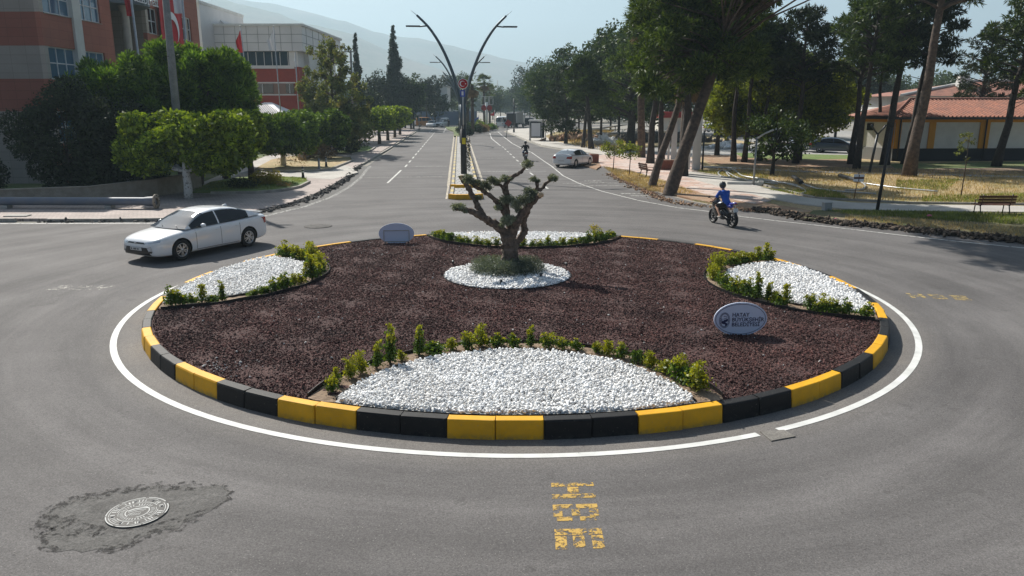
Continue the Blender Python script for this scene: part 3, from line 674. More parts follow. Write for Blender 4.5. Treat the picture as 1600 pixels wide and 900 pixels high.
t_.links.new(_ramp(t_, _noise(t_, o_, 13, 6, .8), .49, .58, (0, 0, 0), (.8, .8, .8)), p_.inputs['Alpha']); MATS['crack_dark'] = mt
m = MB(); m.sheet(ringw, .013); struct('road_patch', m, 'patched_asphalt')
m = MB(); n = len(ringw)
def wring(k0, k1, wd): m.strip([ringw[k % n] for k in range(k0, k1)], wd, .0165)
wring(5, 26, .20); wring(24, 32, .12); wring(-14, -4, .16); wring(-5, 6, .06); m.strip([(mx-.9, my-.45), (mx-.3, my-.5), (mx+.35, my-.25), (mx+.8, my+.1)], .05, .0165)
m.strip([(mx-.8, my-.1), (mx-.6, my-.3), (mx-.2, my-.42)], .22, .0165)
struct('road_crack', m, 'crack_dark')
mh = thing('manhole_cover', 'round iron manhole cover with worn white paint in a cracked asphalt patch', 'manhole', (mx, my, .012), R(12))
m = MB(); m.lathe([(.345, 0), (.345, .012), (.33, .016), (.0, .016)], 48); m.build('frame', 'iron', mh)
m = MB()
def arc(m, r, a0, a1, wd, z, ry=1.): m.strip([(r*math.cos(a), r*math.sin(a)*ry) for a in np.linspace(a0, a1, max(6, int(abs(a1-a0)*14)))], wd, z)
rr = random.Random(5)
for r, wd, gaps in ((.335, .012, 7), (.305, .007, 5), (.225, .009, 4), (.205, .005, 4), (.13, .012, 3)):
    a = rr.uniform(0, 1)
    for k in range(gaps): L = 2*PI/gaps*rr.uniform(.6, .97); arc(m, r, a, a+L, wd, .0185); a += 2*PI/gaps
for k in range(44):
    if rr.random() < .28: continue
    a = 2*PI*k/44; r0 = .24; r1 = .29; m.strip([(r0*math.cos(a), r0*math.sin(a)), (r1*math.cos(a+rr.uniform(-.04, .04)), r1*math.sin(a))], rr.uniform(.008, .02), .0185)
for k in range(34):
    if rr.random() < .2: continue
    a = 2*PI*k/34; m.strip([(.15*math.cos(a), .15*math.sin(a)), (.19*math.cos(a), .19*math.sin(a))], .010, .0185)
m.strip([(-.11, .03), (-.05, .07), (.05, .085), (.12, .07)], .022, .0187); m.strip([(-.10, -.0), (0, .05), (.09, .04)], .012, .0187); m.strip([(-.09, -.05), (-.02, .0), (.07, .01)], .008, .0187)
for k in range(7): m.strip([(-.09+.02*k, -.08), (-.075+.02*k, -.03)], .006, .0187)
m.build('painted_rings', 'manhole_paint', mh)
for k in range(8): a = 2*PI*k/8+.3; m = MB(); m.box((.265*math.cos(a), .265*math.sin(a), .017), (.028, .02, .006), a, 0); m.build('lift_hole', 'window_dark', mh)
m = MB(); x, y = G(497, 354); dm = thing('manhole_cover', 'dark worn manhole cover set in the road left of the island', 'manhole', (x, y, .010)); m.lathe([(.55, 0), (.55, .014), (.5, .018), (0, .018)], 32); m.build('lid', 'rubble', dm)

# ------------------------------------------------------------------ roundabout island
NK = 76
kerb = thing('roundabout_kerb', 'ring of raised kerb blocks painted yellow and black in pairs around the island', 'kerb', (ICX, ICY, 0))
bx, by = G(850, 688); ph = math.atan2(by-ICY, bx-ICX)
protos = {}
for k in range(NK):
    a0 = ph+2*PI*k/NK+.0007; a1 = ph+2*PI*(k+1)/NK-.0007; yel = (k//2) % 2 == 1; rr = random.Random(k)
    m = MB(); vs = []; dr = rr.uniform(-.012, .012); dz = rr.uniform(-.006, .006); prof = [(8.50, 0), (8.49, .10), (8.475, .27), (8.462, .295), (8.45, .300), (8.31, .304), (8.295, .295), (8.28, .05)]
    ns = 4; e = .006
    for i in range(ns+1):
        a = a0+(a1-a0)*i/ns; ca, sa = math.cos(a), math.sin(a); ch = .007 if i in (0, ns) else 0
        for (r, z) in prof: vs.append(((r+dr-ch*.6*(r > 8.4))*ca, (r+dr-ch*.6*(r > 8.4))*sa, z+(dz if z > .2 else 0)-(ch*.4 if z > .2 else 0)))
    # straight cast blocks: use the chord
    P0 = [np.array(v) for v in vs[:8]]; P1 = [np.array(v) for v in vs[-8:]]
    vs2 = []
    for i in range(ns+1):
        t = [0, .03, .5, .97, 1][i]
        for j in range(8):
            q = P0[j]*(1-t)+P1[j]*t
            if i in (1, 2, 3): r = 1+ .0013; q = np.array([q[0]*r, q[1]*r, q[2]])
            vs2.append(tuple(q))
    fs = [(i*8+j, (i+1)*8+j, (i+1)*8+j+1, i*8+j+1) for i in range(ns) for j in range(7)]+[tuple(range(8)), tuple(range(ns*8, ns*8+8))[::-1]]
    m.add(vs2, fs, 0)
    o = m.build('kerb_block', 'kerb_yellow' if yel else 'kerb_black', kerb); o['label'] = 'yellow painted block' if yel else 'black painted block'
# mulch dome
def isl_z(x, y):
    r = np.hypot(np.asarray(x)-ICX, np.asarray(y)-ICY)/8.3; return .265+.10*(1-np.clip(r, 0, 1)**2)
nr, na = 60, 200; V = [(ICX, ICY, float(isl_z(ICX, ICY)))]
for i in range(1, nr+1):
    r = 8.3*i/nr
    for j in range(na):
        a = 2*PI*j/na; x, y = ICX+r*math.cos(a), ICY+r*math.sin(a)
        V.append((x, y, float(isl_z(x, y))+(.018*(math.sin(3.1*x+1.7*y)*math.sin(2.3*y-1.1*x))+random.uniform(-.008, .008))*(1 if i < nr-1 else .2)))
F = [(0, 1+j, 1+(j+1) % na) for j in range(na)]
for i in range(nr-1):
    for j in range(na): a = 1+i*na+j; b = 1+i*na+(j+1) % na; F.append((a, a+na, b+na, b))
m = MB(); m.add(V, F, 0, True); struct('island_ground', m, 'mulch')

BEDS = [((.05, 10.55), 2.78), ((-8.15, 19.75), 2.75), ((8.25, 18.85), 2.8), ((.45, 27.0), 2.9)]
def bed_poly(c, r, rin=8.26):
    P = []
    for k in range(120):
        a = 2*PI*k/120; x, y = c[0]+r*math.cos(a), c[1]+r*math.sin(a); d = math.hypot(x-ICX, y-ICY)
        if d > rin: x, y = ICX+(x-ICX)*rin/d, ICY+(y-ICY)*rin/d
        P.append((x, y))
    return P
def in_bed(X, Y, c, r, rin=8.24): return (np.hypot(X-c[0], Y-c[1]) < r) & (np.hypot(X-ICX, Y-ICY) < rin)
for i, (c, r) in enumerate(BEDS):
    # soil strip as a lens-shaped sheet following the dome
    for rad, z, nm, mn in ((r+.50, .020, 'soil_strip', 'soil'), (r, .034, 'pebble_base', 'pebble_bed')):
        P = bed_poly(c, rad); cx = sum(p[0] for p in P)/len(P); cy = sum(p[1] for p in P)/len(P); m = MB(); vs = []; K = 14
        for k in range(K+1):
            for p in P: x, y = cx+(p[0]-cx)*k/K, cy+(p[1]-cy)*k/K; vs.append((x, y, float(isl_z(x, y))+z+(random.uniform(-.012, .012) if nm[0] == 's' else 0)))
        n = len(P); m.add(vs, [(a*n+b, a*n+(b+1) % n, (a+1)*n+(b+1) % n, (a+1)*n+b) for a in range(K) for b in range(n)], 0, True); struct(nm, m, mn)
    # pebbles
    near = (i == 0); area = 13.; sp = .041 if near else .050
    nx = int(2*r/sp); gx_, gy_ = np.meshgrid(np.linspace(c[0]-r, c[0]+r, nx), np.linspace(c[1]-r, c[1]+r, nx))
    for layer in range(2):
        X = gx_.ravel()+RNG.uniform(-.5, .5, gx_.size)*sp; Y = gy_.ravel()+RNG.uniform(-.5, .5, gx_.size)*sp
        k = in_bed(X, Y, c, r-.01)
        if layer: k &= RNG.random(len(k)) < .55
        X, Y = X[k], Y[k]
        P = np.stack([X, Y, isl_z(X, Y)+.045+.028*layer+RNG.uniform(-.006, .012, len(X))], 1)
        if layer == 0: PP = P
        else: PP = np.concatenate([PP, P])
    o = link('white_gravel', stones('white_gravel', PP, .016, .034 if near else .038, 'pebble', 'ico', .72, smooth=True)); o['kind'] = 'stuff'
    # plastic edging, outside and inside of the planting strip
    for rad, zz in ((r+.52, .085), (r+.02, .055)):
        arcp = []
        for a in np.linspace(0, 2*PI, 241)[:-1]:
            x, y = c[0]+rad*math.cos(a), c[1]+rad*math.sin(a)
            if math.hypot(x-ICX, y-ICY) < 8.24: arcp.append((a, x, y))
        g0 = max(range(len(arcp)), key=lambda q: (arcp[q][0]-arcp[q-1][0]) % (2*PI)); arcp = arcp[g0:]+arcp[:g0]
        pts = [(x, y) for _, x, y in arcp]; z0 = [float(isl_z(x, y))-.02 for x, y in pts]; z1 = [float(isl_z(x, y))+zz+.012*math.sin(x*5+y*3) for x, y in pts]
        m = MB(); m.wall(pts, .008, z0, z1); o = m.build('garden_edging', 'black_plastic')
        side = ['near', 'left', 'right', 'far'][i]; tag(o, f'thin black plastic edging along the {"outer" if rad > r+.1 else "inner"} side of the {side} planting strip', 'edging')
# mulch chips
nch = 190000; a = RNG.uniform(0, 2*PI, nch); r_ = 8.27*np.sqrt(RNG.random(nch)); X, Y = ICX+r_*np.cos(a), ICY+r_*np.sin(a)
k = np.ones(nch, bool)
for c, r in BEDS: k &= ~in_bed(X, Y, c, r+.5, 9)
CB = (-.12, 19.62); k &= np.hypot(X-CB[0], Y-CB[1]) > 1.68
k &= RNG.random(nch) < np.clip(1.25-(Y-10)/22, .45, 1)
X, Y = X[k], Y[k]; P = np.stack([X, Y, isl_z(X, Y)+RNG.uniform(.002, .022, len(X))], 1)
o = link('mulch_stones', stones('mulch_stones', P, .011, .027, 'mulch_chip', 'oct', .7, rough=.3)); o['kind'] = 'stuff'
# stray pale stones and leaf litter on the mulch
nst = 420; a = RNG.uniform(0, 2*PI, nst); r_ = 8.1*np.sqrt(RNG.random(nst)); X, Y = ICX+r_*np.cos(a), ICY+r_*np.sin(a)
for px, py, n_, sx in ((1255, 540, 0, 0), (1385, 548, 120, .16), (330, 577, 90, .3), (1140, 512, 30, .1)):
    gx, gy = G(px, py, .3); X = np.append(X, RNG.normal(gx, sx, n_)); Y = np.append(Y, RNG.normal(gy, sx, n_))
k = np.hypot(X-ICX, Y-ICY) < 8.2
for c, r in BEDS: k &= ~in_bed(X, Y, c, r+.5, 9)
X, Y = X[k], Y[k]
P = np.stack([X, Y, isl_z(X, Y)+.03], 1); o = link('stray_pebbles', stones('stray_pebbles', P, .008, .024, 'pebble_bed')); o['kind'] = 'stuff'
# centre ring
m = MB(); vs = [(CB[0]+1.66*math.cos(a), CB[1]+1.66*math.sin(a)) for a in np.linspace(0, 2*PI, 72, endpoint=False)]
m.wall(vs, .008, .32, .40, closed=True); tag(m.build('garden_edging', 'black_plastic'), 'thin black edging ring around the white gravel circle at the olive tree', 'edging')
nx = 62; gx_, gy_ = np.meshgrid(np.linspace(-1.66, 1.66, nx), np.linspace(-1.66, 1.66, nx)); PP = []
for layer in range(2):
    X = gx_.ravel()+RNG.uniform(-.028, .028, gx_.size); Y = gy_.ravel()+RNG.uniform(-.028, .028, gx_.size); k = np.hypot(X, Y) < 1.63
    if layer: k &= RNG.random(len(k)) < .5
    PP.append(np.stack([CB[0]+X[k], CB[1]+Y[k], isl_z(X[k]+CB[0], Y[k]+CB[1])+.025+.028*layer+RNG.uniform(-.006, .01, k.sum())], 1))
o = link('white_gravel', stones('white_gravel', np.concatenate(PP), .022, .042, 'pebble', 'ico', .72, smooth=True)); o['kind'] = 'stuff'
# ------------------------------------------------------------------ island plants
def shrub_mesh(seed, h, wd, tip, n=480, sz=.050):
    """several upright shoots with small leaves, paler at the tips"""
    rr = random.Random(seed); r2 = np.random.default_rng(seed); Ps = []; As = []; MI = []; sticks = MB()
    for s in range(rr.randint(4, 7)):
        a = rr.uniform(0, 6.28); L = h*rr.uniform(.55, 1.0); b = wd*rr.uniform(.1, .55)
        top = (math.cos(a)*b, math.sin(a)*b, L); base = (top[0]*.3, top[1]*.3, 0)
        k = int(n/5); t = r2.uniform(.12, 1.0, k); sp = (wd*.36)*(1.05-t*.70)
        P = np.stack([lerp(base[0], top[0], t)+r2.normal(0, 1, k)*sp, lerp(base[1], top[1], t)+r2.normal(0, 1, k)*sp, L*t], 1)
        A = r2.normal(size=(k, 3))*.8; A[:, 2] += .35; Ps.append(P); As.append(A); MI.append((t > 1-tip*rr.uniform(.5, 1.4)).astype(int))
        sticks.tube([base, top], [.006, .003], 4, caps=False)
    P = np.concatenate(Ps); A = np.concatenate(As); V, F = leaf_quads(P, A, sz, .55)
    nv = len(V); sv = np.array(sticks.v); sf = np.array(sticks.f)+nv
    return fast_mesh('shrub', np.concatenate([V, sv]), np.concatenate([F, sf]), ['leaf_shrub', 'leaf_shrub_yellow', 'bark'], np.concatenate([np.concatenate(MI), np.full(len(sf), 2)]))
SH = []
for i in range(12):
    h = [.30, .34, .42, .26, .48, .36, .56, .30, .40, .24, .50, .33][i]; tip = [.15, .5, .2, .0, .6, .3, .25, .8, .1, .05, .9, .35][i]
    SH.append((h, tip, shrub_mesh(100+i, h, 1.25*[.17, .14, .15, .18, .13, .2, .10, .16, .17, .19, .16, .15][i], tip)))
ORD = 'first second third fourth fifth sixth seventh eighth ninth tenth eleventh twelfth thirteenth fourteenth fifteenth sixteenth seventeenth eighteenth nineteenth twentieth'.split()
def ordinal(n): return ORD[n-1] if n <= 20 else ('twenty-'+ORD[n-21] if n <= 29 else ('thirtieth' if n == 30 else ('thirty-'+ORD[n-31] if n < 40 else 'fortieth')))
bedname = ['near', 'left', 'right', 'far']
bedwhere = ['nearest white gravel bed', 'left white gravel bed', 'right white gravel bed', 'far white gravel bed']
dens = [.30, .24, .20, .26]
for i, (c, r) in enumerate(BEDS):
    rad = r+.27; a = 0; rr = random.Random(40+i); arcs = []
    for a in np.arange(0, 2*PI, dens[i]/rad):
        x, y = c[0]+rad*math.cos(a), c[1]+rad*math.sin(a)
        if math.hypot(x-ICX, y-ICY) < 8.12: arcs.append((a, x, y))
    if i in (0, 3): arcs.sort(key=lambda v: v[1])
    else:
        arcs.sort(key=lambda v: math.atan2(v[2]-c[1], (v[1]-c[0])*(1 if i == 1 else -1)))
    cnt = 0
    for q, (a, x, y) in enumerate(arcs):
        if rr.random() < (.05 if i in (0,) else .08): continue
        # the left/right strips are tallest and yellowest where they turn towards the island centre
        inner = 1-abs(math.hypot(x-ICX, y-ICY)-(8.3-rad))/rad
        if i == 0: j = rr.choice([0, 1, 2, 3, 4, 5, 6, 7, 8, 9, 10, 11, 3, 0, 8, 5]); s = rr.uniform(.68, 1.22)
        elif i in (1, 2):
            back = y > c[1]+.4
            j = rr.choice([1, 4, 7, 10, 11, 5]) if back else rr.choice([0, 3, 9, 8, 2, 5, 6, 7, 4]); s = rr.uniform(1.0, 1.3) if back else rr.uniform(.85, 1.2)
        else: j = rr.choice([0, 3, 9, 8, 2, 5, 6, 0, 1]); s = rr.uniform(.75, 1.15)
        h, tip, me = SH[j]; o = link('shrub', me)
        x += rr.uniform(-.05, .05); y += rr.uniform(-.05, .05)
        o.location = (x, y, float(isl_z(x, y))+.02); o.rotation_euler = (rr.uniform(-.1, .1), rr.uniform(-.1, .1), rr.uniform(0, 6.28)); o.scale = (s*1.05, s*1.05, s*rr.uniform(.85, 1.15))
        hh = h*s; look = 'tall thin' if hh > .47 else ('low' if hh < .28 else 'mid-height'); colr = 'yellow-tipped' if tip > .45 else 'green'
        cnt += 1; od = ordinal(cnt)
        tag(o, (f'{look} {colr} shrub, {od} from the left edging the {bedwhere[i]}' if i in (0, 3) else f'{look} {colr} shrub, {od} from the near kerb end round the {bedwhere[i]}'), 'shrub', f'shrubs edging the {bedname[i]} white bed')
for px, py, s in ((1345, 695, 1),):
    pass
fl = thing('flowering_shrub', 'shrub with a bright yellow flower head in the far planting strip, right part', 'shrub', (*G(928, 366, .3), .27)); V, F = leaf_quads(RNG.normal(0, .07, (160, 3))+np.array([0, 0, .27]), unit(160), .05, .7); link('flower_head', fast_mesh('flower_head', V, F, 'leaf_yellow'), fl)
V, F = leaf_quads(RNG.normal(0, 1, (150, 3))*np.array([.08, .08, .07])+np.array([0, 0, .12]), unit(150), .05, .5); link('foliage', fast_mesh('foliage', V, F, 'leaf_shrub'), fl)

# ------------------------------------------------------------------ olive tree
OY = 20.25
def ov(px, py, dy=0.): return VP(px, py, OY+dy)
ot = thing('olive_tree', 'pruned old olive tree with thick twisted trunk and pom-pom foliage tufts', 'tree', (0, 0, 0))
m = MB()
def br(pts, r0, r1, n=10):
    P = [Vector(ov(*p)) for p in pts]; Q = []
    for i in range(len(P)-1):
        for k in range(5):
            t = k/5; a = P[max(i-1, 0)]; b = P[i]; c = P[i+1]; d = P[min(i+2, len(P)-1)]
            Q.append(.5*((2*b)+(c-a)*t+(2*a-5*b+4*c-d)*t*t+(3*b-a-3*c+d)*t**3)+Vector([random.uniform(-.012, .012) for _ in range(3)]))
    Q.append(P[-1]); N = len(Q)
    m.tube(Q, [.76*lerp(r0, r1, i/(N-1))*random.uniform(.9, 1.12) for i in range(N)], n, jit=.07)
br([(797, 409, 0), (797, 396, 0), (796, 384, 0), (793, 368, 0)], .30, .24, 14)
br([(790, 409, -.1), (791, 394, -.08), (793, 376, -.03)], .17, .13); br([(804, 410, -.05), (803, 394, 0), (800, 376, .02)], .16, .12)
br([(797, 385, 0), (789, 366, 0), (774, 352, -.05), (753, 339, -.15), (732, 328, -.25), (711, 325, -.3)], .20, .08)
br([(757, 342, -.12), (748, 325, 0), (740, 309, .15), (730, 291, .3), (722, 278, .35)], .12, .085)
br([(796, 372, 0), (797, 352, .05), (790, 333, .1), (781, 320, .1), (769, 308, 0), (752, 297, -.1), (738, 289, -.15)], .15, .055)
br([(792, 345, .1), (791, 328, .2), (791, 306, .25), (790, 291, .25), (799, 277, .2), (812, 270, .15), (821, 261, .1)], .14, .05)
br([(791, 306, .25), (783, 290, .3), (770, 287, .35)], .07, .04)
br([(797, 380, 0), (806, 352, -.1), (816, 334, -.15), (829, 318, -.2), (838, 308, -.25), (845, 305, -.3)], .15, .085)
br([(802, 384, .05), (811, 374, .15), (820, 361, .2), (818, 348, .2), (823, 333, .15), (829, 319, -.05)], .14, .09)
br([(831, 318, -.1), (834, 304, 0), (838, 297, .05), (848, 294, .1), (854, 285, .1), (864, 279, .1)], .085, .055)
br([(838, 298, .05), (839, 289, 0), (838, 283, 0)], .07, .06)
br([(786, 387, -.1), (783, 383, -.15)], .06, .05)
to = m.build('trunk', 'olive_bark', ot)
md = to.modifiers.new('r', 'REMESH'); md.mode = 'VOXEL'; md.voxel_size = .022
tx = bpy.data.textures.new('bark_relief', 'CLOUDS'); tx.noise_scale = .085; tx.noise_depth = 3
md = to.modifiers.new('d', 'DISPLACE'); md.texture = tx; md.strength = .075; md.mid_level = .5
evaluated(to).polygons.foreach_set('use_smooth', [True]*len(to.data.polygons))
m = MB()
for p, r in (((722, 278, .33), .085), ((793, 313, .12), .06), ((845, 305, -.32), .08)):
    c = Vector(ov(*p)); m.ell(c+Vector((0, -.03, .01)), (r, .06, r*.9), 10, 6)
m.build('pruned_cut', 'cut_wood', ot)
cl = []
for zx, zy, zr, dy in ((820, 185, 50, .1), (1015, 295, 44, .1), (1040, 300, 25, .1), (870, 305, 34, .05), (900, 318, 22, .05), (540, 310, 45, .35), (580, 325, 40, .35), (640, 300, 42, .3), (690, 300, 22, .2), (355, 300, 48, -.1), (390, 325, 40, -.1), (430, 330, 35, -.1),
    (480, 345, 45, -.1), (510, 365, 42, -.1), (260, 520, 40, -.3), (300, 520, 42, -.3), (335, 555, 22, -.3), (640, 465, 50, .1), (690, 460, 45, .1), (590, 525, 38, .05), (725, 500, 50, -.1), (780, 470, 62, -.2), (830, 450, 55, -.2), (830, 395, 45, -.1), (870, 420, 45, -.1), (750, 540, 38, 0), (660, 625, 58, -.2), (700, 610, 40, -.2), (440, 445, 30, .1), (620, 660, 30, -.1), (735, 670, 22, 0), (290, 285, 12, .2), (375, 285, 15, .3)):
    p = ov(660+zx/5, 220+zy/5, dy); r = zr/5/58; p = (p[0], p[1]-.06, p[2]+.02); cl.append((p, (r*.95, r*.95, r*.74)))
link('foliage', crown_mesh('foliage', cl, 9500, .062, .30, 'leaf_olive', out=.9, shell=.1), ot)
bx_, by_ = -.12, 19.98
cl = [((bx_+q*.78*math.cos(a), by_+q*.64*math.sin(a), .52+.04*math.sin(a*3)+.03*(1-q)), (.24, .24, .22)) for q, nn in ((1, 22), (.62, 14), (.3, 6)) for a in np.linspace(0, 2*PI, nn, endpoint=False)]
V1 = crown_mesh('low_bush', cl, 3600, .045, .35, 'leaf_sage', out=.7, shell=.5, zmin=.30)
tag(link('low_bush', V1), 'round grey-green cushion bush ringing the base of the olive trunk', 'bush')
# small black garden spotlights on the centre ring
for px, py in ((783, 446), (708, 415), (885, 418), (845, 436)):
    x, y = G(px, py, .37); s = thing('garden_spotlight', {783: 'small black spotlight at the near rim of the centre gravel circle', 708: 'small black spotlight at the left rim of the centre gravel circle', 885: 'small black spotlight at the right rim of the centre gravel circle', 845: 'small dark spotlight lying within the right half of the centre gravel'}[px], 'spotlight', (x, y, .36), 0, 'small spotlights round the olive tree')
    m = MB(); m.tube([(0, 0, -.03), (0, 0, .09)], .009, 6); m.build('stake', 'black_plastic', s)
    m = MB(); m.tube([(0, -.02, .08), (0, .05, .13)], [.028, .036], 10); m.build('lamp_head', 'black_plastic', s)

# ------------------------------------------------------------------ oval signs
def oval(n, a, b): return [(a*math.cos(t), b*math.sin(t)) for t in np.linspace(0, 2*PI, n, endpoint=False)]
def plate(m, poly, y0, y1, mi=0):  # upright plate in local XZ
    n = len(poly); m.add([(x, y0, z) for x, z in poly]+[(x, y1, z) for x, z in poly], [tuple(range(n)), tuple(range(n, 2*n))[::-1]]+[(i, (i+1) % n, n+(i+1) % n, n+i) for i in range(n)], mi)
def ring_plate(m, a, b, wd, y, n=64, th=.003, mi=0):
    o = oval(n, a, b); i_ = oval(n, a-wd, b-wd); V = [(x, y, z) for x, z in o]+[(x, y, z) for x, z in i_]+[(x, y+th, z) for x, z in o]+[(x, y+th, z) for x, z in i_]
    F = []
    for k in range(n): j = (k+1) % n; F += [(k, j, n+j, n+k), (k, 2*n+k, 2*n+j, j), (n+k, n+j, 3*n+j, 3*n+k)]
    m.add(V, F, mi)
x, y = G(1155, 524, .3); zc = .30+.335
s1 = thing('municipal_sign', 'pale oval sign with navy lettering HATAY BÜYÜKŞEHİR BELEDİYESİ, front right', 'sign', (x, y, 0), R(2))
m = MB(); plate(m, [(a, zc+b) for a, b in oval(64, .525, .335)], -.012, .012); m.build('board', 'sign_board', s1)
m = MB(); ring_plate(m, .495, .305, .008, -.018, th=.004)
for v in range(len(m.v)): m.v[v] = (m.v[v][0], m.v[v][1], m.v[v][2]+zc)
m.build('border', 'navy', s1)
Mx = Matrix.Rotation(PI/2, 4, 'X')
for i, (t, wd) in enumerate((('HATAY', .335), ('BÜYÜKŞEHİR', .63), ('BELEDİYESİ', .55))):
    place_text('lettering', t, .108, 'navy', s1, Matrix.Translation((-.165, -.0155, zc+.052-.098*i)) @ Mx, off=.0014, ext=.002, width=wd)
m = MB(); ox = -.315
def off(m0, dx, dz, n0): 
    for v in range(n0, len(m0.v)): m0.v[v] = (m0.v[v][0]+dx, m0.v[v][1], m0.v[v][2]+dz)
n0 = 0; ring_plate(m, .106, .158, .006, -.0165, 40); ring_plate(m, .078, .128, .004, -.0165, 40)
for k in range(26):
    a = 2*PI*k/26; ca, sa = math.cos(a), math.sin(a); plate(m, [(.086*ca+.006*dx-.0*dz, .137*sa+.009*dz) for dx, dz in ((-1, -1), (1, -1), (1, 1), (-1, 1))], -.0165, -.0135)
plate(m, [(-.062, .04), (-.05, .035), (-.046, -.02), (-.02, -.01), (.0, .01), (.03, .015), (.045, .03), (.068, .02), (.064, -.02), (.03, -.035), (.02, -.05), (.055, -.06), (.05, -.1), (.02, -.12), (.015, -.085), (-.03, -.075), (-.06, -.06)], -.0165, -.0135)
plate(m, [(-.04, .01), (-.01, .035), (.02, .04), (.045, .055), (.05, .045), (.02, .03), (-.01, .024)], -.0165, -.0135)
for k in range(5): plate(m, [(-.02+.012*k, .065+.01*(k % 2)), (-.012+.012*k, .065+.01*(k % 2)), (-.012+.012*k, .08+.01*(k % 2)), (-.02+.012*k, .08+.01*(k % 2))], -.0165, -.0135)
off(m, ox, zc-.02, 0); m.build('emblem', 'navy', s1)
m = MB(); m.bb(-.3, -.27, .0, .03, .2, .45); m.bb(.25, .28, .0, .03, .2, .45); m.build('stake', 'grey_metal', s1)
x, y = G(620, 380, .3); zc = .28+.34
s2 = thing('municipal_sign', 'pale oval sign seen from its blank back, on the far left mulch', 'sign', (x, y, 0), R(4))
m = MB(); plate(m, [(a, zc+b) for a, b in oval(64, .575, .345)], -.012, .012); m.build('board', 'sign_board', s2)
m = MB(); 
for a in ((-.42, .42, .09, .115), (-.42, .42, -.27, -.245)): m.bb(a[0], a[1], -.030, -.0125, zc+a[2], zc+a[3])
m.bb(-.42, -.395, -.030, -.0125, zc-.245, zc+.09); m.bb(.395, .42, -.030, -.0125, zc-.245, zc+.09); m.build('backing_frame', 'galvanised', s2)
m = MB(); m.bb(-.38, -.35, -.01, .02, .2, .35); m.bb(.35, .38, -.01, .02, .2, .35); m.build('stake', 'grey_metal', s2)

# ------------------------------------------------------------------ vehicles
def interp(xs, ys, x): return float(np.interp(x, xs, ys))
class Body:
    def __init__(s, me): s.t = BVHTree.FromPolygons([v.co for v in me.vertices], [tuple(p.vertices) for p in me.polygons])
    def patch(s, name, poly2, axis, sign, matn, parent, offset=.006, nu=8, nv=6, face='quad'):
        """bilinear quad projected on the body along an axis; poly2 four corners in the other two coordinates"""
        vs = []; fs = []; A, B, C_, D = [Vector((p[0], p[1])) for p in poly2]; ok = {}
        for i in range(nu+1):
            for j in range(nv+1):
                u, v = i/nu, j/nv; p = (A.lerp(B, u)).lerp(D.lerp(C_, u), v)
                if axis == 'X': o = Vector((sign*6, p.x, p.y)); d = Vector((-sign, 0, 0))
                elif axis == 'Y': o = Vector((p.x, sign*6, p.y)); d = Vector((0, -sign, 0))
                else: o = Vector((p.x, p.y, 6)); d = Vector((0, 0, -1))
                h, n_, _, _ = s.t.ray_cast(o, d)
                if h is None: continue
                if n_.dot(d) > 0: n_ = -n_
                ok[(i, j)] = len(vs); vs.append(tuple(h+n_*offset))
        for i in range(nu):
            for j in range(nv):
                q = [(i, j), (i+1, j), (i+1, j+1), (i, j+1)]
                if all(k in ok for k in q): fs.append(tuple(ok[k] for k in q))
        m = MB(); m.add(vs, fs, 0, True); return m.build(name, matn, parent)
def wheel(t, x, y, r, side, matr='rim', spokes=10, wd=.20, lite=False):
    m = MB(); hw = wd/2
    m.lathe([(r*.66, -hw*.9), (r*.9, -hw), (r*.985, -hw*.75), (r, 0), (r*.985, hw*.75), (r*.9, hw), (r*.66, hw*.9), (r*.62, 0)], 28, (x, y, r), 'Y'); w_ = m.build('wheel', 'tyre', t)
    m = MB(); o = side*hw*.78
    m.lathe([(r*.66, o), (r*.62, o+side*.012), (r*.58, o-side*.01), (r*.55, o-side*.05)], 28, (x, y, r), 'Y')
    if not lite:
        for k in range(spokes):
            a = 2*PI*k/spokes+(.10 if k % 2 else -.10); c, s = math.cos(a), math.sin(a); q = Vector((-s, 0, c))*r*.055; p0 = Vector((x+c*r*.12, y+o*1.0, r+s*r*.12)); p1 = Vector((x+c*r*.61, y+o, r+s*r*.61)); th = Vector((0, side*.014, 0))
            m.add([p0-q, p0+q, p1+q*.8, p1-q*.8, p0-q+th, p0+q+th, p1+q*.8+th, p1-q*.8+th], [(0, 1, 2, 3), (4, 5, 6, 7), (0, 1, 5, 4), (1, 2, 6, 5), (2, 3, 7, 6), (3, 0, 4, 7)])
    m.lathe([(0, o+side*.02), (r*.14, o+side*.02), (r*.16, o)], 14, (x, y, r), 'Y'); m.build('rim', matr, w_)
    m = MB(); m.lathe([(0, o-side*.055), (r*.6, o-side*.055)], 20, (x, y, r), 'Y'); m.build('brake_disc', 'rim_dark', w_)
SEDAN = dict(st=[(2.31, .50, .33, .56, .62), (2.24, .72, .22, .66, .715), (2.05, .82, .18, .735, .80), (1.65, .875, .17, .81, .875), (1.15, .89, .17, .875, .94), (.6, .89, .17, .92, .95), (0, .89, .17, .935, .95), (-.8, .89, .17, .955, .97), (-1.5, .885, .17, .985, 1.03), (-1.95, .87, .20, 1.0, 1.075), (-2.22, .82, .26, .97, 1.08), (-2.31, .68, .36, .88, .99)],
    top=([1.16, .95, .60, .25, -.1, -.5, -.9, -1.25, -1.6, -1.92], [.94, 1.04, 1.235, 1.385, 1.43, 1.435, 1.40, 1.305, 1.175, 1.07]), belt=([1.16, .5, -.8, -1.92], [.925, .935, .965, 1.04]), wb=.825, axf=1.36, axr=-1.34, r=.325, win=[(1.0, -.14), (-.20, -1.40)], ws=.30, rw=-1.10)
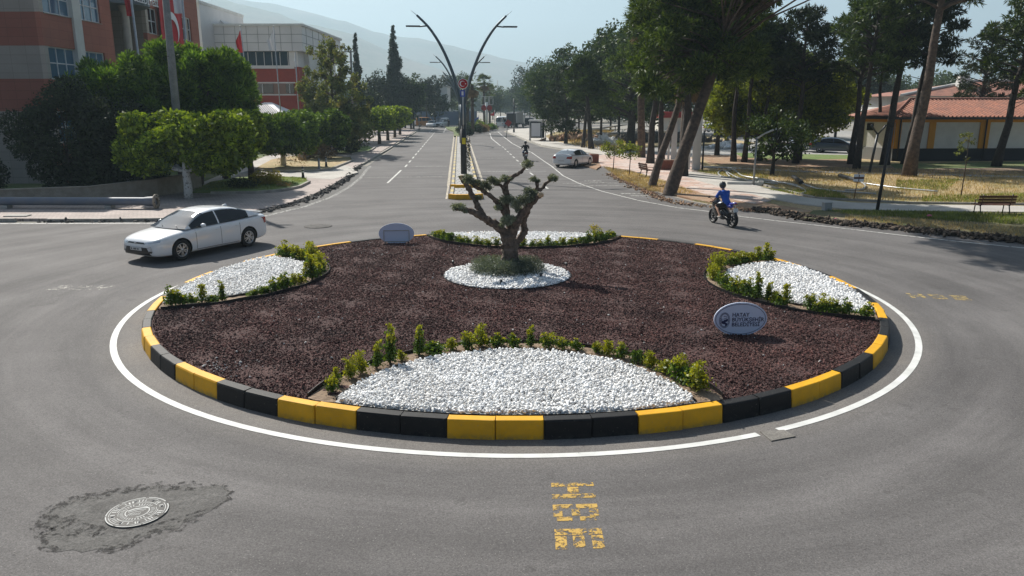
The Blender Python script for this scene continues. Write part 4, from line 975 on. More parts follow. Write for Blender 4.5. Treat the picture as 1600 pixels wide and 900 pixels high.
HATCHV = dict(st=[(1.95, .50, .30, .6, .7), (1.88, .72, .22, .8, .86), (1.7, .80, .18, .9, .98), (1.3, .84, .17, 1.0, 1.06), (.8, .85, .17, 1.05, 1.08), (0, .85, .17, 1.05, 1.08), (-1, .85, .17, 1.06, 1.1), (-1.8, .85, .18, 1.06, 1.1), (-2.05, .82, .25, 1.06, 1.1), (-2.1, .76, .35, 1.0, 1.05)],
    top=([1.35, 1.1, .75, .4, 0, -.8, -1.6, -1.95, -2.06], [1.05, 1.25, 1.55, 1.74, 1.78, 1.80, 1.78, 1.72, 1.08]), belt=([1.35, -2.06], [1.04, 1.08]), wb=.80, axf=1.25, axr=-1.35, r=.31, win=[(.7, -.1), (-.2, -.95), (-1.05, -1.8)], ws=.45, rw=-1.98)
VAN = dict(st=[(2.6, .6, .35, .8, .9), (2.5, .85, .25, 1.0, 1.05), (2.2, .93, .22, 1.15, 1.2), (1.7, .95, .22, 1.25, 1.3), (0, .95, .22, 1.25, 1.3), (-2.3, .95, .22, 1.25, 1.3), (-2.6, .93, .25, 1.25, 1.3), (-2.66, .88, .35, 1.2, 1.25)],
    top=([2.1, 1.7, 1.3, 1.0, .4, -1.2, -2.3, -2.55, -2.64], [1.25, 1.7, 2.1, 2.3, 2.4, 2.4, 2.38, 2.3, 1.3]), belt=([2.1, -2.64], [1.22, 1.26]), wb=.91, axf=1.7, axr=-1.6, r=.34, win=[(1.35, .5), (.4, -.9), (-1.0, -2.4)], ws=1.1, rw=-2.58)
def make_car(label, cat, loc, heading, S, paint='car_white', detail=True, group=None, scale=1., tint='car_glass', name='parked_car'):
    t = thing(name, label, cat, loc, heading, group); t.scale = (scale,)*3
    st = S['st']; vs = []; fs = []; NS = len(st); prof = []
    for (x, w_, zb, zs, zt) in st:
        dz = zs-zb
        half = [(0, zb), (.70*w_, zb), (.93*w_, zb+.02), (.985*w_, zb+.12*dz), (1.0*w_, zb+.42*dz), (.992*w_, zb+.72*dz), (.975*w_, zb+.90*dz), (.93*w_, zs), (.78*w_, zs+.62*(zt-zs)), (.42*w_, zt-.006), (0, zt)]
        full = half+[(-a, b) for a, b in half[1:-1]][::-1]; prof = len(full); vs += [(x, a, b) for a, b in full]
    for i in range(NS-1):
        for k in range(prof): j = (k+1) % prof; fs.append((i*prof+k, i*prof+j, (i+1)*prof+j, (i+1)*prof+k))
    fs.append(tuple(range(prof))); fs.append(tuple((NS-1)*prof+k for k in range(prof))[::-1])
    m = MB(); m.add(vs, fs, 0, True); body = m.build('body', [paint, 'car_black'], t)
    sb = body.modifiers.new('s', 'SUBSURF'); sb.levels = 2 if detail else 1
    if detail:
        cut = MB()
        for ax in (S['axf'], S['axr']):
            for sd in (1, -1):
                c0 = (ax, sd*.60, S['r']+.01); cut.lathe([(0, 0), (S['r']*1.14, 0), (S['r']*1.14, sd*.6), (0, sd*.6)], 28, c0, 'Y', 0, False)
        co_ = cut.build('cutter', 'car_black', t); bm = bmesh.new(); bm.from_mesh(co_.data); bmesh.ops.remove_doubles(bm, verts=bm.verts, dist=.0005); bmesh.ops.recalc_face_normals(bm, faces=bm.faces); bm.to_mesh(co_.data); bm.free()
        b = body.modifiers.new('b', 'BOOLEAN'); b.object = co_; b.operation = 'DIFFERENCE'; b.solver = 'EXACT'; b.material_mode = 'TRANSFER'
        me = evaluated(body); bpy.data.objects.remove(co_)
        me.polygons.foreach_set('use_smooth', [True]*len(me.polygons)); me.set_sharp_from_angle(angle=R(38))
    else: me = evaluated(body)
    # greenhouse, fine grid split into roof, screens and side windows
    xs = np.linspace(S['top'][0][0], S['top'][0][-1], 61); NR = 14; x0, x1 = xs[0], xs[-1]; grid = []
    hmax = max(S['top'][1])-min(S['belt'][1])
    for x in xs:
        zt = interp(S['top'][0][::-1], S['top'][1][::-1], x); zb = interp(S['belt'][0][::-1], S['belt'][1][::-1], x); h = max(zt-zb, .005); row = []
        fx = min(1, (x0-x)/.9, ((x-x1)/.9) if x1 < -1.9 and S is SEDAN else 9); 
        for j in range(NR+1):
            q = j/NR
            if q < .57: u = q/.57; y = S['wb']-.22*(h/.48)**.8*u**1.25*(1 if hmax < .6 else .45); z = zb+h*.83*u
            else: u = (q-.57)/.43; yb = S['wb']-.22*(h/.48)**.8*(1 if hmax < .6 else .45); y = yb*math.cos(u*PI/2)**.75 if u < 1 else 0; z = zb+h*(.83+.17*math.sin(u*PI/2)**.8)
            bulge = .13*(1-(y/S['wb'])**2)*(1 if x > 0 else -.8)*min(1, max(0, 1-min(x0-x, x-x1)/1.1))
            row.append((x+bulge, y, z))
        grid.append(row)
    bins = {}
    def put(k, quad, sg):
        d = bins.setdefault(k, MB()); qs = [(a[0], a[1]*sg, a[2]) for a in quad]; d.add(qs if sg > 0 else qs[::-1], [(0, 1, 2, 3)], 0, True)
    for i in range(60):
        xm = (xs[i]+xs[i+1])/2; zt = interp(S['top'][0][::-1], S['top'][1][::-1], xm); zb = interp(S['belt'][0][::-1], S['belt'][1][::-1], xm)
        for j in range(NR):
            quad = [grid[i][j], grid[i][j+1], grid[i+1][j+1], grid[i+1][j]]; q = (j+.5)/NR
            for sg in (1, -1):
                k = 'roof'
                if q > .60 and xm > S['ws']: k = 'windscreen'
                elif q > .60 and xm < S['rw']: k = 'rear_window'
                elif q < .55 and q > .03:
                    for wi, (a, b) in enumerate(S['win']):
                        if b < xm < a and zt-zb > .10: k = 'side_window%d%s' % (wi, 'L' if sg > 0 else 'R')
                    if q > .50 and k != 'roof': pass
                put(k, quad, sg)
    for k, mb in bins.items():
        me_ = mb.mesh(k, [{'roof': paint, 'windscreen': 'windscreen', 'rear_window': 'windscreen'}.get(k, tint)])
        bm = bmesh.new(); bm.from_mesh(me_); bmesh.ops.remove_doubles(bm, verts=bm.verts, dist=.0004); bmesh.ops.recalc_face_normals(bm, faces=bm.faces); bm.to_mesh(me_); bm.free()
        link('side_window' if k.startswith('side') else k, me_, t)
    for ax in (S['axf'], S['axr']):
        for sd in (1, -1): wheel(t, ax, sd*(S['wb']-.045), S['r'], sd, lite=not detail)
    B = Body(me); L = st[0][0]; w0 = st[1][1]
    if S is SEDAN:
        for sd in (1, -1):
            B.patch('headlight', [(sd*.42, .605), (sd*.78, .655), (sd*.77, .725), (sd*.40, .655)], 'X', 1, 'lamp_clear', t, .008)
            B.patch('tail_light', [(sd*.46, .74), (sd*.84, .72), (sd*.83, .92), (sd*.52, .90)], 'X', -1, 'lamp_red', t, .008)
            B.patch('fog_light', [(sd*.55, .34), (sd*.64, .34), (sd*.64, .40), (sd*.55, .40)], 'X', 1, 'car_black', t, .012)
        B.patch('number_plate', [(-.26, .40), (.26, .40), (.26, .50), (-.26, .50)], 'X', 1, 'plate', t, .022)
        B.patch('number_plate', [(-.26, .52), (.26, .52), (.26, .63), (-.26, .63)], 'X', -1, 'plate', t, .014)
        if detail:
            B.patch('air_intake', [(-.60, .265), (.60, .265), (.46, .50), (-.46, .50)], 'X', 1, 'car_black', t, .008, 16, 8)
            B.patch('grille', [(-.40, .60), (.40, .60), (.34, .645), (-.34, .645)], 'X', 1, 'car_black', t, .010, 12, 4)
            g = MB(); g.ell((2.325, 0, .635), (.012, .055, .045), 16, 8); g.build('badge', 'lamp_clear', t)
            for yy in range(7): pass
            g = MB()
            for k, yy in enumerate((-.19, -.155, -.07, -.035, 0.0, .035, .11, .145)): g.box((2.349, yy, .45), (.004, .018, .055), 0, 0)
            g.build('plate_marks', 'ink', t)
            for sd in (1, -1):
                for xx in (.80, -.18, -.98): B.patch('door_seam', [(xx, .26), (xx+.015, .26), (xx+.015, .93), (xx, .93)], 'Y', sd, 'car_black', t, .0015, 1, 10)
                B.patch('sill_trim', [(-.98, .255), (.8, .255), (.8, .27), (-.98, .27)], 'Y', sd, 'car_black', t, .002, 20, 1)
                for xx in (-.02, -.84): h = MB(); h.ell((xx, sd*.898, .80), (.085, .018, .016), 10, 6); h.build('door_handle', paint, t)
                h = MB(); h.ell((.60, sd*.99, 1.0), (.075, .10, .065), 14, 8); mo = h.build('wing_mirror', paint, t)
                h = MB(); h.tube([(.62, sd*.82, .94), (.60, sd*.95, .96)], .025, 8); h.build('mirror_arm', 'car_black', mo)
                B.patch('fog_trim', [(sd*.47, .50), (sd*.62, .55), (sd*.66, .36), (sd*.655, .36)], 'X', 1, 'lamp_clear', t, .010, 4, 4)
            m = MB(); m.add([(-1.05, .012, 1.385), (-1.05, -.012, 1.385), (-1.27, -.014, 1.33), (-1.27, .014, 1.33), (-1.22, 0, 1.44)], [(0, 1, 4), (1, 2, 4), (2, 3, 4), (3, 0, 4), (0, 3, 2, 1)]); m.build('roof_aerial', paint, t)
            m = MB(); m.tube([(1.22, .55, .955), (.95, .1, 1.07)], .008, 5); m.tube([(1.24, -.1, .965), (.97, -.5, 1.05)], .008, 5); m.build('wiper', 'car_black', t)
            m = MB(); m.box((-2.17, 0, 1.085), (.14, 1.25, .022), 0, 0, .008); m.build('spoiler', paint, t)
    else:
        for sd in (1, -1):
            B.patch('headlight', [(sd*.5, .62*st[2][3]/.9), (sd*.74, .62*st[2][3]/.9), (sd*.74, .8*st[2][3]/.9), (sd*.5, .8*st[2][3]/.9)], 'X', 1, 'lamp_clear', t, .01, 3, 3)
            B.patch('tail_light', [(sd*.66, .75), (sd*.80, .75), (sd*.80, 1.0), (sd*.66, 1.0)], 'X', -1, 'lamp_red', t, .01, 3, 3)
        B.patch('grille', [(-.5, .35), (.5, .35), (.5, .6), (-.5, .6)], 'X', 1, 'car_black', t, .008, 4, 3)
    return t
# the white saloon rounding the island
fx, fy = G(278, 408); rx, ry = G(392, 384.5); hd = math.atan2(fy-ry, fx-rx); hv = Vector((math.cos(hd), math.sin(hd))); pv = Vector((hv.y, -hv.x))
cxy = Vector(((fx+rx)/2, (fy+ry)/2))+pv*(.78)
make_car('white saloon car with dark side windows driving round the left of the island', 'car', (cxy.x-hv.x*.02, cxy.y-hv.y*.02, .012), hd, SEDAN, name='saloon_car')
hx, hy = G(900, 262); hd2 = math.atan2(.86, .50)
pv = Vector((-math.sin(hd2), math.cos(hd2)))
make_car('white saloon with red tail lights parked at the kerb near the slanting pines', 'car', (5.5+pv.x*.75, 60.8+pv.y*.75, .012), hd2, SEDAN, tint='car_glass', scale=.95)

# ------------------------------------------------------------------ people and motorcycles
def body_mesh(name, parts, matn, parent, voxel=.014, smooth=True):
    """tubes and ellipsoids fused into one continuous surface"""
    m = MB()
    for p in parts:
        if p[0] == 't': m.tube(p[1], p[2], 10)
        else: m.ell(p[1], p[2], 14, 10, rot=p[3] if len(p) > 3 else None)
        if p[0] == 't':
            for q, r in zip(p[1], p[2]): m.ell(q, (r, r, r), 10, 8)
    o = m.build(name, matn, parent); md = o.modifiers.new('r', 'REMESH'); md.mode = 'VOXEL'; md.voxel_size = voxel
    md2 = o.modifiers.new('s', 'SMOOTH'); md2.iterations = 2; me = evaluated(o); me.polygons.foreach_set('use_smooth', [True]*len(me.polygons)); return o
def hand(wrist, fwd, down, r=.011, curl=.8, side=1):
    """palm, four fingers closing on a bar and a thumb from the side of the palm"""
    w_ = Vector(wrist); f = Vector(fwd).normalized(); d = Vector(down).normalized(); s = f.cross(d).normalized()
    P = [('e', tuple(w_+f*.045), (.045, .040, .022))]
    for k, L in enumerate((.062, .072, .068, .052)):
        b = w_+f*.08+s*(k-1.5)*.021; q1 = b+f*L*.4+d*L*.1; q2 = q1+f*L*.1*(1-curl)+d*L*.38*curl+f*.005; q3 = q2-f*L*.25*curl+d*L*.15
        P.append(('t', [tuple(w_+f*.04+s*(k-1.5)*.015), tuple(b), tuple(q1), tuple(q2), tuple(q3)], [r*1.1, r, r*.95, r*.85, r*.75]))
    b = w_+f*.02+s*.032*side; P.append(('t', [tuple(b), tuple(b+s*.022*side+f*.025+d*.01), tuple(b+s*.014*side+f*.05+d*.028)], [r*1.25, r*1.1, r*.9])); return P
def rider(bike, label, group, shirt, trousers, shorts=False, helmet='helmet_black', lean=.28, seat=.78, hbar=(.47, .29, .90), peg=(-.12, .24, .34), headx=.24):
    """seated rider; x forward. Same frame as the motorcycle"""
    t = thing('person', label, 'person', bike.location, bike.rotation_euler.z); hip = Vector((-.22, 0, seat+.09)); ch = hip+Vector((lean*.8, 0, .36)); nk = hip+Vector((lean*1.12, 0, .52)); hdv = nk+Vector((.07, 0, .17))
    parts = [('t', [tuple(hip), tuple(hip.lerp(ch, .5)), tuple(ch), tuple(nk-Vector((0, 0, .03)))], [.13, .125, .135, .08]), ('e', tuple(ch+Vector((0, 0, .03))), (.11, .20, .12)), ('e', tuple(hip), (.14, .17, .12)), ('t', [tuple(nk-Vector((.02, 0, .05))), tuple(hdv)], [.062, .055]),
             ('e', tuple(hdv), (.095, .075, .115)), ('e', tuple(hdv+Vector((.095, 0, -.015))), (.02, .016, .022)), ('e', tuple(hdv+Vector((0, .078, -.01))), (.018, .012, .03)), ('e', tuple(hdv+Vector((0, -.078, -.01))), (.018, .012, .03)), ('e', tuple(hdv+Vector((.07, 0, -.065))), (.03, .035, .02))]
    for sd in (1, -1):
        sh = ch+Vector((.02, sd*.19, .09)); hb = Vector((hbar[0], sd*hbar[1], hbar[2])); wr = hb+Vector((-.085, 0, .03)); el = sh.lerp(wr, .52)+Vector((-.03, sd*.06, -.09))
        parts += [('t', [tuple(sh), tuple(el), tuple(wr)], [.055, .043, .028])]+hand(wr, (1, 0, -.15), (-.15, 0, -1), side=-sd)
        kn = Vector((.22, sd*.20, seat-.02)); an = Vector((peg[0]-.04, sd*peg[1], peg[2]+.07))
        parts += [('t', [tuple(hip+Vector((.02, sd*.09, -.01))), tuple(kn)], [.092, .062]), ('t', [tuple(kn), tuple(kn.lerp(an, .4)+Vector((-.02, 0, 0))), tuple(an)], [.060, .056, .036]), ('t', [tuple(an-Vector((.03, 0, .03))), tuple(an+Vector((.14, 0, -.045)))], [.036, .028])]
    body_mesh('body', parts, 'skin', t)
    sp = [('t', [tuple(hip+Vector((-.02, 0, .02))), tuple(hip.lerp(ch, .5)), tuple(ch), tuple(nk-Vector((.02, 0, .05)))], [.158, .148, .158, .085]), ('e', tuple(ch+Vector((0, 0, .035))), (.128, .222, .138))]
    for sd in (1, -1):
        sh = ch+Vector((.02, sd*.19, .09)); hb = Vector((hbar[0], sd*hbar[1], hbar[2])); wr = hb+Vector((-.085, 0, .03)); el = sh.lerp(wr, .52)+Vector((-.03, sd*.06, -.09))
        sp.append(('t', [tuple(sh), tuple(sh.lerp(el, .62 if shorts else 1.0))], [.072, .066 if shorts else .055]))
        if not shorts: sp.append(('t', [tuple(el), tuple(wr)], [.055, .040]))
    body_mesh('shirt', sp, shirt, t, .016)
    tp = [('e', tuple(hip+Vector((0, 0, -.01))), (.155, .185, .125))]
    for sd in (1, -1):
        kn = Vector((.22, sd*.20, seat-.02)); an = Vector((peg[0]-.04, sd*peg[1], peg[2]+.07)); h0 = hip+Vector((.02, sd*.09, -.01))
        tp.append(('t', [tuple(h0), tuple(h0.lerp(kn, .78 if shorts else 1.0))], [.108, .085 if shorts else .075]))
        if not shorts: tp.append(('t', [tuple(kn), tuple(an)], [.074, .052]))
    body_mesh('shorts' if shorts else 'trousers', tp, trousers, t, .016)
    for sd in (1, -1):
        an = Vector((peg[0]-.04, sd*peg[1], peg[2]+.07)); body_mesh('shoe', [('t', [tuple(an+Vector((-.04, 0, -.035))), tuple(an+Vector((.06, 0, -.05))), tuple(an+Vector((.17, 0, -.06)))], [.044, .042, .034])], 'cloth_grey' if shorts else 'cloth_black', t)
    if helmet:
        m = MB(); m.ell(tuple(hdv+Vector((-.01, 0, .025))), (.15, .128, .145), 20, 14); ho = m.build('helmet', helmet, t)
        m = MB(); m.ell(tuple(hdv+Vector((.03, 0, .01))), (.122, .112, .06), 18, 8); m.build('visor', 'car_glass', ho)
        m = MB(); m.box(tuple(hdv+Vector((-.06, 0, .165))), (.16, .03, .012)); m.build('stripe', 'cloth_grey', ho)
    else: body_mesh('hair', [('e', tuple(hdv+Vector((-.02, 0, .03))), (.105, .088, .105))], 'hair', t)
    return t
def spoke_wheel(t, x, r, wd, spokes=5, matr='rim_dark'):
    m = MB(); hw = wd/2; m.lathe([(r*.76, -hw*.7), (r*.9, -hw), (r*.98, -hw*.5), (r, 0), (r*.98, hw*.5), (r*.9, hw), (r*.76, hw*.7), (r*.74, 0)], 30, (x, 0, r), 'Y'); w_ = m.build('wheel', 'tyre', t)
    m = MB(); m.lathe([(r*.77, -hw*.6), (r*.71, -hw*.4), (r*.71, hw*.4), (r*.77, hw*.6)], 30, (x, 0, r), 'Y'); m.lathe([(0, -.05), (r*.14, -.05), (r*.14, .05), (0, .05)], 12, (x, 0, r), 'Y')
    for k in range(spokes): a = 2*PI*k/spokes+.3; m.tube([(x, 0, r), (x+math.cos(a)*r*.73, 0, r+math.sin(a)*r*.73)], [.022, .014], 6)
    m.build('rim', matr, w_)
    m = MB(); m.lathe([(r*.30, -hw*.72), (r*.5, -hw*.72), (r*.5, -hw*.66), (r*.30, -hw*.66)], 20, (x, 0, r), 'Y'); m.build('brake_disc', 'galvanised', w_)
# sports bike
a = G(1113, 348); b = G(1145, 356.5); hd = math.atan2(a[1]-b[1], a[0]-b[0]); mc = ((a[0]+b[0])/2, (a[1]+b[1])/2, .012)
bk = thing('motorcycle', 'black sports motorcycle with blue tail ridden past the right of the island', 'motorcycle', mc, hd)
spoke_wheel(bk, .70, .305, .12); spoke_wheel(bk, -.68, .315, .17)
m = MB()
for sd in (1, -1): m.tube([(.70, sd*.09, .305), (.52, sd*.09, .86)], [.026, .024], 8)
m.build('fork', 'galvanised', bk)
m = MB(); m.tube([(.5, 0, .80), (.15, 0, .72), (-.2, 0, .55), (-.68, .0, .32)], [.05, .09, .09, .04], 8); m.tube([(-.2, .12, .42), (-.68, .12, .315)], .025, 6); m.tube([(-.2, -.12, .42), (-.68, -.12, .315)], .025, 6); m.build('frame', 'bike_black', bk)
m = MB(); m.ell((.02, 0, .42), (.27, .15, .20), 14, 10); m.tube([(.2, -.1, .35), (-.1, -.15, .2), (-.62, -.17, .33)], [.03, .035, .055], 8); m.build('engine', 'dark_metal', bk)
m = MB(); m.ell((.14, 0, .80), (.24, .14, .13), 16, 10); m.build('fuel_tank', 'car_silver', bk)
m = MB(); m.ell((.52, 0, .82), (.22, .17, .19), 16, 10, rot=Matrix.Rotation(.5, 3, 'Y')); m.ell((.36, .0, .55), (.28, .17, .24), 14, 10); m.build('fairing', 'helmet_black', bk)
m = MB(); m.ell((.53, 0, 1.0), (.10, .12, .10), 14, 8, rot=Matrix.Rotation(.7, 3, 'Y')); m.build('windshield', 'car_glass', bk)
m = MB(); m.tube([(.45, .33, .90), (.49, .12, .90), (.49, -.12, .90), (.45, -.33, .90)], .014, 8)
for sd in (1, -1): m.tube([(.45, sd*.34, .90), (.47, sd*.24, .90)], .02, 8); m.tube([(.55, sd*.14, .95), (.58, sd*.30, 1.06)], .008, 6); m.ell((.58, sd*.32, 1.07), (.02, .06, .035), 8, 6)
m.build('handlebar', 'bike_black', bk)
m = MB(); m.ell((-.20, 0, .80), (.28, .13, .05), 14, 8); m.build('seat', 'bike_black', bk)
m = MB(); m.ell((-.62, 0, .93), (.26, .085, .055), 14, 8, rot=Matrix.Rotation(.22, 3, 'Y')); m.ell((-.45, 0, .82), (.2, .10, .08), 12, 8); m.build('tail', 'bike_blue', bk)
m = MB(); m.box((-.86, 0, .70), (.01, .20, .16), rot=Matrix.Rotation(.3, 3, 'Y')); m.tube([(-.80, 0, .92), (-.86, 0, .76)], .012, 5); m.build('number_plate', 'plate', bk)
m = MB(); m.box((-.875, 0, .94), (.02, .10, .03)); m.build('tail_light', 'lamp_red', bk)
m = MB(); m.tube([(-.68, .0, .65), (-.85, 0, .60), (-.98, 0, .42)], [.06, .06, .05], 6); m.build('mudguard', 'bike_black', bk)
rider(bk, 'person in blue T-shirt, dark shorts and helmet riding the black sports motorcycle', None, 'shirt_blue', 'cloth_black', True)
# far scooter
a = G(821, 251); sc = thing('motorcycle', 'dark scooter ridden away up the right lane of the avenue', 'motorcycle', (a[0], a[1], .012), PI/2+.08)
spoke_wheel(sc, .62, .27, .1); spoke_wheel(sc, -.60, .27, .13)
m = MB(); m.ell((-.35, 0, .58), (.42, .19, .17), 12, 8); m.ell((-.62, 0, .70), (.16, .17, .12), 12, 8); m.build('body', 'bike_black', sc)
m = MB(); m.ell((.42, 0, .68), (.10, .19, .30), 12, 8); m.box((.1, 0, .33), (.6, .26, .06), 0, 0, .02); m.build('leg_shield', 'bike_black', sc)
m = MB(); m.ell((-.25, 0, .76), (.36, .14, .05), 12, 8); m.build('seat', 'cloth_black', sc)
m = MB(); m.tube([(.62, 0, .27), (.42, 0, .98)], .03, 6); m.tube([(.40, .32, .98), (.44, 0, 1.0), (.40, -.32, .98)], .014, 6); m.tube([(.42, .22, 1.0), (.44, .32, 1.16)], .007, 5); m.ell((.44, .34, 1.18), (.015, .06, .04), 8, 6); m.ell((.44, -.34, 1.18), (.015, .06, .04), 8, 6); m.tube([(.42, -.22, 1.0), (.44, -.32, 1.16)], .007, 5); m.build('handlebar', 'bike_black', sc)
m = MB(); m.box((-.78, 0, .68), (.02, .16, .05)); m.build('tail_light', 'lamp_red', sc)
m = MB(); m.box((-.80, 0, .52), (.01, .2, .15)); m.build('number_plate', 'plate', sc)
rider(sc, 'person in black top and blue trousers riding the far scooter', None, 'cloth_black', 'denim', False, 'helmet_black', lean=.12, hbar=(.40, .30, .99), peg=(.16, .17, .33), seat=.74)
# ------------------------------------------------------------------ left side: pavement, gardens, walls
PVZ = .12
pav = [(-60, 31.5), (-24, 31.6), (-17, 31.7), (-12.9, 32.05), (-11.7, 33.4), (-10.8, 36.6), (-10.5, 40), (-10.6, 45), (-11.0, 51), (-11.8, 58), (-13.6, 84), (-15.5, 112), (-17.7, 144), (-18.6, 157), (-29, 159), (-27, 144), (-21.5, 112), (-18.6, 84), (-16.9, 66), (-17, 46), (-19.5, 41.5), (-60, 38)]
m = MB(); m.prism(pav, -.02, PVZ); struct('pavement', m, 'paver_pink')
# concrete forecourt path and lawns
m = MB(); m.prism(GP([(330, 296), (350, 281), (392, 268), (450, 280), (520, 283), (560, 272), (545, 262), (400, 238), (300, 236), (250, 262)]), -.01, PVZ+.006); struct('path', m, 'pale_concrete')
m = MB(); m.prism(GP([(300, 305), (330, 288), (372, 281), (420, 279), (476, 281), (482, 288), (462, 296), (430, 302), (360, 305)]), 0, PVZ+.05); struct('lawn', m, 'lawn')
m = MB(); m.prism(GP([(400, 266), (425, 252), (470, 244), (520, 246), (552, 249), (550, 254), (512, 267), (470, 270), (420, 270)]), 0, PVZ+.05); struct('lawn', m, 'dry_grass')
m = MB(); m.prism(GP([(520, 240), (545, 232), (575, 230), (584, 234), (575, 239), (545, 243)]), 0, PVZ+.05); struct('lawn', m, 'lawn')
for nm, pts, lab in (('kerb', [(330, 307), (400, 306), (440, 303), (468, 297), (484, 289)], 'low stone kerb curving round the lawn with the yellow bush'), ('kerb', [(400, 269), (430, 272), (475, 272), (515, 269), (552, 254), (548, 248)], 'low stone kerb round the shaded lawn under the clipped trees'), ('kerb', [(520, 242), (550, 243.5), (578, 239), (586, 233)], 'low stone kerb round the farther small lawn patch')):
    m = MB(); m.wall(GP(pts), .14, .0, PVZ+.14); tag(m.build(nm, 'kerbstone'), lab, 'kerb')
# pavement kerb: stone edge where it survives, broken rubble where it was dug out
m = MB(); m.wall([(-60, 31.35), (-24, 31.45), (-20.5, 31.5)], .16, 0, .15); m.wall([(-19.2, 31.5), (-17, 31.55), (-13.2, 31.9)], .16, 0, .13)
tag(m.build('kerb', 'kerbstone'), 'worn stone kerb of the left pavement along the side road', 'kerb')
m = MB(); m.wall([(-12.0, 62), (-13.3, 84), (-15.2, 112), (-17.4, 144), (-18.3, 157)], .18, 0, .15); tag(m.build('kerb', 'kerbstone'), 'stone kerb of the left pavement along the avenue', 'kerb')
ed = [Vector((*p, 0)) for p in [(-19.5, 31.35), (-17, 31.4), (-13, 31.75), (-11.6, 33.1), (-10.65, 36.5), (-10.3, 40), (-10.4, 45), (-10.85, 51), (-11.6, 57), (-12.0, 61)]]
sh = [(q.x, q.y) for q in ed[3:]]; m = MB(); off_ = [((Vector(sh[min(i+1, len(sh)-1)])-Vector(sh[max(i-1, 0)])).normalized()) for i in range(len(sh))]
offs = lambda d: [(p[0]+o_.y*d, p[1]-o_.x*d) for p, o_ in zip(sh, off_)]
m.sheet(offs(-.1)+offs(.75)[::-1], RB+.001); struct('road_shoulder', m, 'patched_asphalt'); m = MB(); m.strip(offs(.85), .22, RB+.003); struct('dust_line', m, 'line_faint')
P = []; rr = random.Random(9)
for i in range(len(ed)-1):
    a, b = ed[i], ed[i+1]; n = int((b-a).length*(34 if i > 1 else 9)); nrm = (b-a).normalized().cross(Vector((0, 0, 1)))
    for k in range(n): q = a.lerp(b, rr.random())+nrm*rr.gauss(.0, .16 if i > 1 else .08); P.append((q.x, q.y, rr.uniform(.0, .09 if i > 1 else .05)))
o = link('rubble', stones('rubble', np.array(P), .04, .12, 'rubble', 'ico', .5, rough=.3)); o['kind'] = 'stuff'
# low stone wall along the garden
wl = [(-45, 36.4), (-24.5, 36.6), (-20.5, 37.4), (-18.4, 39.8), (-17.6, 43.4), (-19.0, 46)]
gw = thing('garden_wall', 'low beige stone wall behind the long pipe on the left', 'wall')
m = MB(); m.wall(wl, .28, 0, [.75, .75, .82, .95, 1.0, .95]); m.build('wall', 'limestone', gw)
m = MB(); m.wall([(a, b) for a, b in wl], .36, [.752, .752, .822, .952, 1.002, .952], [.80, .80, .87, 1.0, 1.05, 1.0]); m.build('coping', 'limestone', gw)
m = MB(); m.prism([(-60, 36.8), (-24.5, 37), (-20.6, 37.8), (-18.7, 40), (-18.2, 43.4), (-19, 48), (-24, 80), (-60, 80)], -.01, .14); struct('garden', m, 'dark_grass')
# fence wall further up the avenue
for a, b, lab in (((-17.9, 66), (-20.2, 84), 'low rendered wall with piers behind the clipped trees mid-way up the left pavement'), ((-20.5, 90), (-23.8, 118), 'low pale wall with piers under the far clipped trees')):
    t = thing('garden_wall', lab, 'wall'); m = MB(); m.wall([a, b], .2, 0, 1.1); m.build('wall', 'concrete', t); v = Vector(b)-Vector(a)
    for k in range(5): p = Vector(a)+v*(k/4); m = MB(); m.box((p.x, p.y, .68), (.42, .42, 1.36)); m.box((p.x, p.y, 1.40), (.5, .5, .08)); m.build('pier', 'kerbstone', t)
# grey cabinet
x, y = G(216, 306, 0); c = thing('utility_cabinet', 'grey metal street cabinet standing against the low beige wall', 'cabinet', (x, y, PVZ))
m = MB(); m.bb(-.42, .42, -.2, .2, .12, 1.18, 0, .012); m.build('body', 'grey_box', c); m = MB(); m.bb(-.46, .46, -.25, .23, 1.18, 1.22, 0, .008); m.build('roof', 'grey_box', c)
m = MB(); m.bb(-.40, .40, -.17, .17, 0, .12); m.build('plinth', 'rubble', c); m = MB(); m.bb(-.37, .37, -.212, -.2, .18, 1.12); do = m.build('door', 'grey_box', c); m = MB(); m.bb(.28, .31, -.23, -.21, .55, .75); m.build('handle', 'ink', do)
# long pipe with flange lying on timber blocks
x0, y0 = G(-60, 318); x1, y1 = G(243, 322)
p = thing('steel_pipe', 'long grey-blue flanged pipe lying on the left pavement in front of the low wall', 'pipe'); zc = PVZ+.33
A = Vector((-24.5, 34.9, zc)); B = Vector((-16.15, 34.75, zc)); 
m = MB(); m.tube([A, A.lerp(B, .5), B], [.185, .185, .185], 28, caps=False); m.tube([B-Vector((.5, 0, 0)), B-Vector((.35, 0, 0)), B], [.19, .21, .23], 28, caps=False); m.tube([A, B-Vector((.02, 0, 0))], .15, 20); m.build('tube', 'blue_pipe', p)
m = MB(); m.lathe([(.16, 0), (.33, 0), (.33, .06), (.16, .06)], 28, tuple(B), 'X'); fo = m.build('flange', 'limestone', p)
m = MB()
for k in range(8): a = 2*PI*k/8; m.tube([(B.x+.055, B.y+.265*math.cos(a), B.z+.265*math.sin(a)), (B.x+.09, B.y+.265*math.cos(a), B.z+.265*math.sin(a))], .022, 6)
m.build('bolt', 'iron', fo)
for bx, lb in ((-18.3, 'concrete block wedged under the flanged pipe near its open end'), (-23, 'concrete block wedged under the flanged pipe near the photo edge')):
    m = MB(); m.box((bx, 34.85, PVZ+.07), (.28, .5, .15), .1, 0, .02); tag(m.build('concrete_block', 'concrete'), lb, 'block')
x, y = G(219, 345); m = MB(); m.ell((x, y-.1, .03), (.16, .09, .035), 10, 6, rot=Matrix.Rotation(.2, 3, 'X')); tag(m.build('plastic_bag', 'blue_plastic'), 'crumpled light blue bag lying at the left road edge', 'bag')
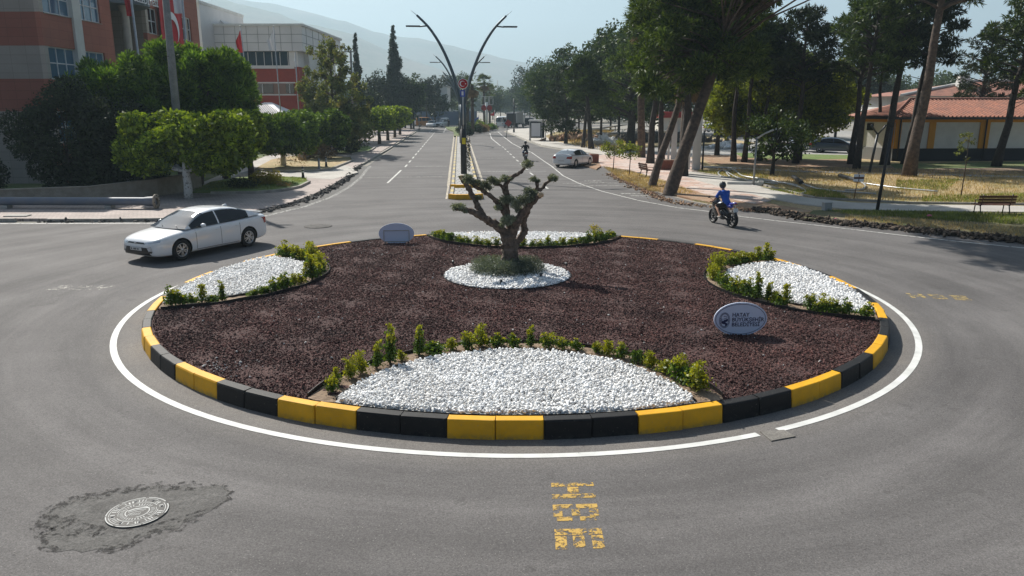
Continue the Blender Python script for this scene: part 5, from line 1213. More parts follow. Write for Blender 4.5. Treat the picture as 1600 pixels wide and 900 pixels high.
x, y = G(28, 342); m = MB(); m.prism([(x-.45, y-.25), (x+.5, y-.2), (x+.45, y+.25), (x-.5, y+.2)], 0, .16); tag(m.build('concrete_slab', 'concrete'), 'loose grey concrete slab in the left road gutter', 'slab')
# bollards
for px, py, c_, lb in ((474, 283, 'black_paint', 'black bollard nearest the yellow bush on the left pavement'), (499, 268, 'grey_metal', 'grey bollard between the two black bollards'), (510, 264, 'black_paint', 'black bollard farthest up the left pavement')):
    x, y = G(px, py); t = thing('bollard', lb, 'bollard', (x, y, PVZ), 0, 'bollards on the left pavement'); m = MB(); m.lathe([(.14, 0), (.14, .05), (.10, .1), (.075, .3), (.07, .75), (.05, .8), (0, .82)], 16); m.build('post', c_, t)
    m = MB(); m.lathe([(.082, .42), (.082, .52)], 16); m.lathe([(.078, .6), (.078, .66)], 16); m.build('band', 'white_paint' if c_ != 'grey_metal' else 'galvanised', t)
# garden shrubs
def bush(name, label, x, y, z, r, leaf, seed, n=26, dens=350, sz=.12, cr=(.22, .4)):
    cl = rnd_clumps(n, (x, y, z+r[2]*.9), r, cr, seed); return tag(link(name, crown_mesh(name, cl, dens, sz, .6, leaf, zmin=z)), label, 'bush')
x, y = G(417, 292); bush('bush', 'yellow-green rounded bush on the small lawn beside the bollards', x, y, .14, (.95, .6, .38), 'leaf_yellow', 1, 26, 420, .09); 
x, y = G(443, 296); bush('bush', 'low reddish edging plant right of the yellow-green bush', x, y, .14, (.45, .3, .15), 'leaf_dry', 2, 10, 500, .07, (.12, .2))
x, y = G(392, 298); bush('bush', 'dark low bush left of the yellow-green bush', x-.4, y-.2, .14, (.8, .5, .30), 'leaf_dark', 3, 14, 420, .08)
x, y = G(500, 252); bush('bush', 'brownish open bush on the shaded lawn under the clipped trees', x, y, .14, (1.5, .9, .7), 'leaf_dry', 4, 30, 200, .11)
x, y = G(455, 262); bush('bush', 'thin brown shrub by the clipped tree trunk', x, y, .14, (1.2, .5, .6), 'leaf_dry', 6, 14, 120, .10)
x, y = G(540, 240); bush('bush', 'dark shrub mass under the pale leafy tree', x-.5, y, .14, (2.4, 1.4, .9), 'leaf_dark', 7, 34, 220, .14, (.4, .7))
# clipped ficus trees
def clipped(label, tx, ty, cx, cy, cz, sx, sy, sz, n, leaf, seed, white=False, z0=PVZ, dens=330, size=.23, group='clipped box-shaped trees along the left pavement'):
    t = thing('clipped_tree', label, 'tree', (tx, ty, z0), 0, group); cl = box_clumps(cx-tx, cy-ty, cz-z0, sx, sy, sz, n, (.45, .72), seed)
    cl += [((cx-tx+random.uniform(-.5, .5)*sx, cy-ty+random.uniform(-.5, .5)*sy, cz-z0+random.uniform(-.4, .4)*sz), (1.0, 1.0, .85)) for _ in range(12)]
    mb = MB(); T = [(0, 0, -.15), (.03, 0, .7), (-.02, 0, 1.3), (.02, 0, max(cz-z0-sz*.5, 1.7))]; mb.tube(T, [.24, .20, .18, .14], 10); limbs(mb, [Vector(T[2]), Vector(T[3])], cl, .08, every=4); mb.build('trunk', 'white_bark' if white else 'bark', t)
    link('crown', crown_mesh('crown', cl, dens, size, .5, leaf, out=.7, shell=.55), t)
x, y = G(295, 313)
Yc = 39.2; clipped('wide clipped tree with yellow-green top and whitewashed trunk in front of the utility pole', x, y, XA(290, 39.8, 3), 39.8, (ZA(180, Yc)+ZA(266, Yc))/2, 3.35, 1.9, 1.5, 84, 'leaf_hedge', 11, True)
x, y = G(385, 290); clipped('clipped tree close behind the widest one, its crown joining on the right', x, y+1, XA(360, 45, 3), 45, 3.1, 1.9, 1.6, 1.3, 34, 'leaf_hedge', 12, False)
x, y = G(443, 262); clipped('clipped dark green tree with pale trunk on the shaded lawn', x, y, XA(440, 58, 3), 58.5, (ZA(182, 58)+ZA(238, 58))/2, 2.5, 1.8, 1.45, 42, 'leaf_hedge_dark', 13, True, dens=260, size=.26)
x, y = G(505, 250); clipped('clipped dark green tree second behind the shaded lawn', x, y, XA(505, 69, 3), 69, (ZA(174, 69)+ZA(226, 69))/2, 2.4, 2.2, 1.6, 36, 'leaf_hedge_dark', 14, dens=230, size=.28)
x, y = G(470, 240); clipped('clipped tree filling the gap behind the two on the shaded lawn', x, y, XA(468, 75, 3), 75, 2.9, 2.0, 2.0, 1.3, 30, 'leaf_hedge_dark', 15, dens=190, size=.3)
for i, (px, Y, s) in enumerate(((593, 94, 2.1), (606, 104, 2.0), (617, 114, 2.0), (625, 124, 2.0))):
    clipped(['nearest of the row of four far clipped trees over the pale wall', 'second of the far clipped trees over the pale wall', 'third of the far clipped trees over the pale wall', 'farthest clipped tree beyond the pale wall'][i], XA(px, Y), Y, XA(px, Y, 3), Y, 3.1, s, 2.4, 1.35, 26, 'leaf_hedge', 20+i, dens=120, size=.36)
# big evergreens by the municipal building
def tree_from(label, name, x, y, trunk_h, clumps, dens, size, leaf, bark='bark', r0=.16, aspect=.6, every=1, out=.5, shell=.45, group=None, cat='tree', z0=0, zmin=None):
    t = thing(name, label, cat, (x, y, z0), 0, group); broad_parts(t, [(0, 0, -.05), (.05, .02, trunk_h*.5), (0, 0, trunk_h)], [((c[0]-x, c[1]-y, c[2]-z0), r) for c, r in clumps], dens, size, leaf, bark, r0, aspect, every, out, shell, zmin=zmin); return t
def pinetufts(label, x, y, z, r, n, seed, leaf, dens=330, size=.27, th=3., cr=(.38, .62)):
    t = thing('pine_tree', label, 'tree', (x, y, 0)); cl = rnd_clumps(int(n*2.6), (0, 0, z), r, cr, seed, 1.15, .55); mb = MB(); T = [(0, 0, 0), (.1, 0, th*.5), (0, 0, th)]; mb.tube(T, [.25, .2, .16], 9); limbs(mb, [Vector(T[1]), Vector(T[2])], cl, .09, every=2); mb.build('trunk', 'bark', t)
    link('crown', crown_mesh('crown', cl, dens, size*1.1, .26, leaf, out=1.1, shell=.4, tuft=2, droop=-.35), t); return t
pinetufts('bushy bright green young pine beneath the long red banner', XA(300, 46, 5), 46, ZA(135, 46), (3.3, 2.4, 2.4), 46, 31, 'leaf_pine_young')
pinetufts('bushy bright green young pine left of the utility pole, nearer the striped wall', XA(195, 44, 5), 44, ZA(150, 44), (3.0, 2.2, 1.9), 40, 32, 'leaf_pine_young')
pinetufts('lower spreading part-hidden pine right of the utility pole', XA(345, 50, 4), 50, ZA(172, 50), (2.4, 2.0, 1.8), 22, 33, 'leaf_pine_young')
def dense_bush_tree(label, x, y, z, r, n, seed, leaf='leaf_dark', dens=300, size=.15, cr=(.6, 1.0), th=1.5):
    return tree_from(label, 'evergreen_tree', x, y, th, rnd_clumps(n, (x, y, z), r, cr, seed), dens, size, leaf, 'dark_bark', .14, .55, 3, .4, .6, zmin=-z+z)
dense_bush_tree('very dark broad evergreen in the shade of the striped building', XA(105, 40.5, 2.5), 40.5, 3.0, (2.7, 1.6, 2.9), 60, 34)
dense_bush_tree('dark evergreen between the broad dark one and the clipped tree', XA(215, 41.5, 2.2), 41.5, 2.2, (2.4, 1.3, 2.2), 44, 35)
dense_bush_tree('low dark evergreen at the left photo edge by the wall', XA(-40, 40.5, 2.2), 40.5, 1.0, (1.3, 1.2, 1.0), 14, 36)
# concrete utility pole
x = XA(282, 42.5, 2); t = thing('utility_pole', 'tall round grey concrete pole rising past the red banner', 'pole', (x, 42.5, 0)); m = MB(); m.tube([(0, 0, 0), (.02, 0, 6), (.06, 0, 14)], [.235, .20, .15], 16); m.build('pole', 'utility_concrete', t)
m = MB(); m.box((.06, 0, 13.2), (1.4, .12, .12)); m.build('crossarm', 'utility_concrete', t); m = MB(); m.tube([(-.02, -.2, 7.2), (-.02, -.32, 7.2)], .02, 5); m.build('hook', 'iron', t)

# ------------------------------------------------------------------ municipal building with stone and brick bands
YB = 46; zb = [ZA(y_, YB) for y_ in (174, 123, 71, 18)]; X0 = XA(62, YB, 6)+.55; hh = zb[1]-zb[0]
zl = [0, zb[0]-2*hh+.0, zb[0]-hh, zb[0], zb[1], zb[2], zb[3], zb[3]+hh, zb[3]+2*hh]; XL = X0-45
bd = thing('municipal_building', 'large civic building with bands of grey stone and red brick cladding', 'building')
# front wall in bands, its shade put into darker cladding colours
def band_mat(i, ax): return ('clad_brick_' if i % 2 == 0 else 'clad_grey_')+ax
mf = {0: MB(), 1: MB()}; BACK = 69.; ye = [(YB, 53.3), (59.2, 67.6)]
zz = [0, zb[0]-hh, zb[0], zb[1], zb[2], zb[3], zb[3]+hh, zb[3]+2*hh]; kinds = [1, 0, 1, 0, 1, 0, 1]   # 1 grey 0 brick, bottom up
zz = [0, zb[0]-hh, zb[0], zb[1], zb[2], zb[3], zb[3]+hh, zb[3]+2*hh+.4]; kinds = [1, 1, 0, 1, 0, 1, 0]
for z0, z1, k in zip(zz[:-1], zz[1:], kinds):
    m = MB(); m.bb(XL, X0-.303, YB+.003, YB+.3, z0, z1-.003); m.build('wall_band', ['clad_brick_x_shaded', 'clad_grey_x_shaded'][k], bd)
m = MB(); m.bb(XL, X0-.32, YB+.31, 54.0, 0, zz[-1]-.02); m.bb(XL, X0-3.25, 54.0, 59.3, 0, zz[-1]-.02); m.bb(XL, X0-.32, 59.45, BACK-.4, 0, zz[-1]-.02); m.build('core', 'plaster_white', bd)
# side wall facing the avenue: window band openings
ms = {0: MB(), 1: MB()}; wins = []
zs_ = [(0, zb[0]-hh, 0), (zb[0]-hh, zb[0], 1), (zb[0], zb[1], 0), (zb[1], zb[2], 1), (zb[2], zb[3], 0), (zb[3], zb[3]+hh, 1), (zb[3]+hh, zz[-1], 0)]
# bays: (y0,y1,window?)
bays = [(YB, YB+.35, 3), (YB+.35, 49.2, 1), (49.2, 50.1, 2), (50.1, 52.7, 1), (52.7, 54.1, 0), (59.2, 59.6, 0), (59.6, 61.1, 1), (61.1, 65.3, 0), (65.3, 66.2, 1), (66.2, 66.7, 0), (66.7, 67.4, 1), (67.4, BACK, 0)]
for (z0, z1, k) in zs_:
    # in the side face brick runs where windows do not
    for (a, b, wk) in bays:
        if k == 1 and wk == 1:
            wins.append((a, b, z0, z1)); continue
        if wk == 2: continue
        kk = k if (k == 1 and ((b-a) < 1.3 or wk == 3)) else 0
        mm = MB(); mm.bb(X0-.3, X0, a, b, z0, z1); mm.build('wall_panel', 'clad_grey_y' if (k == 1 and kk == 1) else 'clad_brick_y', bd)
m = MB(); m.bb(X0-.3, X0+.14, 49.2, 50.1, 0, zz[-1]); m.bb(X0-.3, X0+.004, YB-.004, YB+.02, 0, .1); m.build('pilaster', 'plaster_white', bd)
for (a, b, z0, z1) in wins:
    m = MB(); fw = .07; xf = X0-.16
    m.bb(xf-.05, xf+.05, a, b, z0, z0+fw); m.bb(xf-.05, xf+.05, a, b, z1-fw, z1); m.bb(xf-.05, xf+.05, a, a+fw, z0+fw, z1-fw); m.bb(xf-.05, xf+.05, b-fw, b, z0+fw, z1-fw)
    n = 3 if b-a > 2 else (2 if b-a > 1.2 else 1)
    for k in range(1, n): y = a+(b-a)*k/n; m.bb(xf-.045, xf+.045, y-.03, y+.03, z0+fw, z1-fw)
    m.bb(xf-.04, xf+.04, a+fw, b-fw, (z0+z1)/2-.03, (z0+z1)/2+.03); wo = m.build('window', 'frame_white', bd)
    m = MB(); m.bb(xf-.012, xf-.002, a+.03, b-.03, z0+.03, z1-.03); m.build('pane', 'window_glass_sky' if b-a > 2 else 'window_dark', wo)
    m = MB(); m.bb(X0-.05, X0+.06, a-.05, b+.05, z0-.05, z0-.004); m.build('sill', 'limestone', wo)
# recessed entrance bay
m = MB(); m.bb(X0-3.2, X0-3.0, 54.1, 59.2, 0, zz[-1]); m.build('entrance_wall', 'clad_grey_y', bd)
m = MB(); m.bb(X0-2.98, X0-.3, 59.2, 59.4, zb[2], zz[-1]); m.build('entrance_cheek', 'clad_grey_x_shaded', bd); m = MB(); m.bb(X0-2.98, X0-.3, 53.9, 54.1, zb[0], zz[-1]); m.build('entrance_cheek', 'clad_grey_x_shaded', bd)
m = MB(); m.bb(X0-2.98, X0-.3, 59.19, 59.4, 0, zb[2]-.01); m.build('entrance_cheek', 'clad_brick_x_shaded', bd)
m = MB(); ZC = ZA(11, 57); zc = ZC; m.lathe([(.36, 0), (.36, .3), (.27, .4), (.25, zc-.5), (.30, zc-.4), (.42, zc-.1), (.42, zc)], 22, (X0-.1, 56.3, 0)); m.build('column', 'pale_column', bd)
zk = ZA(8, 56); m = MB(); cv = [(X0-2.9, 54.15)]+[(X0-.3+1.7*math.sin(PI*k/12), 54.15+5.0*k/12) for k in range(13)]+[(X0-2.9, 59.15)]
m.prism(cv, ZC, ZC+.8); m.build('canopy', 'teal_metal', bd)
m = MB(); m.prism([((x-X0)*.93+X0, lerp(56.75, y, .9)) for x, y in cv], ZC+.802, ZC+.85); m.build('canopy_top', 'plaster_white', bd)
place_text('lettering', 'BELEDİYESİ', .62, 'frame_white', bd, Matrix.Translation((X0+1.45, 54.6, ZC+.12)) @ Matrix.Rotation(PI/2, 4, 'Z') @ Matrix.Rotation(PI/2, 4, 'X'), off=.01, ext=.01, width=3.6)
# hanging national flag banner
fb = thing('flag_banner', 'long vertical red banner with white crescent hanging on the civic building', 'flag'); ya, yb_ = 60.9, 66.0
xb = X0+.25; zt, zl_ = zz[-1]-.2, zb[1]-1.3
V_ = []; F_ = []; ny, nz = 30, 24
for i in range(ny+1):
    for j in range(nz+1): V_.append((xb+.05*math.sin(i*.55+j*.1), lerp(ya, yb_-.9, i/ny), lerp(zl_, zt, j/nz)))
for i in range(ny):
    for j in range(nz): q = i*(nz+1)+j; F_.append((q, q+nz+1, q+nz+2, q+1))
m = MB(); m.add(V_, F_, 0, True); m.build('cloth', 'flag_red', fb)
cy_, cz_, rr_ = 62.9, ZA(47, 64), 1.25
def crescent(m, x, cy, cz, r, mi=0, up=1):
    o = [(cy+r*math.cos(a), cz+r*math.sin(a)) for a in np.linspace(R(-42), R(222), 40)]; i_ = [(cy+r*.8*math.cos(a), cz-r*.24+r*.8*math.sin(a)) for a in np.linspace(R(222), R(-42), 40)]
    P = o+i_; n = len(P); vs = [(x, a, b) for a, b in P]; m.add(vs, [(k, k+1, n-2-k, n-1-k) for k in range(39)], mi)
m = MB(); crescent(m, xb+.075, cy_, cz_, rr_); m.build('crescent', 'flag_white', fb)
st = [(cy_+(1 if k % 2 == 0 else .4)*.6*math.cos(PI/2+k*PI/5), cz_-2.25+(1 if k % 2 == 0 else .4)*.6*math.sin(PI/2+k*PI/5)) for k in range(10)]
m = MB(); m.add([(xb+.075, a, b) for a, b in st]+[(xb+.075, cy_, cz_-2.25)], [(k, (k+1) % 10, 10) for k in range(10)]); m.build('star', 'flag_white', fb)
m = MB(); m.tube([(xb-.1, ya-.1, zt), (xb-.1, yb_-.8, zt)], .05, 8); m.build('rail', 'grey_metal', fb)
# flagpoles
def flagpole(label, x, y, h, top, fl, lean=0., flag_l=1.2, r=.045, fw=.35, drop=2.2, flip=-1):
    t = thing('flagpole', label, 'flagpole', (x, y, 0)); m = MB(); m.tube([(0, 0, 0), (lean, 0, h)], [r*1.3, r], 10); m.ell((lean, 0, h+.05), (.07, .07, .07), 8, 6); m.build('pole', 'galvanised', t)
    V_ = []; F_ = []; na, nb = 7, 12
    for j in range(nb+1):
        for i in range(na+1): u = i/na; v = j/nb; V_.append((lean*(h-.15-v*drop)/h+flip*(fw*u*(1.25 if v > .35 else .5+v*2)+.05*math.sin(v*5)), .11*math.sin(u*9+v*2)*u, h-.15-v*drop-u*.5*(1-v)))
    for j in range(nb):
        for i in range(na): q = j*(na+1)+i; F_.append((q, q+1, q+na+2, q+na+1))
    m = MB(); m.add(V_, F_, 0, True); m.build('flag', fl, t); return t
def fp_at(label, pxb, Y, pytop, fl, **k):
    x = XA(pxb, Y, 2); z = ZA(pytop, Y); return flagpole(label, x, Y, z, 0, fl, **k)
flagpole('white pole with limp red flag left of the long banner', XA(232, 52, 3), 52, 13.6, 0, 'flag_red', lean=-.25, fw=.32, drop=3.2, r=.07)
flagpole('white pole with furled white flag right of the long banner', XA(302, 56, 3), 56, 14.2, 0, 'flag_white', lean=.1, fw=.5, drop=3.2, r=.07)
fp_at('slim flagpole with limp red flag before the white-panelled building', 397, 74, 42, 'flag_red', lean=-.5, fw=.42, drop=2.1, r=.045)
fp_at('slim flagpole with limp white flag before the white-panelled building', 442, 75, 42, 'flag_white', lean=-.2, fw=.5, drop=1.9, r=.045)
x = XA(469, 78, 2); flagpole('bare-looking slim flagpole beside the pale leafy tree', x, 78, 9.6, 0, 'flag_white', fw=.1, drop=.6, r=.05)

# ------------------------------------------------------------------ white-panelled building
YW = 92.; w2 = thing('office_building', 'long building with white panelled top storey over red walls and ribbon windows', 'building')
def zz2(p): return ZA(p, YW)
xa, xb2, xc = XA(322, YW, 10), XA(475, YW, 10), XA(318, YW, 10); YE = 112.
xm2 = XA(458, YW, 8)
m = MB(); m.bb(xa-14, xm2+.6, YW+.5, YW+2.9, 0, zz2(104)-.004); m.build('red_wall', 'brick_red', w2)
m = MB(); m.bb(xa-14, xb2, YW-.3, YE, zz2(80), zz2(41)); tp = m.build('panelled_storey', 'panel_white', w2)
m = MB()
for p in (54, 67): m.bb(xa-14, xb2+.02, YW-.33, YW-.298, zz2(p)-.03, zz2(p)+.03); m.bb(xb2, xb2+.03, YW-.3, YE, zz2(p)-.03, zz2(p)+.03)
for k in range(12): x = lerp(xa, xb2, k/10.5)
for k in range(11): x = xb2-1.2-k*1.28; m.bb(x-.02, x+.02, YW-.335, YW-.3, zz2(80), zz2(41))
for k in range(6): y = YW+1.5+k*3; m.bb(xb2, xb2+.035, y-.03, y+.03, zz2(80), zz2(41))
m.build('panel_joint', 'panel_joint', tp)
m = MB(); m.bb(xa-14.1, xb2+.2, YW-.5, YE+.2, zz2(41)+.003, zz2(41)+.25); m.build('parapet_cap', 'plaster_white', w2)
m = MB(); m.bb(xa-14, xm2-.4, YW+.55, YW+1.1, zz2(102), zz2(80)-.004); m.build('ribbon_glass', 'ribbon_blue', w2)
for k in range(24):
    x = xm2-.6-k*.92; f = MB(); f.bb(x-.035, x+.035, YW+.48, YW+.545, zz2(102), zz2(81)); f.build('mullion', 'panel_white', w2)
m = MB(); m.bb(xm2-.4, xm2+.6, YW+.2, YE-2.5, zz2(104), zz2(80)-.01); m.build('end_pier', 'panel_white', w2)
m = MB(); m.bb(xa-14, xm2+.1, YW+.25, YW+.95, zz2(107), zz2(102)-.003); m.bb(xa-14, xm2+.1, YW+.40, YW+.6, zz2(130), zz2(128)); m.bb(xa-14, xm2+.1, YW+.40, YW+.6, zz2(149), zz2(147)); m.build('string_course', 'panel_white', w2)
m = MB(); m.bb(xa-14, xm2-.1, YW+.42, YW+.52, zz2(147), zz2(130)-.003); m.build('cladding', 'clad_brown', w2)
for a, b in ((350, 365), (393, 426), (446, 458)):
    f = MB(); f.bb(XA(a, YW, 6), XA(b, YW, 6), YW+.34, YW+.415, zz2(146), zz2(131)); wo = f.build('window', 'window_dark', w2)
    f = MB(); x = XA((a+b)/2, YW, 6); f.bb(x-.03, x+.03, YW+.30, YW+.335, zz2(146), zz2(131)); f.build('frame', 'frame_white', wo)
m = MB(); m.bb(xm2+.6, xb2-.2, YW+3, YE-3, 0, zz2(80)-.02); m.build('side_wall', 'plaster_white', w2)
# tall left block with barrel roof
xl0, xl1 = XA(270, YW-4, 10), XA(318, YW-4, 10); m = MB(); m.bb(xl0-8, xl1, YW-4, YW+10, zz2(120), zz2(12)); m.build('tower_block', 'panel_white', w2)
m = MB(); m.bb(xl1-4.2, xl1-.5, YW-4.1, YW-3.99, zz2(55), zz2(34)); wo = m.build('window', 'window_glass_sky', w2); m = MB(); m.bb(xl1-2.4, xl1-2.3, YW-4.16, YW-4.1, zz2(55), zz2(34)); m.bb(xl1-4.2, xl1-.5, YW-4.16, YW-4.1, zz2(56), zz2(55)-.01); m.build('frame', 'frame_white', wo)
m = MB(); m.bb(xl0-8, xl1+.1, YW-4.15, YW-3.9, zz2(72), zz2(70)); m.bb(xl0-8, xl1+.1, YW-4.3, YW+10, zz2(12)+.004, zz2(12)+.3); m.build('string_course', 'plaster_white', w2)
m = MB(); m.bb(xl0-8, xl1, YW-3.5, YW+9, 0, zz2(120)-.003); m.build('red_wall', 'brick_red', w2)
m = MB(); n = 16; xr0, xr1 = XA(318, YW+4, 12), XA(366, YW+4, 12); P = [(xr0+(xr1-xr0)*k/n, zz2(40)+(zz2(9)-zz2(40))*(math.cos((k/n)*PI/2)**.8 if k < n else 0)) for k in range(n+1)]
V_ = [(a, YW+2, b) for a, b in P]+[(a, YW+12, b) for a, b in P]; m.add(V_, [(k, k+1, n+2+k, n+1+k) for k in range(n)], 0, True); P2 = P+[(xr1, zz2(41)), (xr0, zz2(41))]; m.add([(a, YW+2, b) for a, b in P2], [tuple(range(len(P2)))]); m.build('barrel_roof', 'panel_white', w2)
# canopy tent roof
t = thing('canopy_tent', 'low pale ribbed pavilion roof behind the clipped trees', 'tent'); cx, cy = XA(415, 84, 3), 84.
m = MB(); z0, z1 = ZA(178, 84), ZA(160, 84); a = XA(383, 84, 3); b = XA(455, 84, 3); m.add([(a, 81, z0), (b, 81, z0), (b, 87, z0), (a, 87, z0), (cx, 84, z1), (cx+.8, 84, z1)], [(0, 1, 5, 4), (1, 2, 5), (2, 3, 4, 5), (3, 0, 4)]); ro = m.build('roof', 'tent', t)
m = MB()
for k in range(26): x = lerp(a+.1, b-.1, k/25); zt_ = 1-abs((x-cx)/(b-cx if x > cx else cx-a)); m.tube([(x, 81, z0+.03), (x, lerp(81, 84, zt_), lerp(z0, z1, zt_)+.03)], .035, 4)
m.build('rib', 'panel_joint', ro)
for k, (x, y) in enumerate(((a+.2, 81.3), (b-.2, 81.3), (a+.2, 86.7), (b-.2, 86.7))): m = MB(); m.tube([(x, y, 0), (x, y, z0)], .06, 8); m.build('post', 'white_paint', t)
# ------------------------------------------------------------------ trees up the left of the avenue
def poplar(label, x, y, h, r, seed, leaf='leaf_poplar', dens=60, size=.26, n=60):
    rr = random.Random(seed); cl = []
    for i in range(n):
        f = .12+.88*(i+.5)/n; a = rr.uniform(0, 6.28); e = r*(1-.82*max(0, f-.25)**1.1); d = e*rr.uniform(.2, 1); s = rr.uniform(.5, .95)*(1.15-.7*f)
        cl.append(((x+math.cos(a)*d, y+math.sin(a)*d, h*f), (s, s, s*1.15)))
    return tree_from(label, 'leafy_tree', x, y, h*.8, cl, dens, size, leaf, 'bark', .2, .6, 1, .3, .25)
poplar('pale olive-green loose-leaved tree in front of the white-panelled building', XA(520, 77, 4), 77, 10.5, 4.5, 51, n=110, dens=150)
poplar('thin airy upper shoots tree just behind the pale loose-leaved tree', XA(512, 83, 4), 83, 11.9, 1.6, 52, n=26, dens=50)
def cypress(label, px, Y, pytop, r, seed, hoff=0, dens=75):
    x = XA(px, Y, 6); h = ZA(pytop, Y); rr = random.Random(seed); cl = []
    for i in range(110):
        f = .04+.95*(i/109); a = rr.uniform(0, 6.28); e = r*min(1, .6+f*2)*(1-f)**.62; d = e*rr.uniform(.2, .75); s = max(.22, e*rr.uniform(.32, .5)); cl.append(((x+math.cos(a)*d, y_+math.sin(a)*d, h*f) if False else (x+math.cos(a)*d, Y+math.sin(a)*d, h*f), (s, s, s*1.7)))
    return tree_from(label, 'cypress_tree', x, Y, h*.9, cl, dens*1.7, .42, 'leaf_cypress', 'dark_bark', .2, .35, 8, .4, .4)
cypress('tallest dark cypress left of the lamp post arms', 618, 150, 40, 2.7, 61)
cypress('dark narrow cypress behind the wooden power pole', 559, 128, 53, 1.6, 62)
cypress('small dark cypress tip showing just right of the white-panelled building', 504, 122, 60, 1.1, 63)
BL = [  # px, Y, top px y, half-width m, leaf, label
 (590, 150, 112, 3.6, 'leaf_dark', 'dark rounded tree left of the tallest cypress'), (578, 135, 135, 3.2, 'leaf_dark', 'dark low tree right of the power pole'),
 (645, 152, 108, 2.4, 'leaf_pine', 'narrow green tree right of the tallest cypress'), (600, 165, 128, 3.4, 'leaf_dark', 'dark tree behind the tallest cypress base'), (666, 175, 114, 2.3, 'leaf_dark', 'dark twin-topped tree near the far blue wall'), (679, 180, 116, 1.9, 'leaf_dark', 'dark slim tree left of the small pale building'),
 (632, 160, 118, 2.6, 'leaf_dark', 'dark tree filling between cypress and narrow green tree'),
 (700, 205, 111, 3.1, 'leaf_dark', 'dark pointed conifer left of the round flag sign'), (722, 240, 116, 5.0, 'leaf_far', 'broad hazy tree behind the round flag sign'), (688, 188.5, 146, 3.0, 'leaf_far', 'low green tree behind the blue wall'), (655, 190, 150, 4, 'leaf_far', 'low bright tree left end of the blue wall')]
def simple_tree(label, px, Y, pyt, hw, leaf, seed, zb_=None, size=.4, dens=26, n=40, group=None, px_is_x=False):
    x = px if px_is_x else XA(px, Y, 5); h = ZA(pyt, Y); zb_ = h*.15 if zb_ is None else zb_; c = (x, Y, (h+zb_)/2); hz = (h-zb_)/2
    cl = rnd_clumps(n, c, (hw*.85, hw*.85, hz*.9), (hw*.26, hw*.46), seed, .9)
    return tree_from(label, 'leafy_tree', x, Y, h*.6, cl, dens*(4/max(hw, 1.5))**1.0, size, leaf, 'dark_bark', .2, .55, 3, .4, .4, group=group)
for i, (px, Y, t_, hw, lf, lb) in enumerate(BL): simple_tree(lb, px, Y, t_, hw, lf, 70+i)
# power pole
t = thing('power_pole', 'lattice-topped power pole left of the tallest cypress', 'pole', (XA(552, 112, 4), 112, 0)); h = ZA(78, 112); m = MB(); m.tube([(0, 0, 0), (0, 0, h)], [.2, .15], 8); m.build('pole', 'utility_concrete', t)
m = MB(); m.box((-.3, 0, h-.25), (2.0, .14, .14)); m.box((0, 0, h-1.6), (1.2, .12, .12)); m.build('crossarm', 'utility_concrete', t); m = MB()
for dx in (-1.2, -.3, .6): m.tube([(dx, 0, h-.18), (dx, 0, h+.18)], .06, 6)
m.build('insulator', 'dark_metal', t)
# pale far house and blue site wall
t = thing('small_building', 'small pale flat-roofed house behind dark trees left of the lamp post', 'building'); x = XA(686, 190, 5); m = MB(); m.bb(x-1.6, x+2, 190, 200, 0, ZA(136, 190)); m.build('wall', 'plaster_white', t); m = MB(); m.bb(x-1.8, x+2.2, 189.8, 200.2, ZA(136, 190)+.003, ZA(134, 190)); m.build('roof', 'concrete', t); m = MB(); m.bb(x-.6, x+.2, 189.94, 190, 6.3, 7.5); m.build('window', 'window_dark', t)
t = thing('site_wall', 'long blue-grey boundary wall behind the far crossing traffic', 'wall'); m = MB(); m.wall([(XA(630, 186), 186), (XA(692, 187), 187), (XA(745, 190), 190)], .3, 0, 3.2); m.build('wall', 'wall_blue', t)
for k in range(6): x = lerp(XA(632, 186), XA(740, 189), k/5); m = MB(); m.box((x, 186.2+.5*k, 1.7), (.4, .5, 3.5)); m.build('pier', 'concrete', t)
x, y = G(655, 205); t = thing('road_sign', 'grey backed road sign on a post at the far left kerb', 'sign', (x-.2, 146, PVZ)); m = MB(); m.tube([(0, 0, 0), (0, 0, 3.0)], .07, 8); m.build('post', 'grey_metal', t); m = MB(); m.lathe([(0, 0), (.42, 0), (.42, .03), (0, .03)], 20, (0, -.1, 2.9), 'Y'); m.build('plate', 'grey_metal', t)
x, y = G(641, 197); simple_tree('roadside tree with thick dark trunk at the far end of the left pavement', 641, 152, 122, 3.0, 'leaf_dark', 90, zb_=3.2)
# far traffic
def at_y(px, Y): return (XA(px, Y), Y, .012)
make_car('white rounded van, leftmost in the far crossing traffic', 'van', at_y(659, 178), PI-.2, VAN, 'car_white', False, 'far crossing traffic', .8, name='parked_van')
make_car('orange-brown van in the far crossing traffic', 'van', at_y(667, 175), .15, HATCHV, 'car_orange', False, 'far crossing traffic', 1.15, name='parked_van')
make_car('small white car right of the orange-brown van', 'car', at_y(675, 170), -PI/2-.15, SEDAN, 'car_white', False, 'far crossing traffic', 1.)
make_car('white small van facing us up the avenue', 'van', at_y(690, 172), -PI/2-.35, HATCHV, 'car_white', False, 'far crossing traffic', 1.1, name='parked_van')
t = thing('motorcycle', 'tiny dark motorcycle right of the white van facing us', 'motorcycle', at_y(701, 172), -PI/2); spoke_wheel(t, .6, .3, .12, 4); spoke_wheel(t, -.6, .3, .12, 4); m = MB(); m.ell((0, 0, .65), (.5, .18, .25), 10, 6); m.build('body', 'bike_black', t)
bkt = t
rider(bkt, 'distant person in dark clothes riding the tiny far motorcycle', None, 'cloth_black', 'cloth_black')
make_car('white minibus seen from behind at the far right junction', 'minibus', (XA(788.5, 166), 168, .012), PI/2-.45, VAN, 'car_white', False, None, .98, name='minibus')
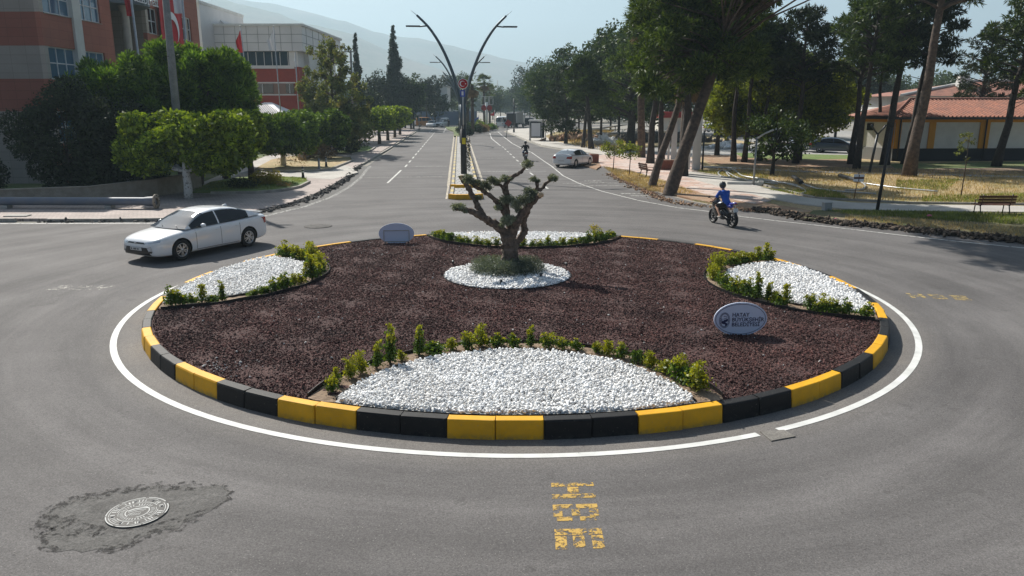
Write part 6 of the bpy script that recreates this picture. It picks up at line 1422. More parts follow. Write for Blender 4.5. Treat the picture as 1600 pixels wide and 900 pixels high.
# truck seen from behind
t = thing('truck', 'boxy dark-backed truck beside the white minibus', 'truck', (XA(806, 168), 169, .012), PI/2-.30)
m = MB(); m.bb(-3.2, 1.6, -1.15, 1.15, .95, 3.2); m.build('box', 'corrugated', t); m = MB(); m.bb(-3.25, -3.2, -1.0, 1.0, 1.0, 2.9); m.build('tailgate', 'dark_metal', t); m = MB(); m.bb(1.7, 3.3, -1.05, 1.05, .6, 2.7, 0, .15); m.build('cab', 'car_white', t); m = MB(); m.bb(-3.1, 3.2, -.5, .5, .55, .95); m.build('chassis', 'dark_metal', t)
for x in (-2.3, 2.4):
    for sd in (1, -1): wheel(t, x, sd*.95, .48, sd, lite=True, wd=.3)
for px, Y, pt, lb, hd in ((813, 230, 'car_black', 'dark car beyond the truck on the right', 1.5), (829, 182, 'rubble', 'dark covered trailer behind the bus stop panel', .2)):
    make_car(lb, 'car', at_y(px, Y), hd, HATCHV, 'car_black', False, None, 1.0)

# ------------------------------------------------------------------ median and its lamps
def median(label, s0, s1, w0, w1, endk=(True, False)):
    t = thing('median_island', label, 'median'); n = int((s1-s0)/1.6)+1; L = [av(lerp(s0, s1, k/n), -lerp(w0, w1, k/n)) for k in range(n+1)]; Rr = [av(lerp(s0, s1, k/n), lerp(w0, w1, k/n)) for k in range(n+1)]
    m = MB(); m.prism(L+Rr[::-1], 0, .15); m.build('paving', 'paver_grey', t)
    for side in (L, Rr):
        for k in range(min(n, 45)):
            a, b = Vector(side[k]), Vector(side[k+1]); a2 = a.lerp(b, .02); b2 = a.lerp(b, .98); mm = MB(); mm.wall([a2, b2], .16, 0, .23 if s0 < 60 else .2); o = mm.build('kerb_block', 'kerb_faded' if k % 2 else 'kerbstone', t); o['label'] = 'faded yellow block' if k % 2 else 'pale grey block'
    if endk[0]: mm = MB(); mm.wall([(L[0][0]-.08, L[0][1]-.05), (L[0][0]+.25, L[0][1]-.34), (Rr[0][0]-.25, Rr[0][1]-.34), (Rr[0][0]+.08, Rr[0][1]-.05)], .22, 0, .27); mm.build('end_kerb', 'kerb_yellow', t)
    return t
median('short nose of the median with a yellow rounded kerb facing the roundabout', 39.5, 43.4, .74, .70)
median('long paved median strip with yellow and pale kerb blocks up the avenue', 44.4, 116, .70, .60)
m = MB(); m.prism([av(117, -1.0), av(140, -1.2), av(152, -2.4), av(170, -3.2), av(170, 7.), av(158, 6), av(146, 2.6), av(134, 1.0), av(117, .7)], 0, .2); struct('planted_median', m, 'dark_grass')
def vlamp(label, s, detail=True, sign=False, k=1.):
    x, y = av(s, .0); t = thing('street_lamp', label, 'street lamp', (x, y, .15), math.atan2(RN.y, RN.x), 'V-shaped street lamps along the median')
    m = MB(); m.tube([(0, 0, 0), (0, 0, 3.25)], [.21, .20], 14); m.build('base_sleeve', 'black_paint', t)
    m = MB(); m.tube([(-.06, 0, 3.0), (-.06, 0, 4.6)], [.17, .15], 12); m.tube([(.07, 0, 3.0), (.07, 0, 4.6)], [.15, .14], 12); m.build('pole', 'teal_metal', t)
    for sd in (-1, 1):
        P = [(sd*.07, 0, 4.5), (sd*.30, 0, 5.5), (sd*.75, 0, 6.9), (sd*1.35, 0, 8.25), (sd*2.1, 0, 9.40), (sd*2.9, 0, 10.2)]; Q = []
        for i in range(len(P)-1):
            for q in range(4):
                u = q/4; a = Vector(P[max(i-1, 0)]); b = Vector(P[i]); c = Vector(P[i+1]); d = Vector(P[min(i+2, 5)]); Q.append(.5*((2*b)+(c-a)*u+(2*a-5*b+4*c-d)*u*u+(3*b-a-3*c+d)*u**3))
        Q.append(Vector(P[-1])); m = MB(); m.tube(Q, [lerp(.125, .07, i/20) for i in range(len(Q))], 10); ao = m.build('arm', 'teal_metal', t)
        m = MB(); m.tube([Q[-1], Q[-1]+Vector((sd*.38, 0, .30))], [.022, .006], 6); m.build('finial', 'galvanised', ao)
        m = MB(); m.tube([(sd*2.2, 0, 9.55), (sd*2.75, 0, 9.50)], .045, 8); m.box((sd*3.15, 0, 9.52), (.95, .26, .09), 0, 0, .03); m.build('lamp_head', 'dark_metal', ao)
    if detail: m = MB(); m.box((.02, -.215, 2.2), (.24, .012, .42)); m.build('warning_plate', 'sign_yellow', t)
    if sign:
        m = MB(); m.tube([(0, -.17, 3.0), (0, -.19, 6.0)], .03, 8); so = m.build('sign_post', 'white_paint', t)
        m = MB(); m.lathe([(0, -.035), (.34, -.035), (.34, .0), (0, .0)], 30, (0.02, -.24, ZA(131, s)-.15), 'Y'); m.build('flag_disc', 'white_paint', t)
        z = ZA(131, s)-.15
        m = MB(); m.lathe([(0, -.04), (.30, -.04)], 30, (.02, -.24, z), 'Y'); d = m.build('flag_roundel', 'flag_red', t)
        m = MB(); P = [(.19*math.cos(a)-.04, .19*math.sin(a)) for a in np.linspace(R(35), R(325), 30)]+[(.15*math.cos(a)+.005, .15*math.sin(a)) for a in np.linspace(R(318), R(42), 30)]
        m.add([(a+.02, -.285, z+b) for a, b in P], [(k_, k_+1, 58-k_, 59-k_) for k_ in range(29)]); m.box((.19, -.287, z), (.07, .004, .07), 0); m.build('crescent', 'flag_white', d)
        m = MB(); m.box((-.02, -.22, ZA(146, s)-.15), (.32, .02, .42)); b = m.build('blue_sign', 'sign_blue', t); m = MB(); m.box((-.02, -.233, ZA(146, s)-.15), (.13, .004, .26)); m.build('arrow', 'flag_white', b)
    return t
vlamp('nearest V-shaped street lamp with black base, red flag roundel and blue sign', 52.6, True, True)
vlamp('second V-shaped street lamp up the median', 96, False); vlamp('third V-shaped street lamp up the median', 140, False)
vlamp('fourth V-shaped street lamp, beyond the palms', 200, False); vlamp('fifth and smallest V-shaped street lamp in the haze', 290, False)
x, y = av(54.5, .35); m = crown_mesh('climbing_shrub', [((x, y, .4+.28*k), (.16, .16, .3)) for k in range(8)], 900, .08, .5, 'leaf_dark'); tag(link('climbing_shrub', m), 'narrow dark shrub growing right of the nearest lamp base', 'shrub')
# palms, shrubs, post sign on the planted median
for px, Y, pyt, s, lb in ((738, 128, 124, 1, 'tall palm with shaggy dead fronds right of the nearest lamp post'), (757, 190, 122, 2, 'slender tall palm left of the distant mast'), (765, 200, 138, 3, 'shorter palm beside the slender tall palm'), (730, 150, 150, 4, 'small palm half hidden behind the nearest lamp post')):
    x = XA(px, Y, 5); t = thing('palm_tree', lb, 'palm', (x, Y, .1)); h = ZA(pyt, Y)-1.0; palm_parts(t, h, .26, 80+s, 30, 2.3 if Y < 150 else 2.6, skirt=(s in (1, 2)))
for px, Y, r, lf, lb in ((734, 132, (2.0, 1.6, .8), 'leaf_cypress', 'blue-green bush at the foot of the shaggy palm'), (745, 142, (2.0, 2, .8), 'leaf_hedge', 'bright green bush right of the shaggy palm'), (753, 136, (1.0, .8, .5), 'leaf_dry', 'reddish round bush in the planted median'), (764, 150, (1.7, 1.2, .35), 'leaf_shrub', 'low clipped hedge under the white frame billboard'), (728, 122, (.7, .6, .3), 'leaf_dark', 'small dark bush at the tip of the planted median')):
    bush('bush', lb, XA(px, Y), Y, .15, r, lf, int(px), 22, 110, .25, (.45, .8))
t = thing('billboard', 'tall post with empty white rectangular frames over two red discs', 'billboard', (XA(760.5, 160), 160, .1)); m = MB(); m.tube([(0, 0, 0), (0, 0, 5.2)], .28, 10); m.build('post', 'white_paint', t)
for a, b in ((-1.15, -.35), (-.3, .5), (.55, 1.35)): m = MB(); m.bb(a, a+.08, -.05, .05, 4.6, 6.3); m.bb(b-.08, b, -.05, .05, 4.6, 6.3); m.bb(a+.08, b-.08, -.05, .05, 6.22, 6.3); m.bb(a+.08, b-.08, -.05, .05, 4.6, 4.68); m.build('frame', 'white_paint', t)
for a in (-.55, .6): m = MB(); m.lathe([(0, -.05), (.55, -.05), (.55, .05), (0, .05)], 24, (a, -.3, 4.0), 'Y'); m.build('red_disc', 'sign_red', t)
for px, Y, c_, h, lb in ((773, 168, 'flag_red', 3.6, 'dark red flag pole left of the minibus'), (748, 166, 'sign_blue', 2.6, 'small blue banner pole among the median bushes')):
    flagpole(lb, XA(px, Y), Y, h, 0, c_, fw=.7, drop=1.0, r=.05)
t = thing('radio_mast', 'thin lattice mast far behind the palms', 'mast', (XA(777.5, 420), 420, 0)); m = MB(); hz = ZA(125, 420)
for a in range(3): m.tube([(math.cos(a*2.09)*.7, math.sin(a*2.09)*.7, 0), (math.cos(a*2.09)*.2, math.sin(a*2.09)*.2, hz)], [.12, .06], 4)
for k in range(14): m.tube([(.6-.03*k, 0, hz*k/14), (-.3, .5, hz*(k+1)/14)], .05, 3)
m.build('lattice', 'grey_metal', t)
# far rows of trees down the avenue
RT = [(782, 330, 134, 6, 'leaf_far', 'hazy distant tree right of the slender palm'), (790, 420, 150, 9, 'leaf_far', 'hazy low distant tree in the gap of the avenue'), (806, 520, 148, 9, 'leaf_far', 'hazy farthest tree at the end of the avenue'), (770, 260, 140, 4, 'leaf_far', 'hazy tree behind the shorter palm'),
 (820, 300, 104, 6.5, 'leaf_dark', 'tall hazy tree at the left end of the right-hand trees'), (838, 260, 92, 6.5, 'leaf_dark', 'tall rounded tree second in the right-hand row'), (812, 360, 140, 8, 'leaf_far', 'lower hazy tree left of the right-hand row'), (828, 250, 132, 5, 'leaf_pine', 'mid-height green tree in front of the hazy pair')]
for i, (px, Y, t_, hw, lf, lb) in enumerate(RT): simple_tree(lb, px, Y, t_, hw, lf, 110+i, size=.7, dens=10)
m = crown_mesh('distant_wood', [((XA(lerp(540, 800, k/40), 560+random.uniform(-60, 60), 5), 560+random.uniform(-60, 60), random.uniform(3, 10)), (14, 10, random.uniform(5, 9))) for k in range(60)], 2.6, 1.6, .7, 'leaf_far'); o = link('distant_wood', m); o['kind'] = 'stuff'
m = crown_mesh('distant_wood', [((random.uniform(-5, 260)+20, random.uniform(210, 330), random.uniform(3, 8)), (9, 7, random.uniform(4, 8))) for k in range(90)], 3.6, 1.1, .7, 'leaf_far'); o = link('distant_wood', m); o['kind'] = 'stuff'
m = crown_mesh('distant_wood', [((random.uniform(-160, -30), random.uniform(190, 260), random.uniform(2, 6)), (9, 7, random.uniform(4, 7))) for k in range(60)], 3.6, 1.1, .7, 'leaf_far'); o = link('distant_wood', m); o['kind'] = 'stuff'

# ------------------------------------------------------------------ mountains
def ridge(name, pts, Y, depth, seed, c_):
    rr = random.Random(seed); nx, ny = 220, 26; xs = np.linspace(-2600, 2600, nx)*Y/2200; V_ = []; F_ = []
    ang = [(p[0]-800)/FPX for p in pts]; hz = [ZA(p[1], Y) for p in pts]
    ph = [rr.uniform(0, 6) for _ in range(8)]
    for j in range(ny):
        v = j/(ny-1)
        for x in xs:
            u = x/Y; h = float(np.interp(u, ang, hz)); rough = sum(math.sin(x/Y*(9*2**q)+ph[q]+v*3*q)/(2**q) for q in range(6))
            prof = (1-abs(v-.5)*2)**.8 if v <= .5 else (1-abs(v-.5)*2)
            V_.append((x, Y-depth/2+depth*v, max(-.5, h*prof+rough*h*.045*math.sin(PI*v)*(0.5 if abs(v-.5) < .05 else 2)-.4)))
    for j in range(ny-1):
        for i in range(nx-1): q = j*nx+i; F_.append((q, q+1, q+nx+1, q+nx))
    m = MB(); m.add(V_, F_, 0, True); struct(name, m, c_)
mat('mountain_soil', (.10, .115, .075), 1., (.20, .17, .13), .006, detail=8, speck=(.05, .2))
ridge('hills', [(-400, -150), (0, -110), (330, -30), (387, 0), (452, 24), (500, 40), (560, 58), (600, 72), (650, 92), (700, 108), (750, 122), (800, 136), (860, 150), (1000, 158), (1600, 160), (2200, 158)], 2300, 1500, 5, 'mountain_soil')
ridge('hills', [(-400, -50), (300, -28), (450, 0), (520, 22), (600, 52), (700, 74), (800, 92), (900, 108), (1000, 122), (1200, 140), (1400, 146), (1700, 150), (2400, 156)], 3400, 1600, 9, 'mountain_soil')
# ------------------------------------------------------------------ right side: park ground
def sheet(name, pts, z, mn, thick=True):
    m = MB(); P = GP(pts)
    if thick: m.prism(P, -.03, z)
    else: m.sheet(P, z)
    return struct(name, m, mn)
# everything right of the road edge is raised a little above the asphalt
re_ = [(r[0], r[1]) for r in right_edge[17:]]     # from the bend near the parked car outward
sheet('gravel_yard', [(905, 236), (860, 222), (900, 205), (1000, 200), (1150, 198), (1340, 205), (1330, 245), (1200, 243), (1080, 250), (960, 246)], .03, 'gravel_ground')
m = MB(); m.prism([(9.4, 70.5), (9.1, 64), (8.1, 58.5), (7.6, 52.5), (7.95, 46.5), (8.35, 42), (9.15, 38.5), (10.6, 35.4), (12.8, 32.4), (15.4, 29.8), (18.5, 26.9), (24.3, 22.7), (32, 18.3), (60, 6.5), (70, 20), (70, 72), (30, 72)], -.02, .07); struct('park_ground', m, 'dry_grass')
m = MB(); m.prism([(8.25, 42.3), (9.1, 38.7), (10.5, 35.6), (12.0, 33.6), (13.6, 33.9), (12.2, 37.5), (10.2, 42.5), (9.2, 46.5), (8.0, 46)], 0, .095); struct('bare_soil', m, 'red_soil')
sheet('bare_soil', [(905, 258), (930, 245), (948, 246), (944, 258), (932, 266)], .10, 'red_soil')
sheet('paved_square', [(928, 246), (960, 240), (1075, 245), (1100, 262), (1080, 275), (1150, 298), (1205, 316), (1180, 322), (1100, 306), (1040, 284), (985, 268), (940, 262)], .11, 'paver_park')
sheet('path', [(1078, 270), (1110, 274), (1150, 283), (1200, 298), (1260, 312), (1330, 320), (1420, 323), (1700, 327), (1700, 336), (1500, 334), (1400, 333), (1320, 330), (1250, 322), (1200, 313), (1150, 301), (1100, 288), (1064, 276)], .118, 'pale_concrete')
sheet('bare_soil', [(1090, 243), (1340, 248), (1345, 262), (1200, 263), (1110, 258)], .085, 'red_soil')
sheet('lawn', [(1150, 240), (1340, 244), (1338, 250), (1250, 251), (1160, 248)], .09, 'lawn')
sheet('bare_soil', [(1110, 262), (1340, 262), (1700, 258), (1700, 272), (1440, 276), (1250, 268), (1120, 268)], .088, 'soil')
sheet('lawn', [(1390, 258), (1700, 252), (1700, 262), (1400, 266)], .094, 'dark_grass')
m = MB(); m.strip(GP([(1095, 262), (1250, 270), (1420, 274), (1700, 281)]), 1.4, .1); struct('path', m, 'paver_grey')
m = MB()
for a, b in (((1082, 271), (1160, 284)), ((1160, 284), (1275, 313)), ((1275, 313), (1420, 320.5)), ((1420, 320.5), (1700, 324))): m.wall(GP([a, b]), .12, 0, .17)
tag(m.build('kerb', 'kerbstone'), 'broken pale kerb line along the far side of the park path', 'kerb')
# turfy verge and dug bank by the road
mat('verge_ground', (.10, .12, .04), .95, (.20, .155, .09), .55, .35, .65, 7, speck=(9, .35), bump=(14, .7, .06))
vg = GP([(1270, 333), (1340, 332), (1450, 335), (1700, 341), (1700, 392), (1600, 377), (1500, 368), (1400, 356), (1320, 350), (1255, 345)])
m = MB(); m.prism(vg, 0, .13); struct('verge', m, 'verge_ground')
bank = [Vector((*G(a, b), 0)) for a, b in ((1175, 329), (1230, 338), (1300, 350), (1400, 359), (1500, 370), (1600, 380), (1700, 392))]
P = []; rr = random.Random(12)
for i in range(len(bank)-1):
    a, b = bank[i], bank[i+1]; n = int((b-a).length*95); nn = (b-a).normalized().cross(Vector((0, 0, -1)))
    for k in range(n): o_ = rr.gauss(0, .24); q = a.lerp(b, rr.random())+nn*(.1+o_); P.append((q.x, q.y, .10*max(0, 1-abs(o_)*1.6)+rr.uniform(0, .08)))
o = link('earth_bank', stones('earth_bank', np.array(P), .04, .11, 'dark_soil', 'ico', .55, rough=.3)); o['kind'] = 'stuff'
P = []
for a, b in zip(GP([(950, 272), (985, 290), (1010, 303), (1030, 312), (1060, 320)]), GP([(985, 290), (1010, 303), (1030, 312), (1060, 320), (1175, 331)])):
    for k in range(int(math.dist(a, b)*40)): t_ = rr.random(); P.append((lerp(a[0], b[0], t_)+rr.gauss(.15, .22), lerp(a[1], b[1], t_)+rr.gauss(.0, .15), rr.uniform(.01, .09)))
o = link('rubble', stones('rubble', np.array(P), .025, .08, 'red_soil', 'ico', .55, rough=.25)); o['kind'] = 'stuff'
# grass stuff
grass_stuff('dry_grass', GP([(1090, 268), (1200, 262), (1700, 272), (1700, 322), (1420, 319), (1275, 311), (1160, 283)]), 42000, .16, .07, 'straw', 'dry straw-coloured park grass')
grass_stuff('grass', GP([(1290, 334), (1450, 336), (1700, 342), (1700, 362), (1500, 352), (1400, 345), (1320, 340)]), 15000, .16, .12, 'grass_blade', 'green grass on the roadside verge')
grass_stuff('dry_grass', GP([(942, 262), (985, 270), (1050, 290), (1090, 306), (1050, 306), (1010, 300), (965, 280)]), 9000, .16, .07, 'straw', 'dry grass strip by the kerb under the slanting pines')
grass_stuff('grass', GP([(1080, 268), (1200, 275), (1200, 292), (1140, 281)]), 4000, .16, .07, 'grass_blade', 'patchy grass beside the park path')
for poly, n_ in (([(1400, 285), (1500, 283), (1480, 300), (1400, 300)], 5000), ([(1440, 310), (1600, 306), (1700, 316), (1700, 323), (1440, 319)], 6000), ([(1200, 300), (1300, 300), (1330, 316), (1260, 309)], 4000)):
    grass_stuff('grass', GP(poly), n_, .18, .07, 'grass_blade', 'greener tufts in the dry park grass')
grass_stuff('dry_grass', GP([(1320, 342), (1450, 350), (1700, 368), (1700, 388), (1500, 367), (1320, 350)]), 9000, .14, .12, 'straw', 'thin dry grass on the lower verge')
grass_stuff('dry_grass', GP([(860, 216), (905, 232), (960, 240), (1000, 236), (1000, 205), (900, 205)]), 9000, .55, .02, 'straw', 'tall dry weeds behind the parked saloon')
grass_stuff('grass', GP([(300, 303), (330, 290), (420, 280), (480, 282), (480, 288), (430, 300)]), 9000, .12, .16, 'grass_blade', 'lawn grass by the yellow bush')

# ------------------------------------------------------------------ pavement strip right of the avenue, shelter
m = MB(); m.prism([(-.2, 152), (-1.2, 143), (.6, 122), (1.9, 108), (3.7, 91), (6.7, 80), (9.3, 72), (11, 72), (10.5, 84), (8.8, 100), (8.5, 120), (12, 140), (16, 152), (15, 158), (4, 160)], 0, .12); struct('pavement', m, 'pale_concrete')
m = MB(); m.prism([(5.2, 104), (5.0, 118), (7.5, 136), (16, 150), (30, 150), (30, 96), (12, 86), (7.4, 92)], 0, .16); struct('verge', m, 'dry_grass')
x, y = G(838, 221); t = thing('bus_stop_panel', 'glass-sided bus shelter with a pale poster panel beside the avenue', 'bus shelter', (x, y, .12), -.12)
m = MB()
for a, b in ((-.85, -.4), (-.85, .9), (.75, -.4), (1.15, .9)): m.bb(a-.05, a+.05, b-.05, b+.05, 0, 2.5)
m.bb(-.95, -.85, -.45, .95, .1, .2); m.build('post', 'galvanised', t)
m = MB(); m.bb(-1.0, 1.3, -.6, 1.0, 2.5, 2.68); m.build('roof', 'white_paint', t); m = MB(); m.bb(-.70, .62, -.42, -.36, .45, 2.35); m.bb(-.78, .70, -.36, -.30, .35, 2.43); f = m.build('frame', 'dark_metal', t); m = MB(); m.bb(-.64, .56, -.445, -.422, .55, 2.28); m.build('poster', 'flag_white', f)
m = MB(); m.bb(-.7, 1.0, .88, .90, .3, 2.4); m.build('glass', 'car_glass', t)
x, y = G(902-110, 213); 
t = thing('road_sign', 'leaning post with a dark red sign seen edge-on by the right avenue kerb', 'sign', (XA(791, 112), 112, .1)); m = MB(); m.tube([(0, 0, 0), (.25, 0, 2.2), (.30, 0, 2.4)], .06, 8); m.build('post', 'grey_metal', t); m = MB(); m.box((.3, -.06, 2.1), (.75, .05, .75), 0, 0, .02, rot=Matrix.Rotation(.6, 3, 'Y')); m.build('plate', 'sign_red', t)
x, y = G(803, 208); t = thing('lamp_pole', 'thin dark pole on the right avenue pavement beside the minibus', 'pole', (x, y, .1)); m = MB(); m.tube([(0, 0, 0), (0, 0, ZA(154, y)-.1)], .11, 8); m.lathe([(.16, 0), (.16, .5), (.11, .55)], 10); m.build('pole', 'dark_metal', t)

# white gate pylons
for px, py, pyt, wd, lb in ((1051, 253, 195, .42, 'shorter pair of white concrete gate slabs behind the first slanting pine'), (1086, 267, 173, .56, 'taller pair of white concrete gate slabs right of the big slanting pine')):
    x, y = G(px, py); h = ZA(pyt, y); t = thing('gate_pillar', lb, 'pillar', (x, y, .08), 0, 'white gate pillars in the park')
    m = MB(); m.bb(-wd*.5+.05, wd*.5+.05, -.12, .12, 0, h); m.build('slab', 'plaster_white', t); m = MB(); m.bb(-wd*1.0, -wd*.66, .1, .3, 0, h*.8); m.build('slab', 'plaster_white', t)
    m = MB(); m.bb(-wd*.66, -wd*.45, .11, .16, h*.45, h*.55); m.build('bracket', 'grey_metal', t)
for px, py, lb in ((1042, 267, 'terracotta brick planter box between the gate pillars'), (928, 256, 'terracotta brick planter box behind the parked saloon')):
    x, y = G(px, py); t = thing('planter', lb, 'planter', (x, y, .08), 0, 'brick planters in the park'); m = MB(); m.bb(-.65 if px > 1000 else -.35, .65 if px > 1000 else .35, -.4, .4, 0, .72, 0, .02); m.build('box', 'red_brick_planter', t); m = MB(); m.bb(-.55 if px > 1000 else -.28, .55 if px > 1000 else .28, -.32, .32, .715, .73); m.build('soil', 'soil', t)
# benches
def bench(label, x, y, rz, L=1.6):
    t = thing('park_bench', label, 'bench', (x, y, .1), rz, 'wooden benches in the park')
    m = MB()
    for k in range(4): m.bb(-L/2, L/2, -.22+k*.115, -.13+k*.115, .43, .465)
    m.build('seat', 'brown_wood', t); m = MB()
    for k in range(3): m.box((0, .27+.025*k, .56+.125*k), (L, .03, .10), rot=Matrix.Rotation(-.18, 3, 'X'))
    m.build('backrest', 'brown_wood', t)
    for sd in (-1, 1): m = MB(); X = sd*(L/2-.18); m.tube([(X, -.24, 0), (X, -.2, .42), (X, .2, .42), (X, .33, .9)], .026, 6); m.tube([(X, .30, 0), (X, .16, .42)], .026, 6); m.tube([(X, -.24, .42), (X, -.22, .62), (X, .26, .64)], .02, 6); m.build('leg', 'dark_metal', t)
x, y = G(1548, 339); bench('dark brown slatted bench on the verge beside the park path, far right', x, y, PI)
x, y = G(1010, 278); bench('small wooden bench beside the first slanting pine', x, y, 1.9, 1.2)
# lamp posts
def bent_lamp(label, px, py, pyt, tip, r=.055, mn='grey_metal'):
    x, y = G(px, py); h = ZA(pyt, y)-.08; t = thing('lamp_post', label, 'lamp post', (x, y, .08)); m = MB(); m.tube([(0, 0, 0), (0, 0, h)], [r*1.2, r], 10); m.lathe([(.12, 0), (.12, .03), (.06, .05)], 12); m.build('post', mn, t)
    m = MB(); tx, tz = (tip[0]-px)/FPX*y, ZA(tip[1], y)-.08; m.tube([(0, 0, h-.02), (tx*.5, 0, lerp(h, tz, .6)), (tx, 0, tz)], [.05, .045, .05], 8); m.box((tx*.75, 0, lerp(h, tz, .82)), (abs(tx)*.5, .12, .05), rot=Matrix.Rotation(-math.atan2(tz-h, tx), 3, 'Y')); m.build('lamp_head', 'galvanised' if mn != 'black_paint' else mn, t); return t
bent_lamp('grey lamp post with one bent arm to the right beside the concrete path', 1177, 292, 216, (1202, 203))
bent_lamp('thin dark lamp post right of the taller gate pillars', 1097, 268, 205, (1101, 199), .06, 'dark_metal')
x, y = G(1370, 333); t = thing('lamp_post', 'plain tall black post on the verge nearest the road', 'lamp post', (x, y, .10)); m = MB(); h = ZA(203, y); m.tube([(0, 0, 0), (.25, 0, h)], [.075, .06], 10); m.lathe([(.14, 0), (.14, .03), (.08, .06)], 12); m.build('post', 'black_paint', t)
x, y = G(1358, 272); t = thing('lamp_post', 'dark Y-topped lamp post in front of the yellow and white wall', 'lamp post', (x, y, .08)); m = MB(); h = ZA(211, y); m.tube([(0, 0, 0), (.3, 0, h)], [.09, .08], 10); m.build('post', 'dark_metal', t)
for sd in (-1, 1): m = MB(); m.tube([(.3, 0, h-.05), (.3+sd*.4, 0, h+.45), (.3+sd*.5, 0, h+.62)], .06, 8); m.build('lamp_head', 'dark_metal', t)
# young staked trees
def sapling(label, px, py, pyt, cr_, leaf, seed, n=9, dens=300, stem='bark'):
    x, y = G(px, py); h = ZA(pyt, y); t = thing('young_tree', label, 'tree', (x, y, .08)); rr = random.Random(seed); m = MB(); m.tube([(0, 0, 0), (.04, 0, h*.5), (.02, 0, h*.95)], [.035, .028, .012], 6)
    cl = [((rr.uniform(-1, 1)*cr_*.7, rr.uniform(-1, 1)*cr_*.7, h*rr.uniform(.55, 1.0)), (cr_*.35, cr_*.35, cr_*.32)) for _ in range(n)]; limbs(m, [Vector((.03, 0, h*.5)), Vector((.02, 0, h*.7))], cl, .02); m.build('trunk', stem, t); link('crown', crown_mesh('crown', cl, dens, .13, .6, leaf, out=.3, shell=.2), t)
sapling('young thin tree with sparse bright leaves, first from the parked saloon', 958, 268, 237-14, .95, 'leaf_oak', 1)
sapling('young thin tree with sparse bright leaves, right of the first one', 983, 276, 222, .85, 'leaf_oak', 2)
sapling('slender young tree with small pale leaf clusters standing alone on the dry lawn', 1501, 310, 207, .50, 'leaf_poplar', 3, 10, 260)
# small information sign, box, litter, pipes
x, y = G(1334, 314); t = thing('notice_sign', 'small white and brown notice board on a thin leaning stake in the dry grass', 'sign', (x, y, .07)); m = MB(); m.tube([(0, 0, 0), (.12, 0, ZA(272, y))], .022, 6); m.build('stake', 'brown_wood', t); zc = ZA(277, y)-.1
m = MB(); m.box((.12, -.04, zc), (.52, .02, .36), 0, 0, .0, rot=Matrix.Rotation(.04, 3, 'Y')); b = m.build('board', 'flag_white', t); m = MB(); m.box((.12, -.054, zc), (.50, .005, .10)); m.box((.12, -.055, zc+.0), (.04, .006, .32)); m.build('brown_print', 'brown_wood', b)
x, y = G(1291, 333); t = thing('utility_cabinet', 'small grey utility box in the dug earth by the right road edge', 'cabinet', (x, y, .05), .15); m = MB(); m.bb(-.17, .17, -.13, .13, 0, .42, 0, .01); m.build('body', 'grey_box', t); m = MB(); m.bb(-.19, .19, -.15, .15, .42, .445); m.build('lid', 'galvanised', t)
for px, py, lb in ((1451, 345, 'crumpled pink wrapper on the grassy verge near the bench'), (1305, 348, 'crumpled pink wrapper at the road edge by the grey utility box')):
    x, y = G(px, py); m = MB(); m.ell((x, y, .20 if px > 1400 else .12), (.12, .08, .07), 8, 5); tag(m.build('wrapper', 'pink_plastic'), lb, 'litter')
def hose(label, pts, r, mn='galvanised', z=.14):
    P = [Vector((*G(a, b), z)) for a, b in pts]; Q = []
    for i in range(len(P)-1):
        for q in range(6): u = q/6; a, b, c, d = P[max(i-1, 0)], P[i], P[i+1], P[min(i+2, len(P)-1)]; Q.append(.5*((2*b)+(c-a)*u+(2*a-5*b+4*c-d)*u*u+(3*b-a-3*c+d)*u**3))
    Q.append(P[-1]); m = MB(); m.tube(Q, r, 10); return tag(m.build('pipe', mn), label, 'pipe', 'loose pipes on the park grass')
hose('pale curved pipe looping left of the bent-arm lamp post', [(1130, 281), (1122, 274), (1130, 269), (1150, 280), (1175, 286), (1215, 291)], .05)
hose('second pale pipe looping beside the first near the path', [(1140, 279), (1135, 272), (1146, 268), (1160, 278), (1190, 283), (1245, 293)], .05)
hose('long pale pipe curving to the right from behind the lamp post', [(1180, 284), (1225, 290), (1250, 297), (1258, 303), (1250, 307)], .05)
hose('long pale pipe lying across the dry lawn to the notice board', [(1252, 290), (1275, 298), (1310, 303), (1368, 307)], .05)
hose('long thin pale pipe lying right across the dry lawn', [(1350, 290), (1400, 297), (1465, 303)], .045)
hose('short pale pipe curled beside the dark fallen lamp', [(1345, 288), (1352, 294), (1345, 300), (1320, 301)], .045)
hose('black thick fallen lamp tube lying on the grass at the left', [(1239, 281), (1252, 291)], .14, 'dark_metal', .2)
hose('dark thick fallen lamp tube lying by the notice board', [(1312, 279), (1340, 288)], .14, 'dark_metal', .2)
x0, y0 = G(1185, 292); m = MB(); m.box((x0-.8, y0+.3, .17), (1.9, .22, .2), -.18); m.box((x0+.15, y0+.12, .20), (.3, .3, .28), -.18); tag(m.build('concrete_post', 'plaster_white'), 'fallen white concrete post beside the bent-arm lamp post', 'post')
def heap(label, px, py, r, mn, n, z=.05, s=(.15, .4), h=.6):
    x, y = G(px, py); q = RNG.normal(0, .45, (n, 2))*np.array(r); zz_ = z+h*np.exp(-(q[:, 0]/r[0])**2-(q[:, 1]/r[1])**2)*RNG.uniform(.5, 1, n); o = link('rubble_heap', stones('rubble_heap', np.stack([x+q[:, 0], y+q[:, 1], zz_], 1), s[0], s[1], mn, rough=.25)); return tag(o, label, 'heap')
heap('heap of white lumps behind the park tree trunks', 1137, 232, (1.8, 1.0), 'pebble', 120)
heap('pile of white blocks behind the parked saloon', 944, 228, (1.6, 1.0), 'plaster_white', 40, s=(.3, .6), h=.9)
heap('long dark heap of rubble behind the slanting pines', 1030, 224, (7, 1.2), 'rubble', 400, s=(.2, .55), h=1.1)
heap('grey rubble heap between the rail and the trees', 1000, 215, (7, 1.6), 'concrete', 260, s=(.2, .5), h=1.0)
